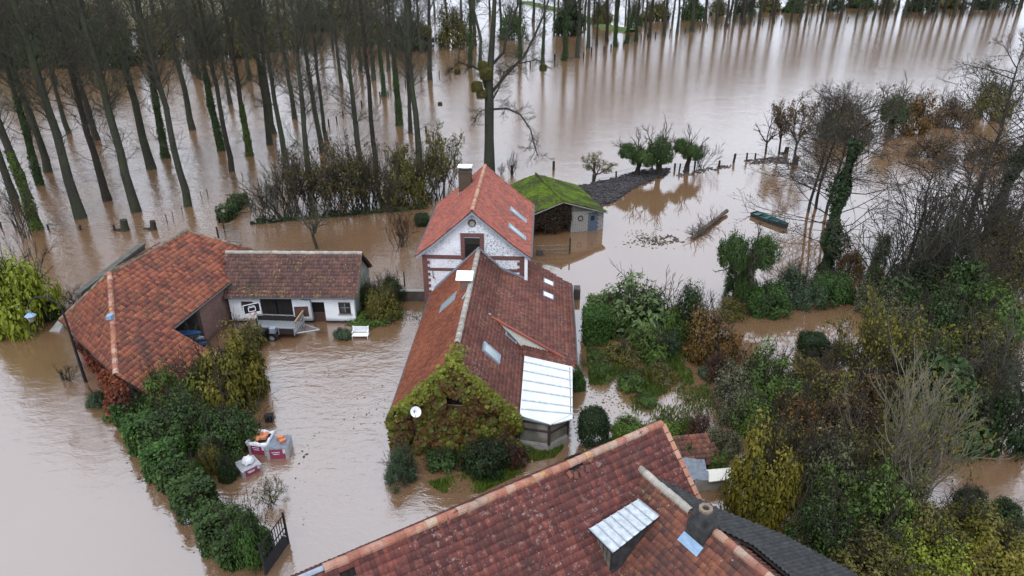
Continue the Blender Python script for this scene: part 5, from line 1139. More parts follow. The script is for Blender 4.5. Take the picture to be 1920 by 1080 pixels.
# ------------------------------------------------------------------ woods behind the grove
FARW = [(20, 128, 150, 120, 'ivy'), (120, 125, 150, 105, 'dark'), (205, 128, 110, 90, 'ivy'), (290, 112, 100, 75, 'olive'), (70, 85, 160, 80, 'olive'), (380, 112, 100, 70, 'dark'), (450, 110, 90, 70, 'olive'), (180, 70, 140, 60, 'olive'), (330, 70, 160, 55, 'olive'), (520, 95, 110, 65, 'olive'), (590, 60, 100, 50, 'dark'),
        (690, 85, 120, 60, 'olive'), (770, 95, 110, 60, 'dark'), (850, 92, 100, 70, 'olive'), (650, 50, 140, 45, 'olive'), (960, 75, 70, 60, 'ivy'), (1070, 68, 80, 70, 'dark'), (1190, 52, 40, 50, 'ivy'), (1300, 38, 60, 40, 'ivy'), (1400, 28, 70, 32, 'dark'), (1490, 24, 50, 30, 'ivy'), (1570, 22, 50, 26, 'dark'), (1730, 22, 60, 30, 'ivy'), (1880, 14, 80, 30, 'dark'), (460, 60, 130, 50, 'dark'), (-40, 100, 120, 90, 'dark'), (1230, 40, 60, 34, 'olive'), (1350, 30, 60, 30, 'olive'), (1445, 22, 60, 26, 'olive'), (1530, 14, 60, 22, 'olive'), (1620, 16, 70, 26, 'ivy'), (1670, 18, 60, 22, 'olive'), (1790, 16, 70, 24, 'olive'), (1840, 18, 60, 24, 'dark'), (1130, 48, 50, 40, 'olive')]
names = ['low dark tree', 'rounded dusky tree']
for i, (u, v, w, h, m) in enumerate(FARW):
    side = 'behind the flooded grove' if u < 1000 else 'behind the far poplar line'
    tone = {'ivy': 'dark green', 'dark': 'blackish green', 'olive': 'olive brown', 'russet': 'rusty brown'}[m]
    o = plant('background_tree', u, v, w, h * 1.25, ('coarse', 'loose')[i % 2], m, f'{tone} tree {side}, {ordinal(sorted(x[0] for x in FARW).index(u))} counting from the left', 'tree', twig='twig', group='trees behind the flood')
FARP = [(u, v) for u, v in ((40, 70), (110, 60), (160, 95), (230, 100), (300, 85), (355, 95), (410, 80), (480, 100), (540, 75), (600, 85), (660, 100), (740, 75), (790, 100), (840, 70), (890, 85), (940, 60), (1000, 40), (1040, 48), (20, 110), (270, 60), (450, 70), (570, 60), (700, 50), (5, 50), (75, 45), (135, 35), (195, 50), (250, 35), (315, 50), (370, 40), (425, 50), (500, 40), (625, 45), (660, 30), (770, 45), (815, 30), (865, 45), (920, 30), (-30, 70), (-60, 120))]
for k, (u, v) in enumerate(FARP):
    stand(u, v, k % 5, f'hazy grey poplar far behind the grove, {ordinal(sorted(FARP).index((u, v)))} of that back row from the left', 'distant poplars behind the grove', s=random.uniform(.8, 1.0), sr=1.5)

# ------------------------------------------------------------------ hedgerow between the grove and the tall house
HR = [(487, 422, 60, 75, 'bare', None), (535, 415, 90, 125, 'bare', None), (580, 405, 80, 110, 'bare', None), (612, 410, 90, 130, 'bare', 'russet'), (655, 405, 80, 140, 'bare', None), (690, 395, 80, 110, 'bare', 'olive'), (755, 390, 100, 115, 'loose', 'olive'), (800, 385, 70, 100, 'bare', None), (830, 385, 70, 125, 'tree', 'olive'), (725, 400, 70, 90, 'bare', None), (845, 350, 50, 75, 'bare', None)]
HR += [(510, 418, 70, 95, 'bare', None), (560, 412, 80, 130, 'bare', 'twiggy'), (632, 408, 80, 125, 'bare', 'olive'), (672, 402, 80, 130, 'bare', 'twiggy'), (708, 398, 80, 120, 'bare', None), (775, 388, 80, 105, 'tree', 'olive'), (815, 380, 70, 110, 'bare', 'olive')]
HL = ['small dusky bare shrub beside the low creeper wall', 'tall bare multi-stemmed shrub at the start of the hedgerow', 'bare shrub against the leaning grove trunk', 'rusty-tinged bare shrub in the middle of the hedgerow', 'tall bare shrub just past the middle of the hedgerow', 'bare shrub with a few olive leaves before the green tree', 'leafy olive tree in the hedgerow behind the round green bush', 'bare shrub between the olive tree and the tall house', 'small tree nearest the chimney of the tall house', 'thin bare shrub in front of the olive hedgerow tree', 'bare sapling seen just over the tall house roof', 'low bare shrub between the dusky shrub and the tall one', 'tangled shrub with withered leaves before the leaning trunk', 'olive-flecked shrub right after the rusty one', 'withered shrub between two tall bare hedgerow shrubs', 'bare shrub left of the leafy olive tree', 'twiggy small tree right of the leafy olive tree', 'olive-flecked shrub close to the tall house roof']
for (u, v, w, h, kd, lf), lb in zip(HR, HL):
    w, h = w * 1.15, h * 1.05
    if kd == 'loose': plant('hedgerow_tree', u, v, w, h, kd, lf, lb, 'tree', twig='twig')
    else: plant('hedgerow_shrub', u, v, w, h, kd, None, lb, 'shrub', twig='twig', leaf=lf)
plant('round_bush', 791, 424, 27, 22, 'ball', 'dark', 'small round dark bush standing in the water left of the tall house', 'bush')
plant('sapling', 748, 470, 70, 85, 'bare', None, 'bare sapling in the water between byre and tall house', 'sapling', twig='twig_dark')
plant('sapling', 590, 474, 90, 100, 'tree', None, 'bare spreading sapling in the water behind the byre', 'sapling', twig='twig', leaf=None)
plant('sapling', 38, 450, 70, 120, 'bare', None, 'bare sapling beside the ivy trunk at the left fence', 'sapling', twig='twig')
plant('dry_shrub', 130, 572, 50, 35, 'bare', None, 'low dry shrub behind the concrete wall end', 'shrub', twig='twig_dark')
plant('lime_tree', 30, 628, 160, 185, 'dense', 'lime', 'bright lime-green leafy tree at the left edge by the road', 'tree', twig='bark_dark')
plant('dark_shrub', 95, 600, 50, 45, 'coarse', 'dark', 'dark shrub under the street lamp beside the lime-green tree', 'shrub')
plant('dry_shrub', 125, 718, 40, 40, 'bare', None, 'little dry shrub in the road water beside the lamp post', 'shrub', twig='twig_dark')
plant('low_shrub', 178, 765, 50, 35, 'dense', 'teal', 'low grey-green shrub at the foot of the red creeper', 'shrub')
# creeper-topped low wall near the field gates
def wall_run(name, p0, p1, h, w, n, mat, label, cat, leaf=.12, wallmat='barn_brick', bulge=.25, seed=5, wall=True):
    p0, p1 = np.asarray(p0, float)[:2], np.asarray(p1, float)[:2]; d = p1 - p0; L = np.linalg.norm(d); d /= L; nn = np.array([-d[1], d[0]])
    r = empty(name, (*((p0 + p1) / 2), 0), label, cat)
    if wall: wall_seg(p0, p1, -.5, h * .6, max(.25, w * .35), M['hedge_core'], r, 'wall_core')
    rng = np.random.default_rng(seed); s = rng.uniform(0, L, n); t = rng.uniform(-1, 1, n); side = rng.uniform(0, 1, n) < .72
    bul = 1 + bulge * np.sin(s * 1.9 + seed) + bulge * .7 * np.sin(s * 4.7 + seed * 2)
    off = np.where(side, np.sign(t) * (w / 2) * bul, t * w / 2 * bul); z = np.where(side, rng.uniform(0, 1, n) * h * bul, h * bul) + rng.normal(0, .07, n)
    C = np.stack([p0[0] + d[0] * s + nn[0] * off, p0[1] + d[1] * s + nn[1] * off, np.maximum(z, .02)], 1) + rng.normal(0, .05, (n, 3))
    N = np.stack([nn[0] * np.sign(off) * side, nn[1] * np.sign(off) * side, np.where(side, .4, 1.0)], 1) + rng.normal(0, .45, (n, 3))
    link('creeper', leaf_mesh('creeper', C, N, leaf, .75, rng), G[mat], r); return r
wall_run('creeper_wall', at(418, 418), at(458, 375), 1.0, 1.3, 2600, 'ivy', 'low wall smothered in ivy beside the field gate', 'wall', leaf=.2)
wall_run('creeper_wall', at(470, 420), at(800, 390), .35, .5, 1500, 'dark', 'low dark bank of brambles along the hedgerow foot', 'brambles', leaf=.2, wall=False, bulge=.5)

# ------------------------------------------------------------------ hedge and shrubs along the road wall
wall_run('road_hedge', at(245, 786), at(330, 905), 1.3, 1.5, 9000, 'hedge', 'ivy-green hedge along the road wall below the barn', 'hedge', leaf=.15, seed=2)
wall_run('road_hedge', at(330, 905), at(455, 1062), 1.2, 1.4, 9500, 'ivy', 'dark green hedge along the road toward the gate', 'hedge', leaf=.15, seed=3)
SH = [(300, 790, 120, 110, 'dense', 'green', 'green shrub against the barn corner behind the road hedge'), (420, 790, 170, 165, 'dense', 'yellow', 'big yellow-green shrub overhanging the barn roof'), (465, 745, 100, 130, 'dense', 'olive', 'olive shrub at the yard end of the yellow-green shrub'), (465, 660, 70, 55, 'coarse', 'olive', 'small olive shrub below the basketball hoop'),
      (330, 855, 160, 110, 'dense', 'ivy', 'dark green shrub mass in the middle of the road hedge'), (420, 860, 140, 110, 'dense', 'ivy', 'dark green shrub beside the wrapped brick pallets'), (365, 800, 140, 120, 'dense', 'green', 'mid green shrub between the yellow shrub and the hedge'), (330, 890, 55, 60, 'fine', 'teal', 'small blue-green conifer in the road hedge'), (362, 915, 60, 60, 'fine', 'green', 'small light green conifer below the blue-green one'), (395, 890, 60, 70, 'dense', 'olive', 'olive tinged shrub behind the purple pallet'), (425, 905, 45, 55, 'dense', 'dark', 'small dark shrub at the yard end of the hedge'),
      (470, 1066, 100, 125, 'dense', 'hedge', 'large clipped-looking green bush beside the black gate'), (425, 1000, 60, 65, 'dense', 'green', 'smaller light green bush behind the large one by the gate'), (205, 790, 40, 20, 'coarse', 'green', 'tuft of green weeds in the road water'), (505, 955, 60, 30, 'bare', None, 'thin straggly plant above the black gate')]
for u, v, w, h, kd, m, lb in SH:
    if kd == 'bare': plant('straggly_plant', u, v, w, h * 1.6, kd, None, lb, 'plant', twig='twig_dark', leaf='olive')
    else: plant('shrub', u, v, w, h, kd, m, lb, 'shrub')
# red creeper spilling over the barn eave on the road side
def creeper_patch(name, pts, n, leaf, mat, label, thick=.3, seed=3, nrm=None):
    P = [np.asarray(p, float) for p in pts]; rng = np.random.default_rng(seed); ntri = len(P) - 2; C = []; 
    ar = np.array([np.linalg.norm(np.cross(P[i + 1] - P[0], P[i + 2] - P[0])) for i in range(ntri)]); k = rng.choice(ntri, n, p=ar / ar.sum()); a, b = rng.uniform(0, 1, (2, n)); fl = a + b > 1; a[fl], b[fl] = 1 - a[fl], 1 - b[fl]
    P0, P1, P2_ = P[0], np.array(P[1:-1])[k], np.array(P[2:])[k]; C = P0 + (P1 - P0) * a[:, None] + (P2_ - P0) * b[:, None]
    N = np.cross(P[1] - P[0], P[2] - P[0]); N /= np.linalg.norm(N); N = N if (nrm is None or N @ np.asarray(nrm) > 0) else -N
    bump = .5 + .5 * np.sin(C[:, 0] * 2.1 + seed) * np.cos(C[:, 2] * 2.4 + C[:, 1]); C = C + N * (thick * (.15 + bump) * rng.uniform(.2, 1, n))[:, None] + rng.normal(0, .03, (n, 3))
    r = empty(name, (C[:, 0].mean(), C[:, 1].mean(), 0), label, 'creeper'); link('foliage', leaf_mesh(name, C, N + rng.normal(0, .5, (n, 3)) + (0, 0, .3), leaf, .85, rng, droop=.5), G[mat], r); return r
e_, f_ = np.array([*E3[:2], 0]) + (.3, -.1, 0), np.array([*D3[:2], 0]) + (-.35, .25, 0); ew_n = np.array([-.7, -.7, 0])
creeper_patch('red_creeper', [ins(e_, f_, .10) + (0, 0, 2.3), ins(e_, f_, .5) + (0, 0, 1.5), ins(e_, f_, .98) + (0, 0, .3), ins(e_, f_, 1.02) + (0, 0, 2.6)], 3000, .15, 'red', 'red creeper hanging along the road wall of the old barn', .35, nrm=ew_n)
creeper_patch('orange_creeper', [D3 + (-.7, .5, .1), D3 + (.9, -.3, -.6), D3 + (.8, -.8, -2.4), D3 + (-.6, -.5, -2.4), D3 + (-.9, .3, -.5)], 2300, .16, 'red', 'orange-red creeper clump on the barn corner by the road', .6, nrm=(-.3, -1, .2), seed=5)

# ------------------------------------------------------------------ creeper over the gable of the low house
def gable_creeper():
    rng = np.random.default_rng(31); root = empty('gable_creeper', Lh.P(0, -.3, 0), 'green and rust creeper covering the whole gable of the low house', 'creeper')
    topz = lambda r: 5.62 - .985 * np.abs(r)
    nc = 420; cr_ = rng.uniform(-3.65, 3.6, nc); cz = rng.uniform(.1, 5.5, nc); ok = cz < topz(cr_) - .05; cr_, cz = cr_[ok], cz[ok]; nc = len(cr_)
    crad = rng.uniform(.22, .5, nc); cout = rng.uniform(.0, .30, nc) + .25 * np.clip(1.8 - cz, 0, 2) * rng.uniform(0, 1, nc)
    n = 17000; k = rng.integers(0, nc, n); u = unit(n, rng); u[:, 1] = np.abs(u[:, 1]); rr = rng.uniform(.4, 1, n)
    r_ = cr_[k] + u[:, 0] * crad[k] * rr; z = cz[k] + u[:, 2] * crad[k] * rr; o_ = cout[k] + u[:, 1] * crad[k] * rr * .75 + .04
    ok = (z > 0) & (z < topz(r_) + .10) & (np.abs(r_) < 3.72) & ~((np.abs(r_ - .05) < .55 - np.maximum(0, z - 3.3) * .9) & (z > 2.8) & (z < 3.6)); r_, z, o_, u, k = r_[ok], z[ok], o_[ok], u[ok], k[ok]; n = len(r_)
    C = Lh.o + np.outer(r_, Lh.r) - np.outer(o_, Lh.a) + np.outer(z, [0, 0, 1.0])
    N = np.outer(u[:, 0], Lh.r) * .8 - np.outer(u[:, 1] + .5, Lh.a) + np.outer(u[:, 2] * .6 + .45, [0, 0, 1.0]) + rng.normal(0, .35, (n, 3))
    edge = np.clip(1 - (topz(r_) - z) / .9, 0, 1) + np.clip(np.abs(r_) - 3.2, 0, 1); bright = rng.uniform(0, 1, n) < np.clip(edge * .75, 0, .65) 
    for sel, nm, mt in ((~bright, 'foliage', 'gable'), (bright, 'edge_foliage', 'yellowgreen')): link(nm, leaf_mesh('creeper_' + nm, C[sel], N[sel], .19, .9, rng, droop=.6), G[mt], root)
    m = 900; s = rng.uniform(-1, 1, m); rr = s * 3.6; C = np.array([Lh.P(a, rng.normal(-.08, .2), topz(a) + .02 + abs(rng.normal(0, .10))) for a in rr]); link('verge_foliage', leaf_mesh('creeper_edge', C, np.tile([0, -.4, 1.0], (m, 1)) + rng.normal(0, .5, (m, 3)), .18, .9, rng), G['yellowgreen'], root)
    m = 700; a_ = rng.exponential(.45, m); C = np.array([Lh.P(rng.normal(.05, .12 + .12 * a), a, 5.66 - .985 * abs(rng.normal(0, .15)) + .06) for a in a_]); link('ridge_foliage', leaf_mesh('creeper_ridge', C, np.tile([0, 0, 1.0], (m, 1)) + rng.normal(0, .5, (m, 3)), .16, .9, rng), G['yellowgreen'], root)
gable_creeper()
for u, v, w, h, kd, m, lb in ((750, 910, 85, 75, 'fine', 'teal', 'grey-green rounded bush at the corner of the creeper gable'), (910, 895, 110, 75, 'dense', 'dark', 'dark green shrub under the creeper gable'), (965, 880, 60, 50, 'loose', 'plum', 'dark straggly shrub between the gable and the conservatory'), (830, 880, 90, 35, 'coarse', 'ivy', 'low ivy clump at the foot of the creeper gable'), (985, 850, 60, 18, 'coarse', 'green', 'strip of weeds at the foot of the conservatory')):
    plant('shrub', u, v, w, h, kd, m, lb, 'shrub')

# ------------------------------------------------------------------ yard edge by the byre
for u, v, w, h, kd, m, lb in ((715, 600, 80, 85, 'dense', 'olive', 'olive shrub at the byre gable end'), (735, 570, 60, 65, 'dense', 'dark', 'dark shrub in front of the garden wall'), (640, 637, 42, 24, 'coarse', 'teal', 'low grey-green plant beside the white bench'), (700, 608, 110, 26, 'coarse', 'green', 'spread of green weeds along the byre corner'), (690, 580, 50, 60, 'dense', 'ivy', 'green shrub against the byre gable wall')):
    plant('shrub', u, v, w, h, kd, m, lb, 'shrub')

# ------------------------------------------------------------------ garden on the right of the houses
GD = [('shrub', 1205, 640, 175, 120, 'broad', 'laurel', 'large light green broad-leaved shrub in the garden'), ('shrub', 1160, 625, 110, 75, 'broad', 'laurel', 'broad-leaved shrub behind the clipped hedge corner'), ('shrub', 1262, 645, 80, 90, 'dense', 'green', 'green shrub between the large broad-leaved one and the yew'), ('yew', 1290, 640, 80, 100, 'upright', 'dark', 'dark spiky yew standing in the garden'), ('hedge', 1117, 645, 48, 60, 'block', 'hedge', 'clipped hedge corner beside the garden path'), ('hedge', 1145, 618, 80, 48, 'block', 'green', 'low clipped hedge behind the corrugated sheet'),
      ('shrub', 1340, 690, 150, 115, 'loose', 'autumn', 'brown and green autumn shrub in the middle of the garden'), ('shrub', 1225, 680, 90, 70, 'broad', 'green', 'bright green shrub in front of the large broad-leaved one'), ('shrub', 1255, 668, 60, 50, 'dense', 'teal', 'blue-green low shrub in the garden middle'), ('shrub', 1385, 770, 130, 85, 'loose', 'silver', 'grey-green feathery shrub beyond the garden water'), ('shrub', 1440, 760, 150, 110, 'dense', 'green', 'dark green shrub standing behind the topiary water'), ('shrub', 1345, 715, 70, 60, 'loose', 'plum', 'purplish twiggy shrub beside the autumn shrub'), ('shrub', 1330, 712, 46, 30, 'dense', 'teal', 'low blue-green mound at the garden water edge'),
      ('topiary', 1112, 842, 52, 66, 'ball', 'dark', 'rounded clipped topiary bush beside the foreground roof'), ('topiary', 1525, 668, 44, 36, 'block', 'dark', 'dark clipped topiary block standing in brown water'), ('shrub', 1085, 735, 32, 55, 'coarse', 'hedge', 'glossy shrub against the conservatory side'), ('shrub', 1310, 830, 60, 65, 'loose', 'plum', 'plum-brown twiggy shrub near the far gable end'), ('shrub', 1204, 722, 28, 32, 'broad', 'yellow', 'small variegated yellow shrub in the flooded bed'), ('shrub', 1245, 725, 80, 45, 'loose', 'olive', 'olive brown low shrub in the flooded bed'), ('shrub', 1185, 735, 70, 40, 'coarse', 'green', 'low green plants in the flooded bed'), ('shrub', 1130, 715, 60, 40, 'loose', 'green', 'low sprawling green plant by the garden path'), ('shrub', 1170, 690, 110, 50, 'loose', 'olive', 'tangled olive grasses behind the flooded bed'), ('shrub', 1120, 690, 60, 36, 'loose', 'green', 'bright green weeds in front of the hedge corner'),
      ('shrub', 1215, 760, 50, 20, 'coarse', 'green', 'little green tuft in the flooded lawn'), ('shrub', 1250, 830, 90, 40, 'coarse', 'grass', 'bright green weeds behind the foreground ridge'), ('shrub', 1175, 820, 80, 34, 'coarse', 'grass', 'green weeds between the round topiary and the foreground ridge'), ('shrub', 1280, 880, 70, 60, 'coarse', 'grass', 'green nettles at the gable of the foreground barn'), ('shrub', 1345, 900, 70, 55, 'dense', 'green', 'green shrub beside the ruined lean-to'), ('shrub', 1365, 860, 70, 60, 'dense', 'silver', 'pale-leaved shrub behind the yellow hazel')]
for nm, u, v, w, h, kd, m, lb in GD: plant(nm, u, v, w, h, kd, m, lb, 'hedge' if nm == 'hedge' else 'bush')
# hedge row and thicket on the right
TH = [('hedge', 1440, 590, 110, 75, 'dense', 'hedge', 'dark green end of the overgrown hedge by the ivy tree'), ('hedge', 1500, 578, 120, 90, 'fine', 'teal', 'feathery blue-green middle of the overgrown hedge'), ('hedge', 1565, 570, 90, 75, 'dense', 'hedge', 'green far end of the overgrown hedge'), ('shrub', 1375, 600, 90, 42, 'loose', 'olive', 'low olive brown end of the overgrown hedge'), ('ivy_tree', 1385, 562, 70, 70, 'upright', 'ivy', 'lower ivy mass of the two-headed ivy tree'),
      ('shrub', 1630, 585, 90, 70, 'loose', 'silver', 'pale twiggy shrub at the end of the overgrown hedge'), ('shrub', 1700, 600, 130, 90, 'coarse', 'ivy', 'dark green shrub at the foot of the tall alders'), ('shrub', 1780, 620, 120, 110, 'dense', 'ivy', 'ivy-dark shrub in the flooded thicket'), ('shrub', 1870, 640, 150, 130, 'dense', 'green', 'broad green shrub at the right edge above the dark holly'), ('shrub', 1900, 560, 140, 110, 'loose', 'olive', 'olive shrub high at the right edge'), ('shrub', 1800, 690, 110, 70, 'loose', 'green', 'bright green shrub before the dark holly'), ('shrub', 1870, 715, 110, 70, 'coarse', 'dark', 'dark holly clump near the right edge'), ('shrub', 1640, 680, 80, 90, 'bare', None, 'bare sapling group beside the brown pool'), ('shrub', 1610, 740, 120, 190, 'bare', None, 'tall bare sapling in front of the brown pool'), ('shrub', 1690, 745, 120, 160, 'bare', None, 'bare sapling right of the tall pool sapling'), ('shrub', 1720, 640, 120, 80, 'loose', 'silver', 'grey leafy shrub over the brown pool'),
      ('shrub', 1500, 850, 170, 120, 'loose', 'autumn', 'brown-green autumn bush behind the yellow hazel'), ('shrub', 1600, 855, 170, 130, 'loose', 'russet', 'russet bush in the middle of the thicket'), ('shrub', 1430, 985, 170, 190, 'dense', 'yellow', 'yellow-green hazel beside the corrugated roof'), ('shrub', 1555, 960, 170, 170, 'loose', 'silver', 'grey-green leafed bush right of the yellow hazel'), ('shrub', 1480, 790, 130, 90, 'dense', 'green', 'green bush above the autumn bush'), ('shrub', 1690, 850, 130, 120, 'loose', 'olive', 'olive bush in front of the bare willow'), ('shrub', 1790, 830, 220, 160, 'coarse', 'ivy', 'dark bush behind the bare willow'), ('shrub', 1890, 860, 160, 170, 'loose', 'dark', 'dark bush at the right edge behind the willow'), ('shrub', 1840, 760, 140, 90, 'loose', 'olive', 'dull olive bush above the willow crown'), ('willow', 1740, 985, 330, 300, 'willow', None, 'large bare pale willow spreading over the water'), ('shrub', 1650, 1040, 200, 170, 'loose', 'green', 'green bush at the willow foot'), ('shrub', 1540, 1060, 160, 130, 'loose', 'ivy', 'dark undergrowth below the grey-green bush'), ('shrub', 1830, 965, 90, 50, 'coarse', 'dark', 'low dark bush beside the willow in the water'), ('shrub', 1900, 990, 80, 50, 'coarse', 'ivy', 'dark green clump at the right edge in the water'), ('shrub', 1880, 1085, 190, 110, 'dense', 'yellow', 'yellow-green bush in the bottom corner'), ('shrub', 1760, 1090, 200, 110, 'loose', 'lime', 'light yellow-green bush at the bottom edge'), ('shrub', 1640, 1120, 220, 120, 'loose', 'olive', 'olive bush at the bottom edge below the willow'), ('shrub', 1380, 800, 90, 70, 'loose', 'silver', 'pale feathery shrub beside the plum twigs')]
for nm, u, v, w, h, kd, m, lb in TH:
    if kd in ('bare', 'willow'): plant(nm, u, v, w, h, kd, None, lb, 'tree' if nm == 'willow' else 'sapling', twig='twig_pale' if kd == 'willow' else 'twig', leaf='olive' if kd == 'willow' else 'yellow')
    else: plant(nm, u, v, w, h, kd, m, lb, 'hedge' if nm == 'hedge' else 'bush')
def ivy_tree(u, v, w, h, label, lobes, tall=0):
    p = at(u, v); k = pxm(p); dep = math.atan2(CAM_H, p[1]); W_, H_ = w / k, h / (k * math.cos(dep)); r = empty('ivy_tree', p, label, 'tree', rz=0)
    o = part('branches', PROTO['tree'][lobes % 4], M['twig'], r); o.scale = (W_ * .95, W_ * .95, H_ * 1.02)
    o = part('trunk', POP[0][0], M['bark_dark'], r); o.scale = (.9, .9, H_ * .75 / 27)
    spots = {2: ((-.26, 0, .52, .30, .50), (.24, .05, .50, .30, .48), (0, 0, .12, .22, .55)), 1: ((0, 0, .28, .40, .62),), 3: ((.1, 0, .30, .34, .45), (-.2, 0, .45, .26, .4))}[lobes]
    for j, (dx, dy, z, rr, hh) in enumerate(spots):
        o = part('ivy', PROTO['dense'][j % 3], G['ivy'], r); o.location = (dx * W_, dy * W_, z * H_); o.scale = (rr * W_, rr * W_, hh * H_)
    return r
ivy_tree(1390, 578, 115, 150, 'two-headed ivy-covered tree standing before the pale flood', 2)
for a in ((1193, 333, 90, 85, 'ivy-crowned small tree, first of three on the debris bank', 3), (1233, 331, 70, 100, 'dense dark ivy tree, middle of three on the debris bank', 1), (1286, 322, 70, 82, 'half-bare ivy tree, last of three on the debris bank', 3), (1664, 258, 70, 105, 'ivy-clad tree at the far shore behind the thicket', 1)): ivy_tree(*a)
for u, v, w, h, kd, lf, lb in ((1315, 316, 44, 60, 'bare', None, 'small pollard with bare twigs on the fence line'), (1115, 347, 75, 55, 'tree', 'olive', 'low bare bush beside the mossy shed roof'), (1440, 292, 60, 80, 'tree', None, 'gnarled small tree with a dark ivy tuft on the fence line'), (1465, 292, 60, 95, 'tree', 'russet', 'second gnarled tree beside the ivy-tufted one'), (1495, 305, 80, 110, 'tree', 'russet', 'bare twiggy tree before the brown thicket'), (960, 330, 30, 45, 'bare', None, 'stump with sprouting twigs behind the mossy shed'), (940, 328, 22, 22, 'bare', None, 'small sprouting stump beside the lone tree')):
    plant('small_tree', u, v, w, h, kd, None, lb, 'tree', twig='twig_dark', leaf=lf)
for u, v, w, h, kd, m, lb in ((1595, 262, 130, 85, 'loose', 'russet', 'brown bush on the far shore of the thicket'), (1715, 255, 110, 90, 'loose', 'autumn', 'golden-brown bush on the far shore'), (1790, 240, 100, 70, 'loose', 'russet', 'dusky bush far right on the shore'), (1870, 225, 110, 90, 'loose', 'olive', 'olive bush far right at the shore edge'), (1560, 262, 60, 70, 'loose', 'ivy', 'dark bush between the leaning alder stems'), (1760, 300, 100, 50, 'loose', 'russet', 'brown bramble mound in the thicket water'), (1870, 310, 110, 55, 'loose', 'autumn', 'tawny bramble mound near the right edge'), (1650, 500, 40, 60, 'upright', 'ivy', 'small ivy stump between the alders')):
    plant('shore_bush', u, v, w, h, kd, m, lb, 'bush')
def alder_tree(u, v, top, i, label, ivy=False, s_w=1.0, lean=(0, 0), cat=True):
    p = at(u, v); Ht = zat(top, p[1]); h0 = ALD[i][2][-1][2]; s = Ht / h0; r = empty('alder_tree', p, label, 'tree', rz=random.uniform(0, 6.28), scale=(s_w * 1.0, s_w * 1.0, s)); r.rotation_euler = (lean[0], lean[1], random.uniform(0, 1) if lean == (0, 0) else 0)
    part('trunk', ALD[i][0], M['bark_dark'], r); part('crown', ALD[i][1], M['twig_red'], r); 
    if cat: part('catkins', ALD[i][4], G['twiggy'], r)
    if ivy: part('ivy', ALDIVY[i], G['dark'], r)
    return r
ALDIVY = [ivy_on(ALD[i][2], ALD[i][3], 0, 10.0, 9000, 60 + i, thick=1.05, leaf=.18) for i in range(3)]
alder_tree(1545, 508, 190, 0, 'tall ivy-clad alder with wide bare crown beside the boat', True, 1.25)
for a in ((1515, 395, 168, 1, 'leaning thin alder, left stem behind the ivy-clad one'), (1530, 390, 172, 2, 'leaning thin alder, middle stem behind the ivy-clad one'), (1548, 400, 180, 1, 'leaning thin alder, right stem behind the ivy-clad one')): alder_tree(*a, s_w=.8, lean=(0, .06))
alder_tree(1805, 470, 95, 2, 'slim tall alder rising above the right thicket', False, 1.2); alder_tree(1835, 465, 130, 0, 'ivy-clad alder beside the slim tall one', True, 1.0, (0, .12)); alder_tree(1900, 420, 100, 1, 'alder at the right edge of the flood', False, 1.2)
for a in ((1690, 515, 300, 1, 'multi-stemmed alder over the dark shrub'), (1760, 540, 290, 2, 'bare alder in the middle of the right thicket'), (1890, 560, 270, 1, 'alder leaning over the right edge')): alder_tree(*a, s_w=.85, cat=False)
for u, v, w, h, lb in ((1690, 560, 150, 180, 'tangled bare shrub under the alders'), (1790, 560, 170, 190, 'bare thorny shrub in the middle of the thicket'), (1870, 500, 160, 200, 'bare shrub under the right-edge alder'), (1760, 470, 150, 160, 'bare twiggy shrub in the pale water'), (1720, 790, 220, 140, 'bare tangle above the willow'), (1870, 790, 200, 190, 'bare tangle at the right edge')):
    plant('bare_shrub', u, v, w, h, 'bare', None, lb, 'shrub', twig='twig')

def shed_creeper():
    rng = np.random.default_rng(71); n = 5200; r_ = rng.uniform(-3.6, 1.0, n); top = szr - .25 - (szr - sze) / sw * np.abs(r_); lowz = .75 + .45 * np.sin(r_ * 2.2) + rng.normal(0, .2, n); z = lowz + (top - lowz) * rng.uniform(0, 1, n); a_ = rng.uniform(-.05, .35, n)
    C = S.o + np.outer(r_, S.r) + np.outer(a_, S.a) + np.outer(z, [0, 0, 1.0]); root = empty('dead_creeper', S.P(-1.3, .1, 0), 'dark dead creeper hanging over the open front of the mossy shed', 'creeper')
    link('foliage', leaf_mesh('dead_creeper', C, np.tile(-S.a, (n, 1)) + rng.normal(0, .6, (n, 3)), .16, .35, rng, droop=1.5), G['deadvine'], root)
shed_creeper()

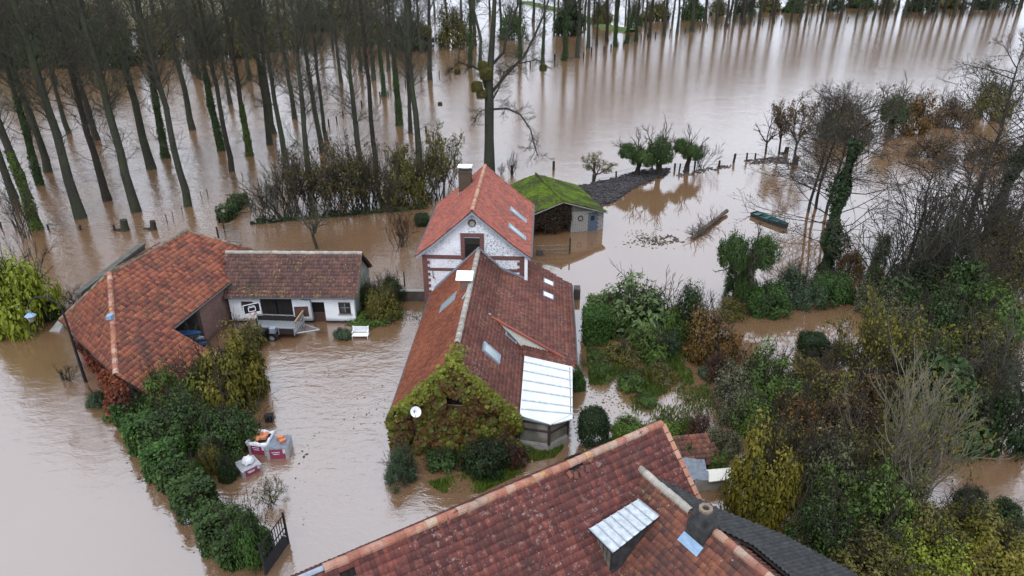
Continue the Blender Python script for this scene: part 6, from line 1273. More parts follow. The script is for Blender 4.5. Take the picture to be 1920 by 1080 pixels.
MORE = [(1480, 905, 150, 120, 'loose', 'olive', 'olive bush filling the gap above the yellow hazel'), (1620, 935, 160, 140, 'dense', 'olive', 'dense olive bush left of the willow stems'), (1705, 925, 140, 110, 'loose', 'silver', 'silvery bush under the willow crown'), (1575, 1015, 160, 130, 'loose', 'green', 'green bush over the end of the corrugated roof'), (1735, 1055, 170, 120, 'loose', 'olive', 'olive bush below the willow foot'), (1830, 1045, 170, 110, 'loose', 'yellow', 'yellowish bush below the dark water bush'),
        (1560, 800, 150, 120, 'loose', 'olive', 'olive bush left of the russet bush'), (1650, 800, 150, 110, 'loose', 'autumn', 'autumn brown bush above the russet bush'), (1745, 765, 150, 110, 'loose', 'silver', 'greyish bush behind the pool saplings'), (1850, 705, 170, 110, 'loose', 'olive', 'olive bush behind the dark holly clump'), (1700, 685, 120, 90, 'loose', 'olive', 'olive bush at the right end of the brown pool'), (1765, 655, 140, 100, 'loose', 'ivy', 'dark bush behind the bright green shrub'), (1835, 595, 150, 110, 'coarse', 'ivy', 'dark ivy mound under the right alders'), (1730, 565, 130, 100, 'loose', 'dark', 'blackish tangle in the heart of the thicket'), (1640, 562, 70, 80, 'loose', 'ivy', 'ivy clump beyond the end of the hedge'), (1900, 485, 130, 100, 'loose', 'olive', 'olive bush under the right-edge alder crown'),
        (1420, 820, 110, 80, 'dense', 'green', 'green bush above the yellow hazel on its left'), (1345, 850, 70, 50, 'loose', 'silver', 'pale low shrub beyond the gable nettles'), (1520, 740, 120, 70, 'loose', 'olive', 'olive bush in front of the topiary block'), (1580, 690, 90, 60, 'loose', 'twiggy', 'withered low bush on the pool edge'), (1670, 610, 90, 80, 'loose', 'silver', 'pale-leaved bush beside the hedge end'), (1800, 500, 160, 110, 'loose', 'twiggy', 'withered bush between the right alders'), (1600, 520, 80, 60, 'loose', 'autumn', 'tawny bush beside the ivy-clad alder foot'), (1560, 545, 80, 40, 'coarse', 'ivy', 'ivy skirt at the foot of the tall alder')]
for u, v, w, h, kd, m, lb in MORE: plant('shrub', u, v, w, h, kd, m, lb, 'bush')

def flecks(name, poly_px, n, label, mat, smin, smax, seed):
    P = np.array([at(*p)[:2] for p in poly_px]); rng = np.random.default_rng(seed); C = rng.uniform(P.min(0), P.max(0), (n * 4, 2)); C = C[inside([tuple(p) for p in P], C[:, 0], C[:, 1])]
    f = np.sin(C[:, 0] * .9 + .5 * np.sin(C[:, 1] * 1.1) + seed) * np.sin(C[:, 1] * .7 + seed) + rng.normal(0, .3, len(C)); C = C[f > .25][:n]; n = len(C)
    o = link(name, leaf_mesh(name, np.stack([C[:, 0], C[:, 1], np.full(n, .012)], 1), np.tile([0, 0, 1.0], (n, 1)) + rng.normal(0, .06, (n, 3)), rng.uniform(smin, smax, n), .6, rng), mat); return tag(o, label, kind='stuff')
flecks('floating_leaves', [(520, 690), (740, 690), (730, 800), (560, 1000), (545, 900), (580, 800)], 170, 'scattered leaves floating on the yard water', G['twiggy'], .05, .14, 3)
flecks('floating_leaves', [(500, 640), (790, 590), (760, 680), (620, 700)], 110, 'leaves floating in front of the byre', G['twiggy'], .05, .14, 4)
flecks('floating_scum', [(1060, 700), (1200, 690), (1330, 730), (1300, 800), (1080, 830)], 500, 'scum and leaves floating in the flooded garden', G['olive'], .05, .15, 5)
flecks('floating_scum', [(1180, 430), (1300, 430), (1290, 470), (1150, 465)], 260, 'green scum drifting near the log', G['teal'], .08, .22, 6)
flecks('floating_leaves', [(240, 800), (470, 1080), (380, 1080), (200, 820)], 300, 'leaves gathered along the road hedge', G['twiggy'], .05, .14, 7)

# ------------------------------------------------------------------ yard furniture and vehicles
def trailer():
    p = at(512, 634); fr = Frame(p[0], p[1], math.radians(4)); r = empty('car_trailer', p, 'flat twin-axle trailer with mesh ramp parked in the flooded yard', 'trailer')
    x0, x1, y0, y1, zf = -1.75, 1.75, -.1, 1.65, .52
    b = lambda n, m, *a, par=r: fbox(fr, *a, n, M[m], par)
    b('deck', 'galv', x0, x1, y0, y1, zf - .07, zf)
    for y in (y0, y1):
        sd_ = b('side_board', 'dark_wood', x0 + .05, x1 - .05, y - .02 if y == y0 else y + .001, y - .001 if y == y0 else y + .03, zf - .1 if y == y0 else zf, zf + .36)
        for i, x in enumerate(np.linspace(x0 + .04, x1 - .04, 4)): b('side_post', 'galv', x - .03, x + .03, y - .07 if y == y0 else y + .031, y - .021 if y == y0 else y + .08, zf - .12, zf + .42)
        b('top_rail', 'galv', x0, x1, y - .06 if y == y0 else y - .01, y + .01 if y == y0 else y + .06, zf + .42, zf + .48)
    b('tail_board', 'pale_wood', x0 - .08, x0, y0, y1, zf + .02, zf + .62)
    rp = b('ramp', 'pale_wood', x1 + .02, x1 + .12, y0 - .02, y1 + .02, zf + .82, zf + .95)
    for i in range(6): b('ramp_bar', 'galv', x1 + .04, x1 + .09, y0 + .06 + i * .31, y0 + .11 + i * .31, zf - .1, zf + .82, par=rp)
    for z in (zf + .12, zf + .45): b('ramp_rail', 'galv', x1 + .045, x1 + .085, y0, y1, z, z + .05, par=rp)
    for cx in (-.75, .12):
        w = MB().cyl(fr.P(cx, -.42, .22), fr.P(cx, -.20, .22), .32, n=18).build('wheel', M['rubber'], r); MB().cyl(fr.P(cx, -.435, .22), fr.P(cx, -.421, .22), .17, n=14).build('rim', M['galv'], w)
        mb = MB()
        for i in range(8):
            t0, t1 = math.pi * i / 8, math.pi * (i + 1) / 8; A_ = [fr.P(cx + .40 * math.cos(t), y, .24 + .40 * math.sin(t)) for t in (t0, t1) for y in (-.46, -.14)]; mb.add(A_, [(0, 1, 3, 2)])
        mb.build('mudguard', M['steel_dark'], r)
        w = MB().cyl(fr.P(cx, y1 + .1, .22), fr.P(cx, y1 + .32, .22), .32, n=14).build('wheel', M['rubber'], r)
    b('tool_box', 'steel_dark', -.95, -.35, -.55, -.12, .62, .80); b('winch_box', 'zinc', .05, .45, -.5, -.1, .66, 1.05)
    MB().tube([fr.P(x1, y0 + .2, .42), fr.P(x1 + 1.5, .75, .42)], .05).tube([fr.P(x1, y1 - .2, .42), fr.P(x1 + 1.5, .75, .42)], .05).build('drawbar', M['galv'], r)
    MB().tube([fr.P(x1 + 1.45, .75, .42), fr.P(x1 + 1.75, .75, .45)], .06).build('hitch', M['steel_dark'], r)
trailer()
def hoop():
    p = at(482, 636); r = empty('basketball_hoop', p, 'basketball hoop with black backboard in front of the byre', 'basketball hoop'); k = np.array(p); az = .5
    ex, ey = np.array([math.cos(az), math.sin(az), 0]), np.array([math.sin(az), -math.cos(az), 0])
    MB().tube([k + (0, .5, -.4), k + (0, .5, 1.9), k + np.array([0, .15, 2.5])], .06, 8).build('pole', M['steel_dark'], r)
    c = k + np.array([0, .1, 2.45]); bd_ = MB().box(c, (1.15, .05, .75), ex=ex, ey=-ey, ez=np.array([0, 0, 1.0])).build('backboard', M['black'], r)
    def ring(w, h, dz, t, name):
        mb = MB()
        for dx, dz_, sw_, sh in ((0, h / 2, w, t), (0, -h / 2, w, t), (-w / 2, 0, t, h - t), (w / 2, 0, t, h - t)): mb.box(c + ex * dx + np.array([0, 0, dz + dz_]) + ey * .032, (sw_, .012, sh), ex=ex, ey=-ey, ez=np.array([0, 0, 1.0]))
        mb.build(name, M['white_paint'], bd_)
    ring(1.09, .69, 0, .05, 'border_line'); ring(.46, .32, -.06, .05, 'target_square'); MB().box(c + ey * .032 + (0, 0, .2), (.4, .012, .03), ex=ex, ey=-ey, ez=np.array([0, 0, 1.0])).build('upper_line', M['white_paint'], bd_)
    rc_ = c + ey * .30 + np.array([0, 0, -.27]); mb = MB(); K = 14
    for i in range(K): t0, t1 = 6.283 * i / K, 6.283 * (i + 1) / K; mb.cyl(rc_ + ex * .23 * math.cos(t0) + ey * .23 * math.sin(t0), rc_ + ex * .23 * math.cos(t1) + ey * .23 * math.sin(t1), .02, n=5)
    rim = mb.build('rim', M['red_rim'], r); mb = MB()
    for i in range(K): t0, t1 = 6.283 * i / K, 6.283 * (i + 1.5) / K; mb.cyl(rc_ + ex * .23 * math.cos(t0) + ey * .23 * math.sin(t0), rc_ + ex * .13 * math.cos(t1) + ey * .13 * math.sin(t1) - np.array([0, 0, .4]), .012, n=4)
    mb.build('net', M['white_paint'], rim)
hoop()
p = at(570, 613); r = empty('sign_board', p, 'blank brown board on a white post in front of the byre', 'sign'); MB().box((p[0], p[1], .6), (.09, .09, 2.0)).build('post', M['white_paint'], r); MB().box((p[0] + .02, p[1] - .07, 1.32), (1.0, .04, .82), .06).build('board', M['brown_wood'], r)
p = at(676, 632); r = empty('garden_bench', p, 'white garden bench half under water by the byre weeds', 'bench'); b0 = Frame(p[0], p[1], 0)
fbox(b0, -.58, .58, -.2, .28, .16, .21, 'seat', M['white_paint'], r)
for i, z in enumerate((.28, .44, .60)): fbox(b0, -.58, .58, .28, .32, z, z + .11, 'back_slat', M['white_paint'], r)
for x in (-.56, .52): fbox(b0, x, x + .05, .321, .36, -.4, .75, 'leg', M['white_paint'], r); fbox(b0, x, x + .05, -.19, -.14, -.4, .158, 'leg', M['white_paint'], r); fbox(b0, x, x + .05, -.2, .28, .42, .46, 'armrest', M['white_paint'], r)
p0, p1 = at(742, 563), at(803, 564); r = empty('garden_wall', (p0 + p1) / 2, 'low dark garden wall with grey coping beside the tall house', 'wall'); wall_seg(p0[:2], p1[:2], -.5, .86, .22, M['dark_concrete'], r, 'wall_face'); wall_seg(p0[:2], p1[:2], .86, .95, .34, M['concrete'], r, 'coping')
p = at(759, 536); tag(MB().box((p[0], p[1], .45), (.09, .09, 1.7)).build('fence_post', M['post']), 'lone post standing behind the garden wall', 'post')
p = at(800, 575); tag(MB().box((p[0] + .15, p[1] - .1, .3), (.08, .35, .7)).build('yellow_green_board', plain('lime_plastic', (.45, .55, .08), .5, .4)), 'lime green board leaning at the corner of the tall house', 'board')
# street lamp with crook arm
p = at(161, 716); r = empty('street_lamp', p, 'black crook-arm street lamp leaning over the road', 'street lamp'); zt = zat(575, p[1]); zt = 5.1
MB().tube([p + (0, 0, -.5), p + (0, 0, 1.0), p + (-.05, .1, zt)], [.11, .09, .06], 8).build('pole', M['black'], r)
arc = [p + np.array([-.05 - 1.05 + 1.05 * math.cos(t), .1, zt + 1.0 * math.sin(t)]) for t in np.linspace(0, math.pi * .95, 12)]; MB().tube(arc, .045, 6).build('arm', M['black'], r)
e_ = arc[-1]; lh = MB().cyl(e_ - (0, 0, .25), e_ - (0, 0, .02), .03, .03).cyl(e_ - (0, 0, .45), e_ - (0, 0, .25), .34, .10, n=6).build('lamp_head', M['lead_blue'], r); MB().cyl(e_ - (0, 0, .85), e_ - (0, 0, .46), .14, .26, n=6).build('lantern', M['dull_glass'], lh)
sc_ = [e_ + np.array([.05 + .22 * f * math.cos(f * 9), 0, -.1 - .2 * f * math.sin(f * 9)]) for f in np.linspace(.2, 1, 10)]; MB().tube(sc_, .018, 4).build('scroll', M['black'], r)
p = at(118, 712); tag(MB().cyl(p + (0, 0, -.4), p + (0, 0, .45), .08, n=8).cyl(p + (0, 0, .451), p + (0, 0, .58), .085, n=8).build('bollard', M['steel_dark']), 'small dark bollard in the road water', 'bollard')
q = [at(92, 622), at(112, 612), at(122, 620), at(112, 624)]; tag(MB().hexa([(x[0], x[1], -.3) for x in q], [(q[0][0], q[0][1], .03), (q[1][0], q[1][1], .5), (q[2][0], q[2][1], .5), (q[3][0], q[3][1], .1)]).build('concrete_ramp', M['concrete']), 'grey sloping concrete slab at the barn corner', 'slab')
# black yard gate
g0, g1 = at(541, 1018), at(499, 1078); gd = g1 - g0; gl = np.linalg.norm(gd); gd /= gl; r = empty('yard_gate', (g0 + g1) / 2, 'black steel gate with barred top standing open beside the large bush', 'gate')
MB().box(np.array([*((g0 + g1) / 2)[:2], .3]), (gl, .05, .9), math.atan2(gd[1], gd[0])).build('panel', M['black'], r)
for f in np.linspace(.03, .97, 11): q = g0 + gd * gl * f; MB().box((q[0], q[1], 1.28), (.03, .03, 1.04), math.atan2(gd[1], gd[0])).build('bar', M['black'], r)
for z in (1.05, 1.75): MB().box(np.array([*((g0 + g1) / 2)[:2], z]), (gl, .04, .04), math.atan2(gd[1], gd[0])).build('rail', M['black'], r)
for q in (g0, g1): MB().box((q[0] + gd[0] * .0, q[1], .75), (.08, .08, 2.3), math.atan2(gd[1], gd[0])).build('gate_post', M['black'], r)
q = g0 + gd * .3; MB().box((q[0] + .06, q[1], .75), (.04, .2, .06), math.atan2(gd[1], gd[0])).build('latch', M['galv'], r)
# pallets of bricks in printed wrap
def pallet(u, v, w, d, h, rz, label, kind):
    p = at(u, v); r = empty('brick_pallet', p, label, 'pallet', 'wrapped brick pallets', rz=0); c = np.array([p[0], p[1], 0]); ex, ey = np.array([math.cos(rz), math.sin(rz), 0]), np.array([-math.sin(rz), math.cos(rz), 0])
    rng = np.random.default_rng(int(u)); V = []; nx, ny = 7, 7
    for j in range(ny):
        for i in range(nx):
            x, y = (i / (nx - 1) - .5) * w, (j / (ny - 1) - .5) * d; V.append(c + ex * x + ey * y + np.array([0, 0, h + rng.normal(0, .018) - .03 * (abs(x) / w * 2) ** 6]))
    top = MB().add(V, [(j * nx + i, j * nx + i + 1, (j + 1) * nx + i + 1, (j + 1) * nx + i) for j in range(ny - 1) for i in range(nx - 1)])
    body = MB().box(c + (0, 0, (h - .02) / 2 - .25), (w, d, h + .44), rz).build('wrapped_stack', M['grey_wrap'], r)
    if kind != 'open': top.build('top_sheet', M['tarp_grey'] if kind == 'tarp' else M['grey_wrap'], r, smooth=True)
    fr2 = MB().slab([c + ex * x - ey * (d / 2 + .006) + np.array([0, 0, z]) for x, z in ((-w * .36, .02), (w * .36, .02), (w * .36, h * .92), (-w * .36, h * .92))], .004, -ey).build('printed_panel', M['purple_wrap'], body)
    for z, ww in ((h * .62, .42), (h * .45, .34)): MB().slab([c + ex * x - ey * (d / 2 + .012) + np.array([0, 0, zz]) for x, zz in ((-w * ww * .6, z), (w * ww * .3, z), (w * ww * .3, z + .05), (-w * ww * .6, z + .05))], .003, -ey).build('print_line', M['white_wrap'], fr2)
    MB().slab([c + ex * x - ey * (d / 2 + .012) + np.array([0, 0, z]) for x, z in ((w * .26, h * .5), (w * .38, h * .5), (w * .38, h * .9), (w * .26, h * .9))], .003, -ey).build('white_label', M['white_wrap'], fr2)
    MB().slab([c + ex * (w / 2 + .006) + ey * y + np.array([0, 0, z]) for y, z in ((-d * .1, .02), (d * .1, .02), (d * .1, h * .9), (-d * .1, h * .9))], .004, ex).build('printed_strip', M['grey_wrap'], body)
    if kind == 'open':
        V = []; K = 16
        for q, z in ((.52, h * .75), (.56, h + .10), (.40, h + .02), (.38, h - .25)):
            for i in range(K):
                t = 6.283 * i / K; sq = 1 / max(abs(math.cos(t)), abs(math.sin(t))); V.append(c + ex * w * q * math.cos(t) * sq + ey * d * q * math.sin(t) * sq + np.array([0, 0, z + rng.normal(0, .05)]))
        MB().add(V, [(8 * 0 + k * K + i, k * K + (i + 1) % K, (k + 1) * K + (i + 1) % K, (k + 1) * K + i) for k in range(3) for i in range(K)]).build('torn_wrap', M['white_wrap'], r, smooth=True)
        MB().box(c + (0, 0, h + .0), (w * .80, d * .80, .02), rz).build('bag_shade_sheet', M['dark_inside'], r)  # dark sheet over the stack, for the shade inside the bag
    return c, ex, ey, h
def loose_brick(c, rz, tilt, label):
    ex = np.array([math.cos(rz), math.sin(rz), 0]); ey = np.array([-math.sin(rz) * math.cos(tilt), math.cos(rz) * math.cos(tilt), math.sin(tilt)])
    m = MB().box(c, (.34, .20, .17), ex=ex, ey=ey); return tag(m.build('clay_block', M['clay_pipe']), label, 'brick', 'loose clay blocks on the pallets')
c, ex, ey, h = pallet(526, 848, 1.15, 1.15, .72, .10, 'wrapped pallet with grey sheet top and two loose clay blocks', 'tarp'); loose_brick(c + ex * .05 + ey * .25 + (0, 0, h + .10), .05, 0, 'clay block lying farther from the gate on the grey sheeted pallet'); loose_brick(c + ex * .25 - ey * .05 + (0, 0, h + .10), .7, 0, 'clay block lying askew at the middle of the grey sheeted pallet')
c, ex, ey, h = pallet(493, 842, 1.05, 1.05, .78, -.15, 'opened white plastic wrapped pallet full of clay blocks', 'open')
for i, (dx, dy, rz, tl) in enumerate(((-.28, -.15, .3, .2), (-.02, -.22, 1.2, .4), (.22, -.12, .1, .1), (.0, .12, .8, .5), (.26, .16, 1.5, .2), (-.25, .22, .5, .3), (.08, .0, 2.1, .6))):
    loose_brick(c + ex * dx + ey * dy + np.array([0, 0, h + .09 + .03 * (i % 3)]), rz, tl, ['clay block at the near left corner inside the torn white wrap', 'clay block in the middle of the near side inside the torn wrap', 'clay block at the near right corner inside the torn wrap', 'clay block tilted behind the middle inside the torn wrap', 'clay block at the far right corner inside the torn wrap', 'clay block at the far left corner inside the torn wrap', 'topmost clay block heaped in the torn white wrap'][i])
c, ex, ey, h = pallet(467, 880, 1.05, 1.05, .42, .75, 'low half-sunken grey and purple wrapped pallet nearest the hedge', 'grey')
p = at(464, 862, .6); V = [p + np.array([.32 * math.cos(t) * s_, .32 * math.sin(t) * s_, z + .05 * math.sin(5 * t)]) for s_, z in ((1, -.1), (.8, .10), (.3, .16)) for t in np.linspace(0, 6.283, 12, endpoint=False)]
tag(MB().add(V, [(k * 12 + i, k * 12 + (i + 1) % 12, (k + 1) * 12 + (i + 1) % 12, (k + 1) * 12 + i) for k in range(2) for i in range(12)] + [tuple(range(24, 36))]).build('plastic_bundle', M['white_wrap'], smooth=True), 'crumpled white and purple plastic bundle behind the low pallet', 'plastic bundle')
p = at(506, 790); r = empty('floating_bucket', p, 'black crate floating upright in the yard water', 'crate'); MB().hexa([(p[0] - .2, p[1] - .15, -.2), (p[0] + .2, p[1] - .15, -.2), (p[0] + .2, p[1] + .15, -.2), (p[0] - .2, p[1] + .15, -.2)], [(p[0] - .24, p[1] - .12, .42), (p[0] + .24, p[1] - .12, .46), (p[0] + .22, p[1] + .2, .5), (p[0] - .22, p[1] + .2, .46)]).build('body', M['black'], r)
for x in (-.1, .1): MB().box((p[0] + x, p[1] - .16, .15), (.05, .04, .55)).build('rib', M['steel_dark'], r)
# boat
def boat():
    a, b = at(1413, 404), at(1473, 428); L_ = np.linalg.norm(b - a); d = (b - a) / L_; nn = np.array([-d[1], d[0], 0]); r = empty('rowing_boat', (a + b) / 2, 'teal flat-bottomed rowing boat moored beside the alder', 'boat'); S_ = 13; out = []; inn = []
    def prof(f): return .62 * (1 - max(0, (f - .45) / .55) ** 2 * .45) * (.82 + .18 * math.sin(math.pi * min(1, f * 1.3)))
    rows = []
    for i in range(S_):
        f = i / (S_ - 1); w = prof(f); z = .42 + .18 * (1 - f) ** 2 * 0 + .12 * f ** 2; c = a + d * L_ * f
        rows.append([c - nn * w * .75 + (0, 0, -.2), c - nn * w + (0, 0, z), c - nn * (w - .07) + (0, 0, z), c - nn * w * .72 + (0, 0, .05), c + nn * w * .72 + (0, 0, .05), c + nn * (w - .07) + (0, 0, z), c + nn * w + (0, 0, z), c + nn * w * .75 + (0, 0, -.2)])
    def strip(ks, name, mat, extra=()):
        V = [row[k] for row in rows for k in ks]; m = len(ks); F = [(i * m + j, i * m + j + 1, (i + 1) * m + j + 1, (i + 1) * m + j) for i in range(S_ - 1) for j in range(m - 1)]
        return MB().add(V, F).build(name, mat, r)
    strip([0, 1], 'hull_side', M['teal_dark']); strip([6, 7], 'hull_side', M['teal_dark']); strip([1, 2], 'gunwale', M['teal']); strip([5, 6], 'gunwale', M['teal']); strip([2, 3], 'inner_side', M['teal']); strip([4, 5], 'inner_side', M['teal']); strip([3, 4], 'floor', M['dark_concrete'])
    for e, nm in ((0, 'stern_board'), (S_ - 1, 'bow_board')): MB().slab([rows[e][k] for k in (0, 1, 6, 7)], .05, d if e == 0 else -d).build(nm, M['teal_dark'], r)
    for f, wd_ in ((.12, .5), (.42, .24), (.72, .26)): c = a + d * L_ * f; MB().box(c + (0, 0, .34), (wd_, prof(f) * 1.8, .05), math.atan2(d[1], d[0])).build('seat', M['teal'], r)
    MB().tube([b + (0, 0, .45), b + d * 1.6 + (0, 0, .1)], .015, 4).build('mooring_rope', M['pale_wood'], r)
boat()
# drifting log with torn roots
def log():
    a, b = at(1298, 448), at(1362, 401); d = b - a; T_ = Twigs(5); rnd = T_.rnd; r = empty('drift_log', (a + b) / 2, 'drifting tree trunk with a torn root tangle floating on the flood', 'log')
    K = 8; pts = [a + d * i / (K - 1) + np.array([0, rnd.gauss(0, .05), .12 + .03 * i]) for i in range(K)]; MB().tube(pts, [.20, .26, .28, .24, .22, .20, .19, .22], 9).build('trunk', M['driftwood'], r, smooth=True)
    for i in range(80):
        f = rnd.random() ** 1.6 * .6; q = a + d * f + (0, 0, .15); v = np.array([rnd.gauss(0, 1), rnd.gauss(0, 1), rnd.gauss(.5, .5)]); T_.branch(q, v, rnd.uniform(.5, 1.8), rnd.uniform(.02, .06), 1, [3], up=.02, wob=.35, seg=4)
    for i in range(8): T_.branch(a + d * (.35 + .5 * rnd.random()) + (0, 0, .25), (rnd.gauss(-.3, .3), rnd.gauss(.3, .3), 1.0), rnd.uniform(.8, 1.6), .02, 1, [3], up=0, wob=.15, seg=4)
    link('root_tangle', T_.mesh('root_tangle', 4, .008), M['driftwood'], r, world_mesh=True)['kind'] = 'stuff'
log()
# bank of flood debris below the ivy trees: broken sticks and reeds
def debris(name, poly_px, n, label, lmin=.2, lmax=.9, mat='rock_debris', zmax=.30, seed=4):
    P = np.array([at(*p)[:2] for p in poly_px]); rng = np.random.default_rng(seed); lo, hi = P.min(0), P.max(0); C = rng.uniform(lo, hi, (n * 3, 2)); C = C[inside([tuple(p) for p in P], C[:, 0], C[:, 1])][:n]; n = len(C)
    T_ = Twigs(seed); az = rng.normal(.3, .7, n); L_ = rng.uniform(lmin, lmax, n); z = rng.uniform(.01, zmax, n) 
    for i in range(n):
        v = np.array([math.cos(az[i]) * L_[i] / 2, math.sin(az[i]) * L_[i] / 2, rng.normal(0, .04)]); c = np.array([*C[i], z[i]]); T_.seg(c - v, c + v, rng.uniform(.02, .07), rng.uniform(.02, .06))
    o = link(name, T_.mesh(name, 4, .01), M[mat]); return tag(o, label, kind='stuff')
debris('flood_debris', [(1080, 352), (1140, 340), (1200, 322), (1255, 318), (1245, 330), (1190, 352), (1150, 380), (1118, 390), (1098, 372)], 2600, 'raft of dark drift sticks washed against the bank by the shed')
debris('flood_debris', [(1270, 326), (1370, 308), (1372, 313), (1272, 332)], 110, 'thin line of drift sticks along the fence', zmax=.1, seed=6); debris('flood_debris', [(1400, 300), (1475, 292), (1480, 306), (1405, 308)], 140, 'drift sticks around the gnarled trees', zmax=.1, seed=7)
debris('floating_twigs', [(1190, 448), (1260, 440), (1285, 455), (1230, 462)], 90, 'floating twigs and scum near the drifting log', .1, .5, 'driftwood', .03, 8)
# ------------------------------------------------------------------ fences
def fence(pts, label, h=.9, r0=.08, wires=2, name='post_fence', jit=8, tilt=.06, mat='post'):
    P = [at(*p) for p in pts]; r = empty(name, P[len(P) // 2], label, 'fence'); tops = []
    for p in P:
        hh = h * random.uniform(.7, 1.2); t = p + np.array([random.gauss(0, tilt), random.gauss(0, tilt), hh]); MB().cyl(p - (0, 0, .4), t, r0 * random.uniform(.8, 1.2), n=7).build('post', M[mat], r); tops.append(t)
    for w in range(wires):
        f = .9 - .45 * w; mb = MB()
        for i in range(len(P) - 1): mb.cyl(P[i] + (tops[i] - P[i]) * f, P[i + 1] + (tops[i + 1] - P[i + 1]) * f, .012, n=4)
        mb.build('wire', M['steel_dark'], r)
fence([(2, 428), (30, 427), (62, 430), (92, 430), (150, 432), (215, 433), (290, 432)], 'sunken post fence along the near edge of the flooded grove', .7, .09)
fence([(314, 418), (325, 412), (343, 400), (378, 372), (390, 366)], 'thin stakes between the barn roof and the big grove trunk', .9, .04, 1)
fence([(540, 290), (575, 270), (600, 252), (617, 237), (632, 228), (643, 218), (660, 208), (678, 199), (697, 190), (713, 184), (728, 178), (760, 160), (790, 152), (806, 146), (823, 142), (842, 136)], 'post fence crossing the flooded grove diagonally', 1.0, .12)
fence([(799, 250), (812, 262), (852, 305)], 'few posts at the grove end of the hedgerow', 1.0, .12, 1)
fence([(994, 124), (1040, 115), (1094, 108), (1109, 100), (1133, 97), (1146, 91), (1169, 85), (1190, 77), (1202, 74), (1214, 70), (1229, 68), (1256, 64), (1285, 60), (1313, 56), (1326, 52), (1352, 51), (1365, 50), (1397, 47), (1414, 45), (1430, 44), (1465, 43), (1495, 42), (1517, 41), (1532, 40), (1550, 39)], 'long post fence along the far edge of the lake', 1.5, .2)
fence([(1550, 39), (1590, 38), (1625, 37), (1660, 35), (1700, 34), (1740, 33), (1780, 31), (1805, 30), (1822, 30), (1855, 29), (1873, 28), (1900, 27), (1930, 26)], 'continuation of the far fence toward the right edge', 1.5, .2)
fence([(1111, 345), (1155, 338), (1222, 320), (1265, 318), (1273, 322), (1302, 318), (1347, 314), (1375, 305), (1400, 302), (1416, 298)], 'broken post fence from the debris bank to the gnarled trees', 1.0, .13)
for (u, v), lb in (((1038, 318), 'single stout post in the water behind the mossy shed'), ((960, 326), 'stout post beside the sprouting stump'), ((1114, 320), 'tall post at the bush behind the mossy shed')):
    p = at(u, v); tag(MB().cyl(p - (0, 0, .4), p + (0, 0, 1.1), .17, .15, n=9).build('stout_post', M['post']), lb, 'post')
for u, v, s, lb in ((235, 432, .75, 'thick black stump on the grove fence line'), (288, 430, .6, 'leaning dark stump nearest the barn roof'), (1473, 288, .6, 'dark stump beside the gnarled trees'), (1490, 308, .7, 'black stump at the edge of the thicket')):
    p = at(u, v); r = empty('tree_stump', p, lb, 'stump'); MB().tube([p - (0, 0, .3), p + (.05, 0, s * .6), p + (.1, 0, s * 1.5)], [s * .62, s * .5, s * .45], 9).build('stump', M['bark_dark'], r); MB().tube([p + (-.1, 0, .1), p + (-s * 1.6, -.1, .12)], [.14, .07], 6).build('root', M['bark_dark'], r)
# field gates
def bar_gate(u0, v0, u1, v1, h, n, label, mat='gate_steel', rails=(.1, .95), posts=True):
    a, b = at(u0, v0), at(u1, v1); d = b - a; L_ = np.linalg.norm(d); d /= L_; rz = math.atan2(d[1], d[0]); r = empty('field_gate', (a + b) / 2, label, 'gate')
    for f in np.linspace(0, 1, n): q = a + d * L_ * f; MB().cyl(q, q + (0, 0, h), .02, n=5).build('bar', M[mat], r)
    for z in rails: MB().cyl(a + (0, 0, h * z), b + (0, 0, h * z), .03, n=6).build('rail', M[mat], r)
    if posts: MB().box(a + (0, 0, h * .5), (.12, .12, h * 1.3), rz).build('gate_post', M['post'], r)
bar_gate(411, 452, 455, 456, 1.25, 15, 'pale barred metal gate standing in water above the barn roof'); bar_gate(421, 435, 441, 430, .8, 9, 'shorter barred gate against the ivy wall')
bar_gate(1008, 476, 1068, 474, .8, 4, 'tubular metal gate in the water in front of the mossy shed', rails=(.05, .5, 1.0), posts=False)
p = at(1068, 476); tag(MB().box(p + (0, 0, .6), (.12, .12, 2.0)).build('gate_post', M['post']), 'dark gate post in front of the mossy shed', 'post'); p = at(1012, 478); tag(MB().box(p + (0, 0, .2), (.55, .45, .7), .2).build('concrete_block', M['dark_concrete']), 'mossy concrete block at the tubular gate', 'block')
# bits in the garden
r = empty('corrugated_sheet', at(1125, 588), 'grey corrugated sheets lying on grass at the garden corner', 'sheet')
for (u, v, w, d, rz) in ((1122, 586, 1.3, 1.0, 0), (1104, 590, .6, .7, .1), (1138, 588, .5, .6, -.2)):
    p = at(u, v); V = []; N_ = 25
    for i in range(N_): x = (i / (N_ - 1) - .5) * w; z = .16 + .035 * math.sin(i * 1.3); V += [(p[0] + x, p[1] - d / 2, z), (p[0] + x + rz * .3, p[1] + d / 2, z + .08)]
    MB().add(V, [(2 * i, 2 * i + 2, 2 * i + 3, 2 * i + 1) for i in range(N_ - 1)]).build('sheet', M['zinc'], r)
p = at(1168, 612, 0); tag(MB().tube([p, p + np.array([-.3, .2, 2.6])], .035, 5).build('leaning_pole', M['dark_wood']), 'dark pole leaning behind the broad-leaved shrub', 'pole')
p = at(1077, 562); tag(MB().hexa(*vbox(Frame(p[0], p[1], .05), -.05, .45, 0, .8, -.4, .9)).build('water_butt', M['dark_concrete']), 'dark box-like water butt against the side wall', 'water butt')
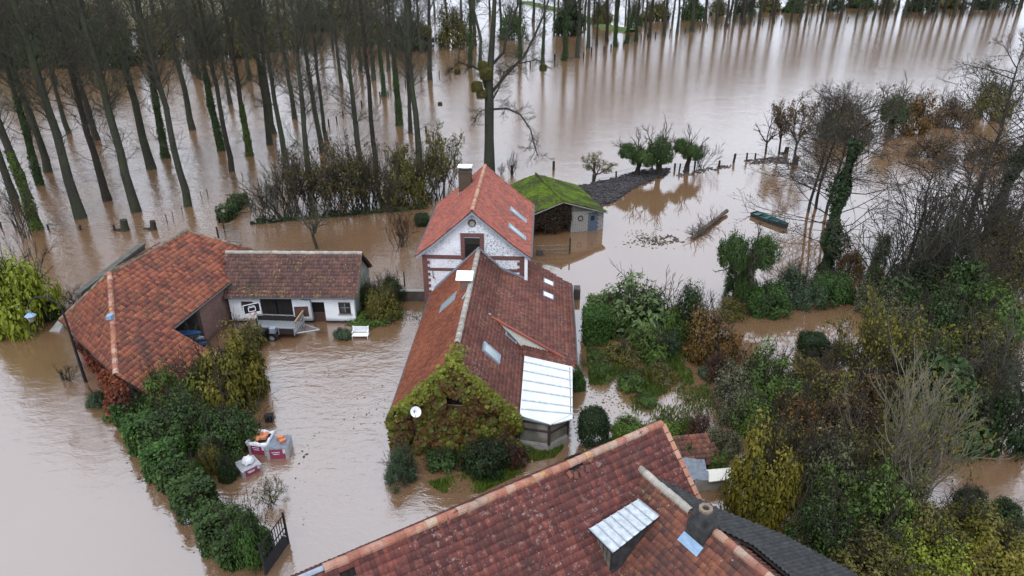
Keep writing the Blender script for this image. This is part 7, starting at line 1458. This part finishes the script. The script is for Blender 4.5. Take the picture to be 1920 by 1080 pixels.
def ruin():
    p = at(1330, 915); r = empty('ruined_lean_to', p, 'small ruined lean-to with grey sheet beside the corrugated roof', 'shed'); wall_seg((p[0] - .9, p[1] - .2), (p[0] + 1.0, p[1] + .1), -.6, .7, .2, M['concrete'], r, 'wall'); wall_seg((p[0] + 1.0, p[1] + .1), (p[0] + 1.1, p[1] + 1.6), -.6, .7, .2, M['concrete'], r, 'wall')
    pl = Plane((p[0] - 1.6, p[1] + .6, .9), (p[0] + .6, p[1] + .9, .9), (p[0] - 1.5, p[1] + 2.2, 1.5)); roof(pl, [(0, 0), (2.3, 0), (2.2, 1.7), (.1, 1.7)], .22, .3, 'pan', M['wing_tile'], r, name='roof_slope')
    MB().slab([(p[0] - .2, p[1] - .35, .74), (p[0] + 1.3, p[1] - .1, .74), (p[0] + 1.3, p[1] + .5, .95), (p[0] - .2, p[1] + .3, .95)], .05, (0, 0, 1)).build('cover_board', M['cream'], r)
    V = []; rng = np.random.default_rng(3)
    for j in range(5):
        for i in range(5): V.append((p[0] - 1.5 + i * .33, p[1] - .25 + j * .28, .78 + .1 * j + rng.normal(0, .07)))
    MB().add(V, [(j * 5 + i, j * 5 + i + 1, j * 5 + i + 6, j * 5 + i + 5) for j in range(4) for i in range(4)]).build('tarpaulin', M['tarp_grey'], r, smooth=True)
ruin()
# grass tufts and drowned weeds
def tufts(name, poly_px, n, label, mat='grass', hmin=.08, hmax=.3, seed=1, z=0.0):
    P = np.array([at(*p)[:2] for p in poly_px]); rng = np.random.default_rng(seed); C = rng.uniform(P.min(0), P.max(0), (n * 3, 2)); C = C[inside([tuple(p) for p in P], C[:, 0], C[:, 1])]
    f = np.sin(C[:, 0] * 1.7 + seed) * np.cos(C[:, 1] * 1.3 + seed * 2) + rng.normal(0, .35, len(C)); C = C[f > -.25][:n]; n = len(C); h = rng.uniform(hmin, hmax, n); az = rng.uniform(0, 6.283, n); ln = rng.normal(0, .35, (n, 2)) * h[:, None]; w = .035
    B = np.stack([C[:, 0], C[:, 1], np.full(n, z - .02)], 1); s = np.stack([np.cos(az) * w, np.sin(az) * w, np.zeros(n)], 1); Tp = B + np.stack([ln[:, 0], ln[:, 1], h + .02], 1)
    V = np.stack([B - s, B + s, Tp + s * .15, Tp - s * .15], 1); o = link(name, mesh_np(name, V.reshape(-1, 3), np.arange(4 * n).reshape(n, 4)), G[mat]); return tag(o, label, kind='stuff')
tufts('yard_grass', [(660, 622), (670, 604), (750, 560), (760, 578), (735, 600), (690, 622)], 2600, 'grass growing along the byre corner and garden wall')
tufts('garden_grass', [(1098, 572), (1160, 570), (1165, 590), (1098, 594)], 1500, 'grass at the garden corner around the corrugated sheets')
tufts('garden_grass', [(1100, 655), (1290, 660), (1300, 720), (1230, 745), (1105, 720)], 7000, 'half drowned weeds in the flooded garden bed', 'green', .1, .45, 3)
tufts('garden_grass', [(1180, 745), (1330, 720), (1350, 780), (1270, 800), (1190, 790)], 2200, 'sparse weeds in the flooded lawn', 'green', .06, .3, 4)
tufts('garden_grass', [(1125, 835), (1180, 800), (1300, 790), (1340, 880), (1290, 905), (1262, 820), (1200, 820)], 5000, 'bright grass behind the foreground ridge', 'grass', .1, .4, 5)
tufts('garden_grass', [(800, 905), (960, 870), (985, 885), (900, 925), (830, 925)], 2500, 'grass and weeds below the creeper gable', 'grass', .05, .25, 6)
tufts('garden_grass', [(985, 850), (1060, 835), (1040, 858), (990, 868)], 900, 'grass at the conservatory foot', 'grass', .05, .2, 7)
tufts('drowned_weeds', [(730, 580), (798, 582), (790, 612), (735, 612)], 260, 'weeds just breaking the surface beside the tall house', 'ivy', .02, .12, 8)
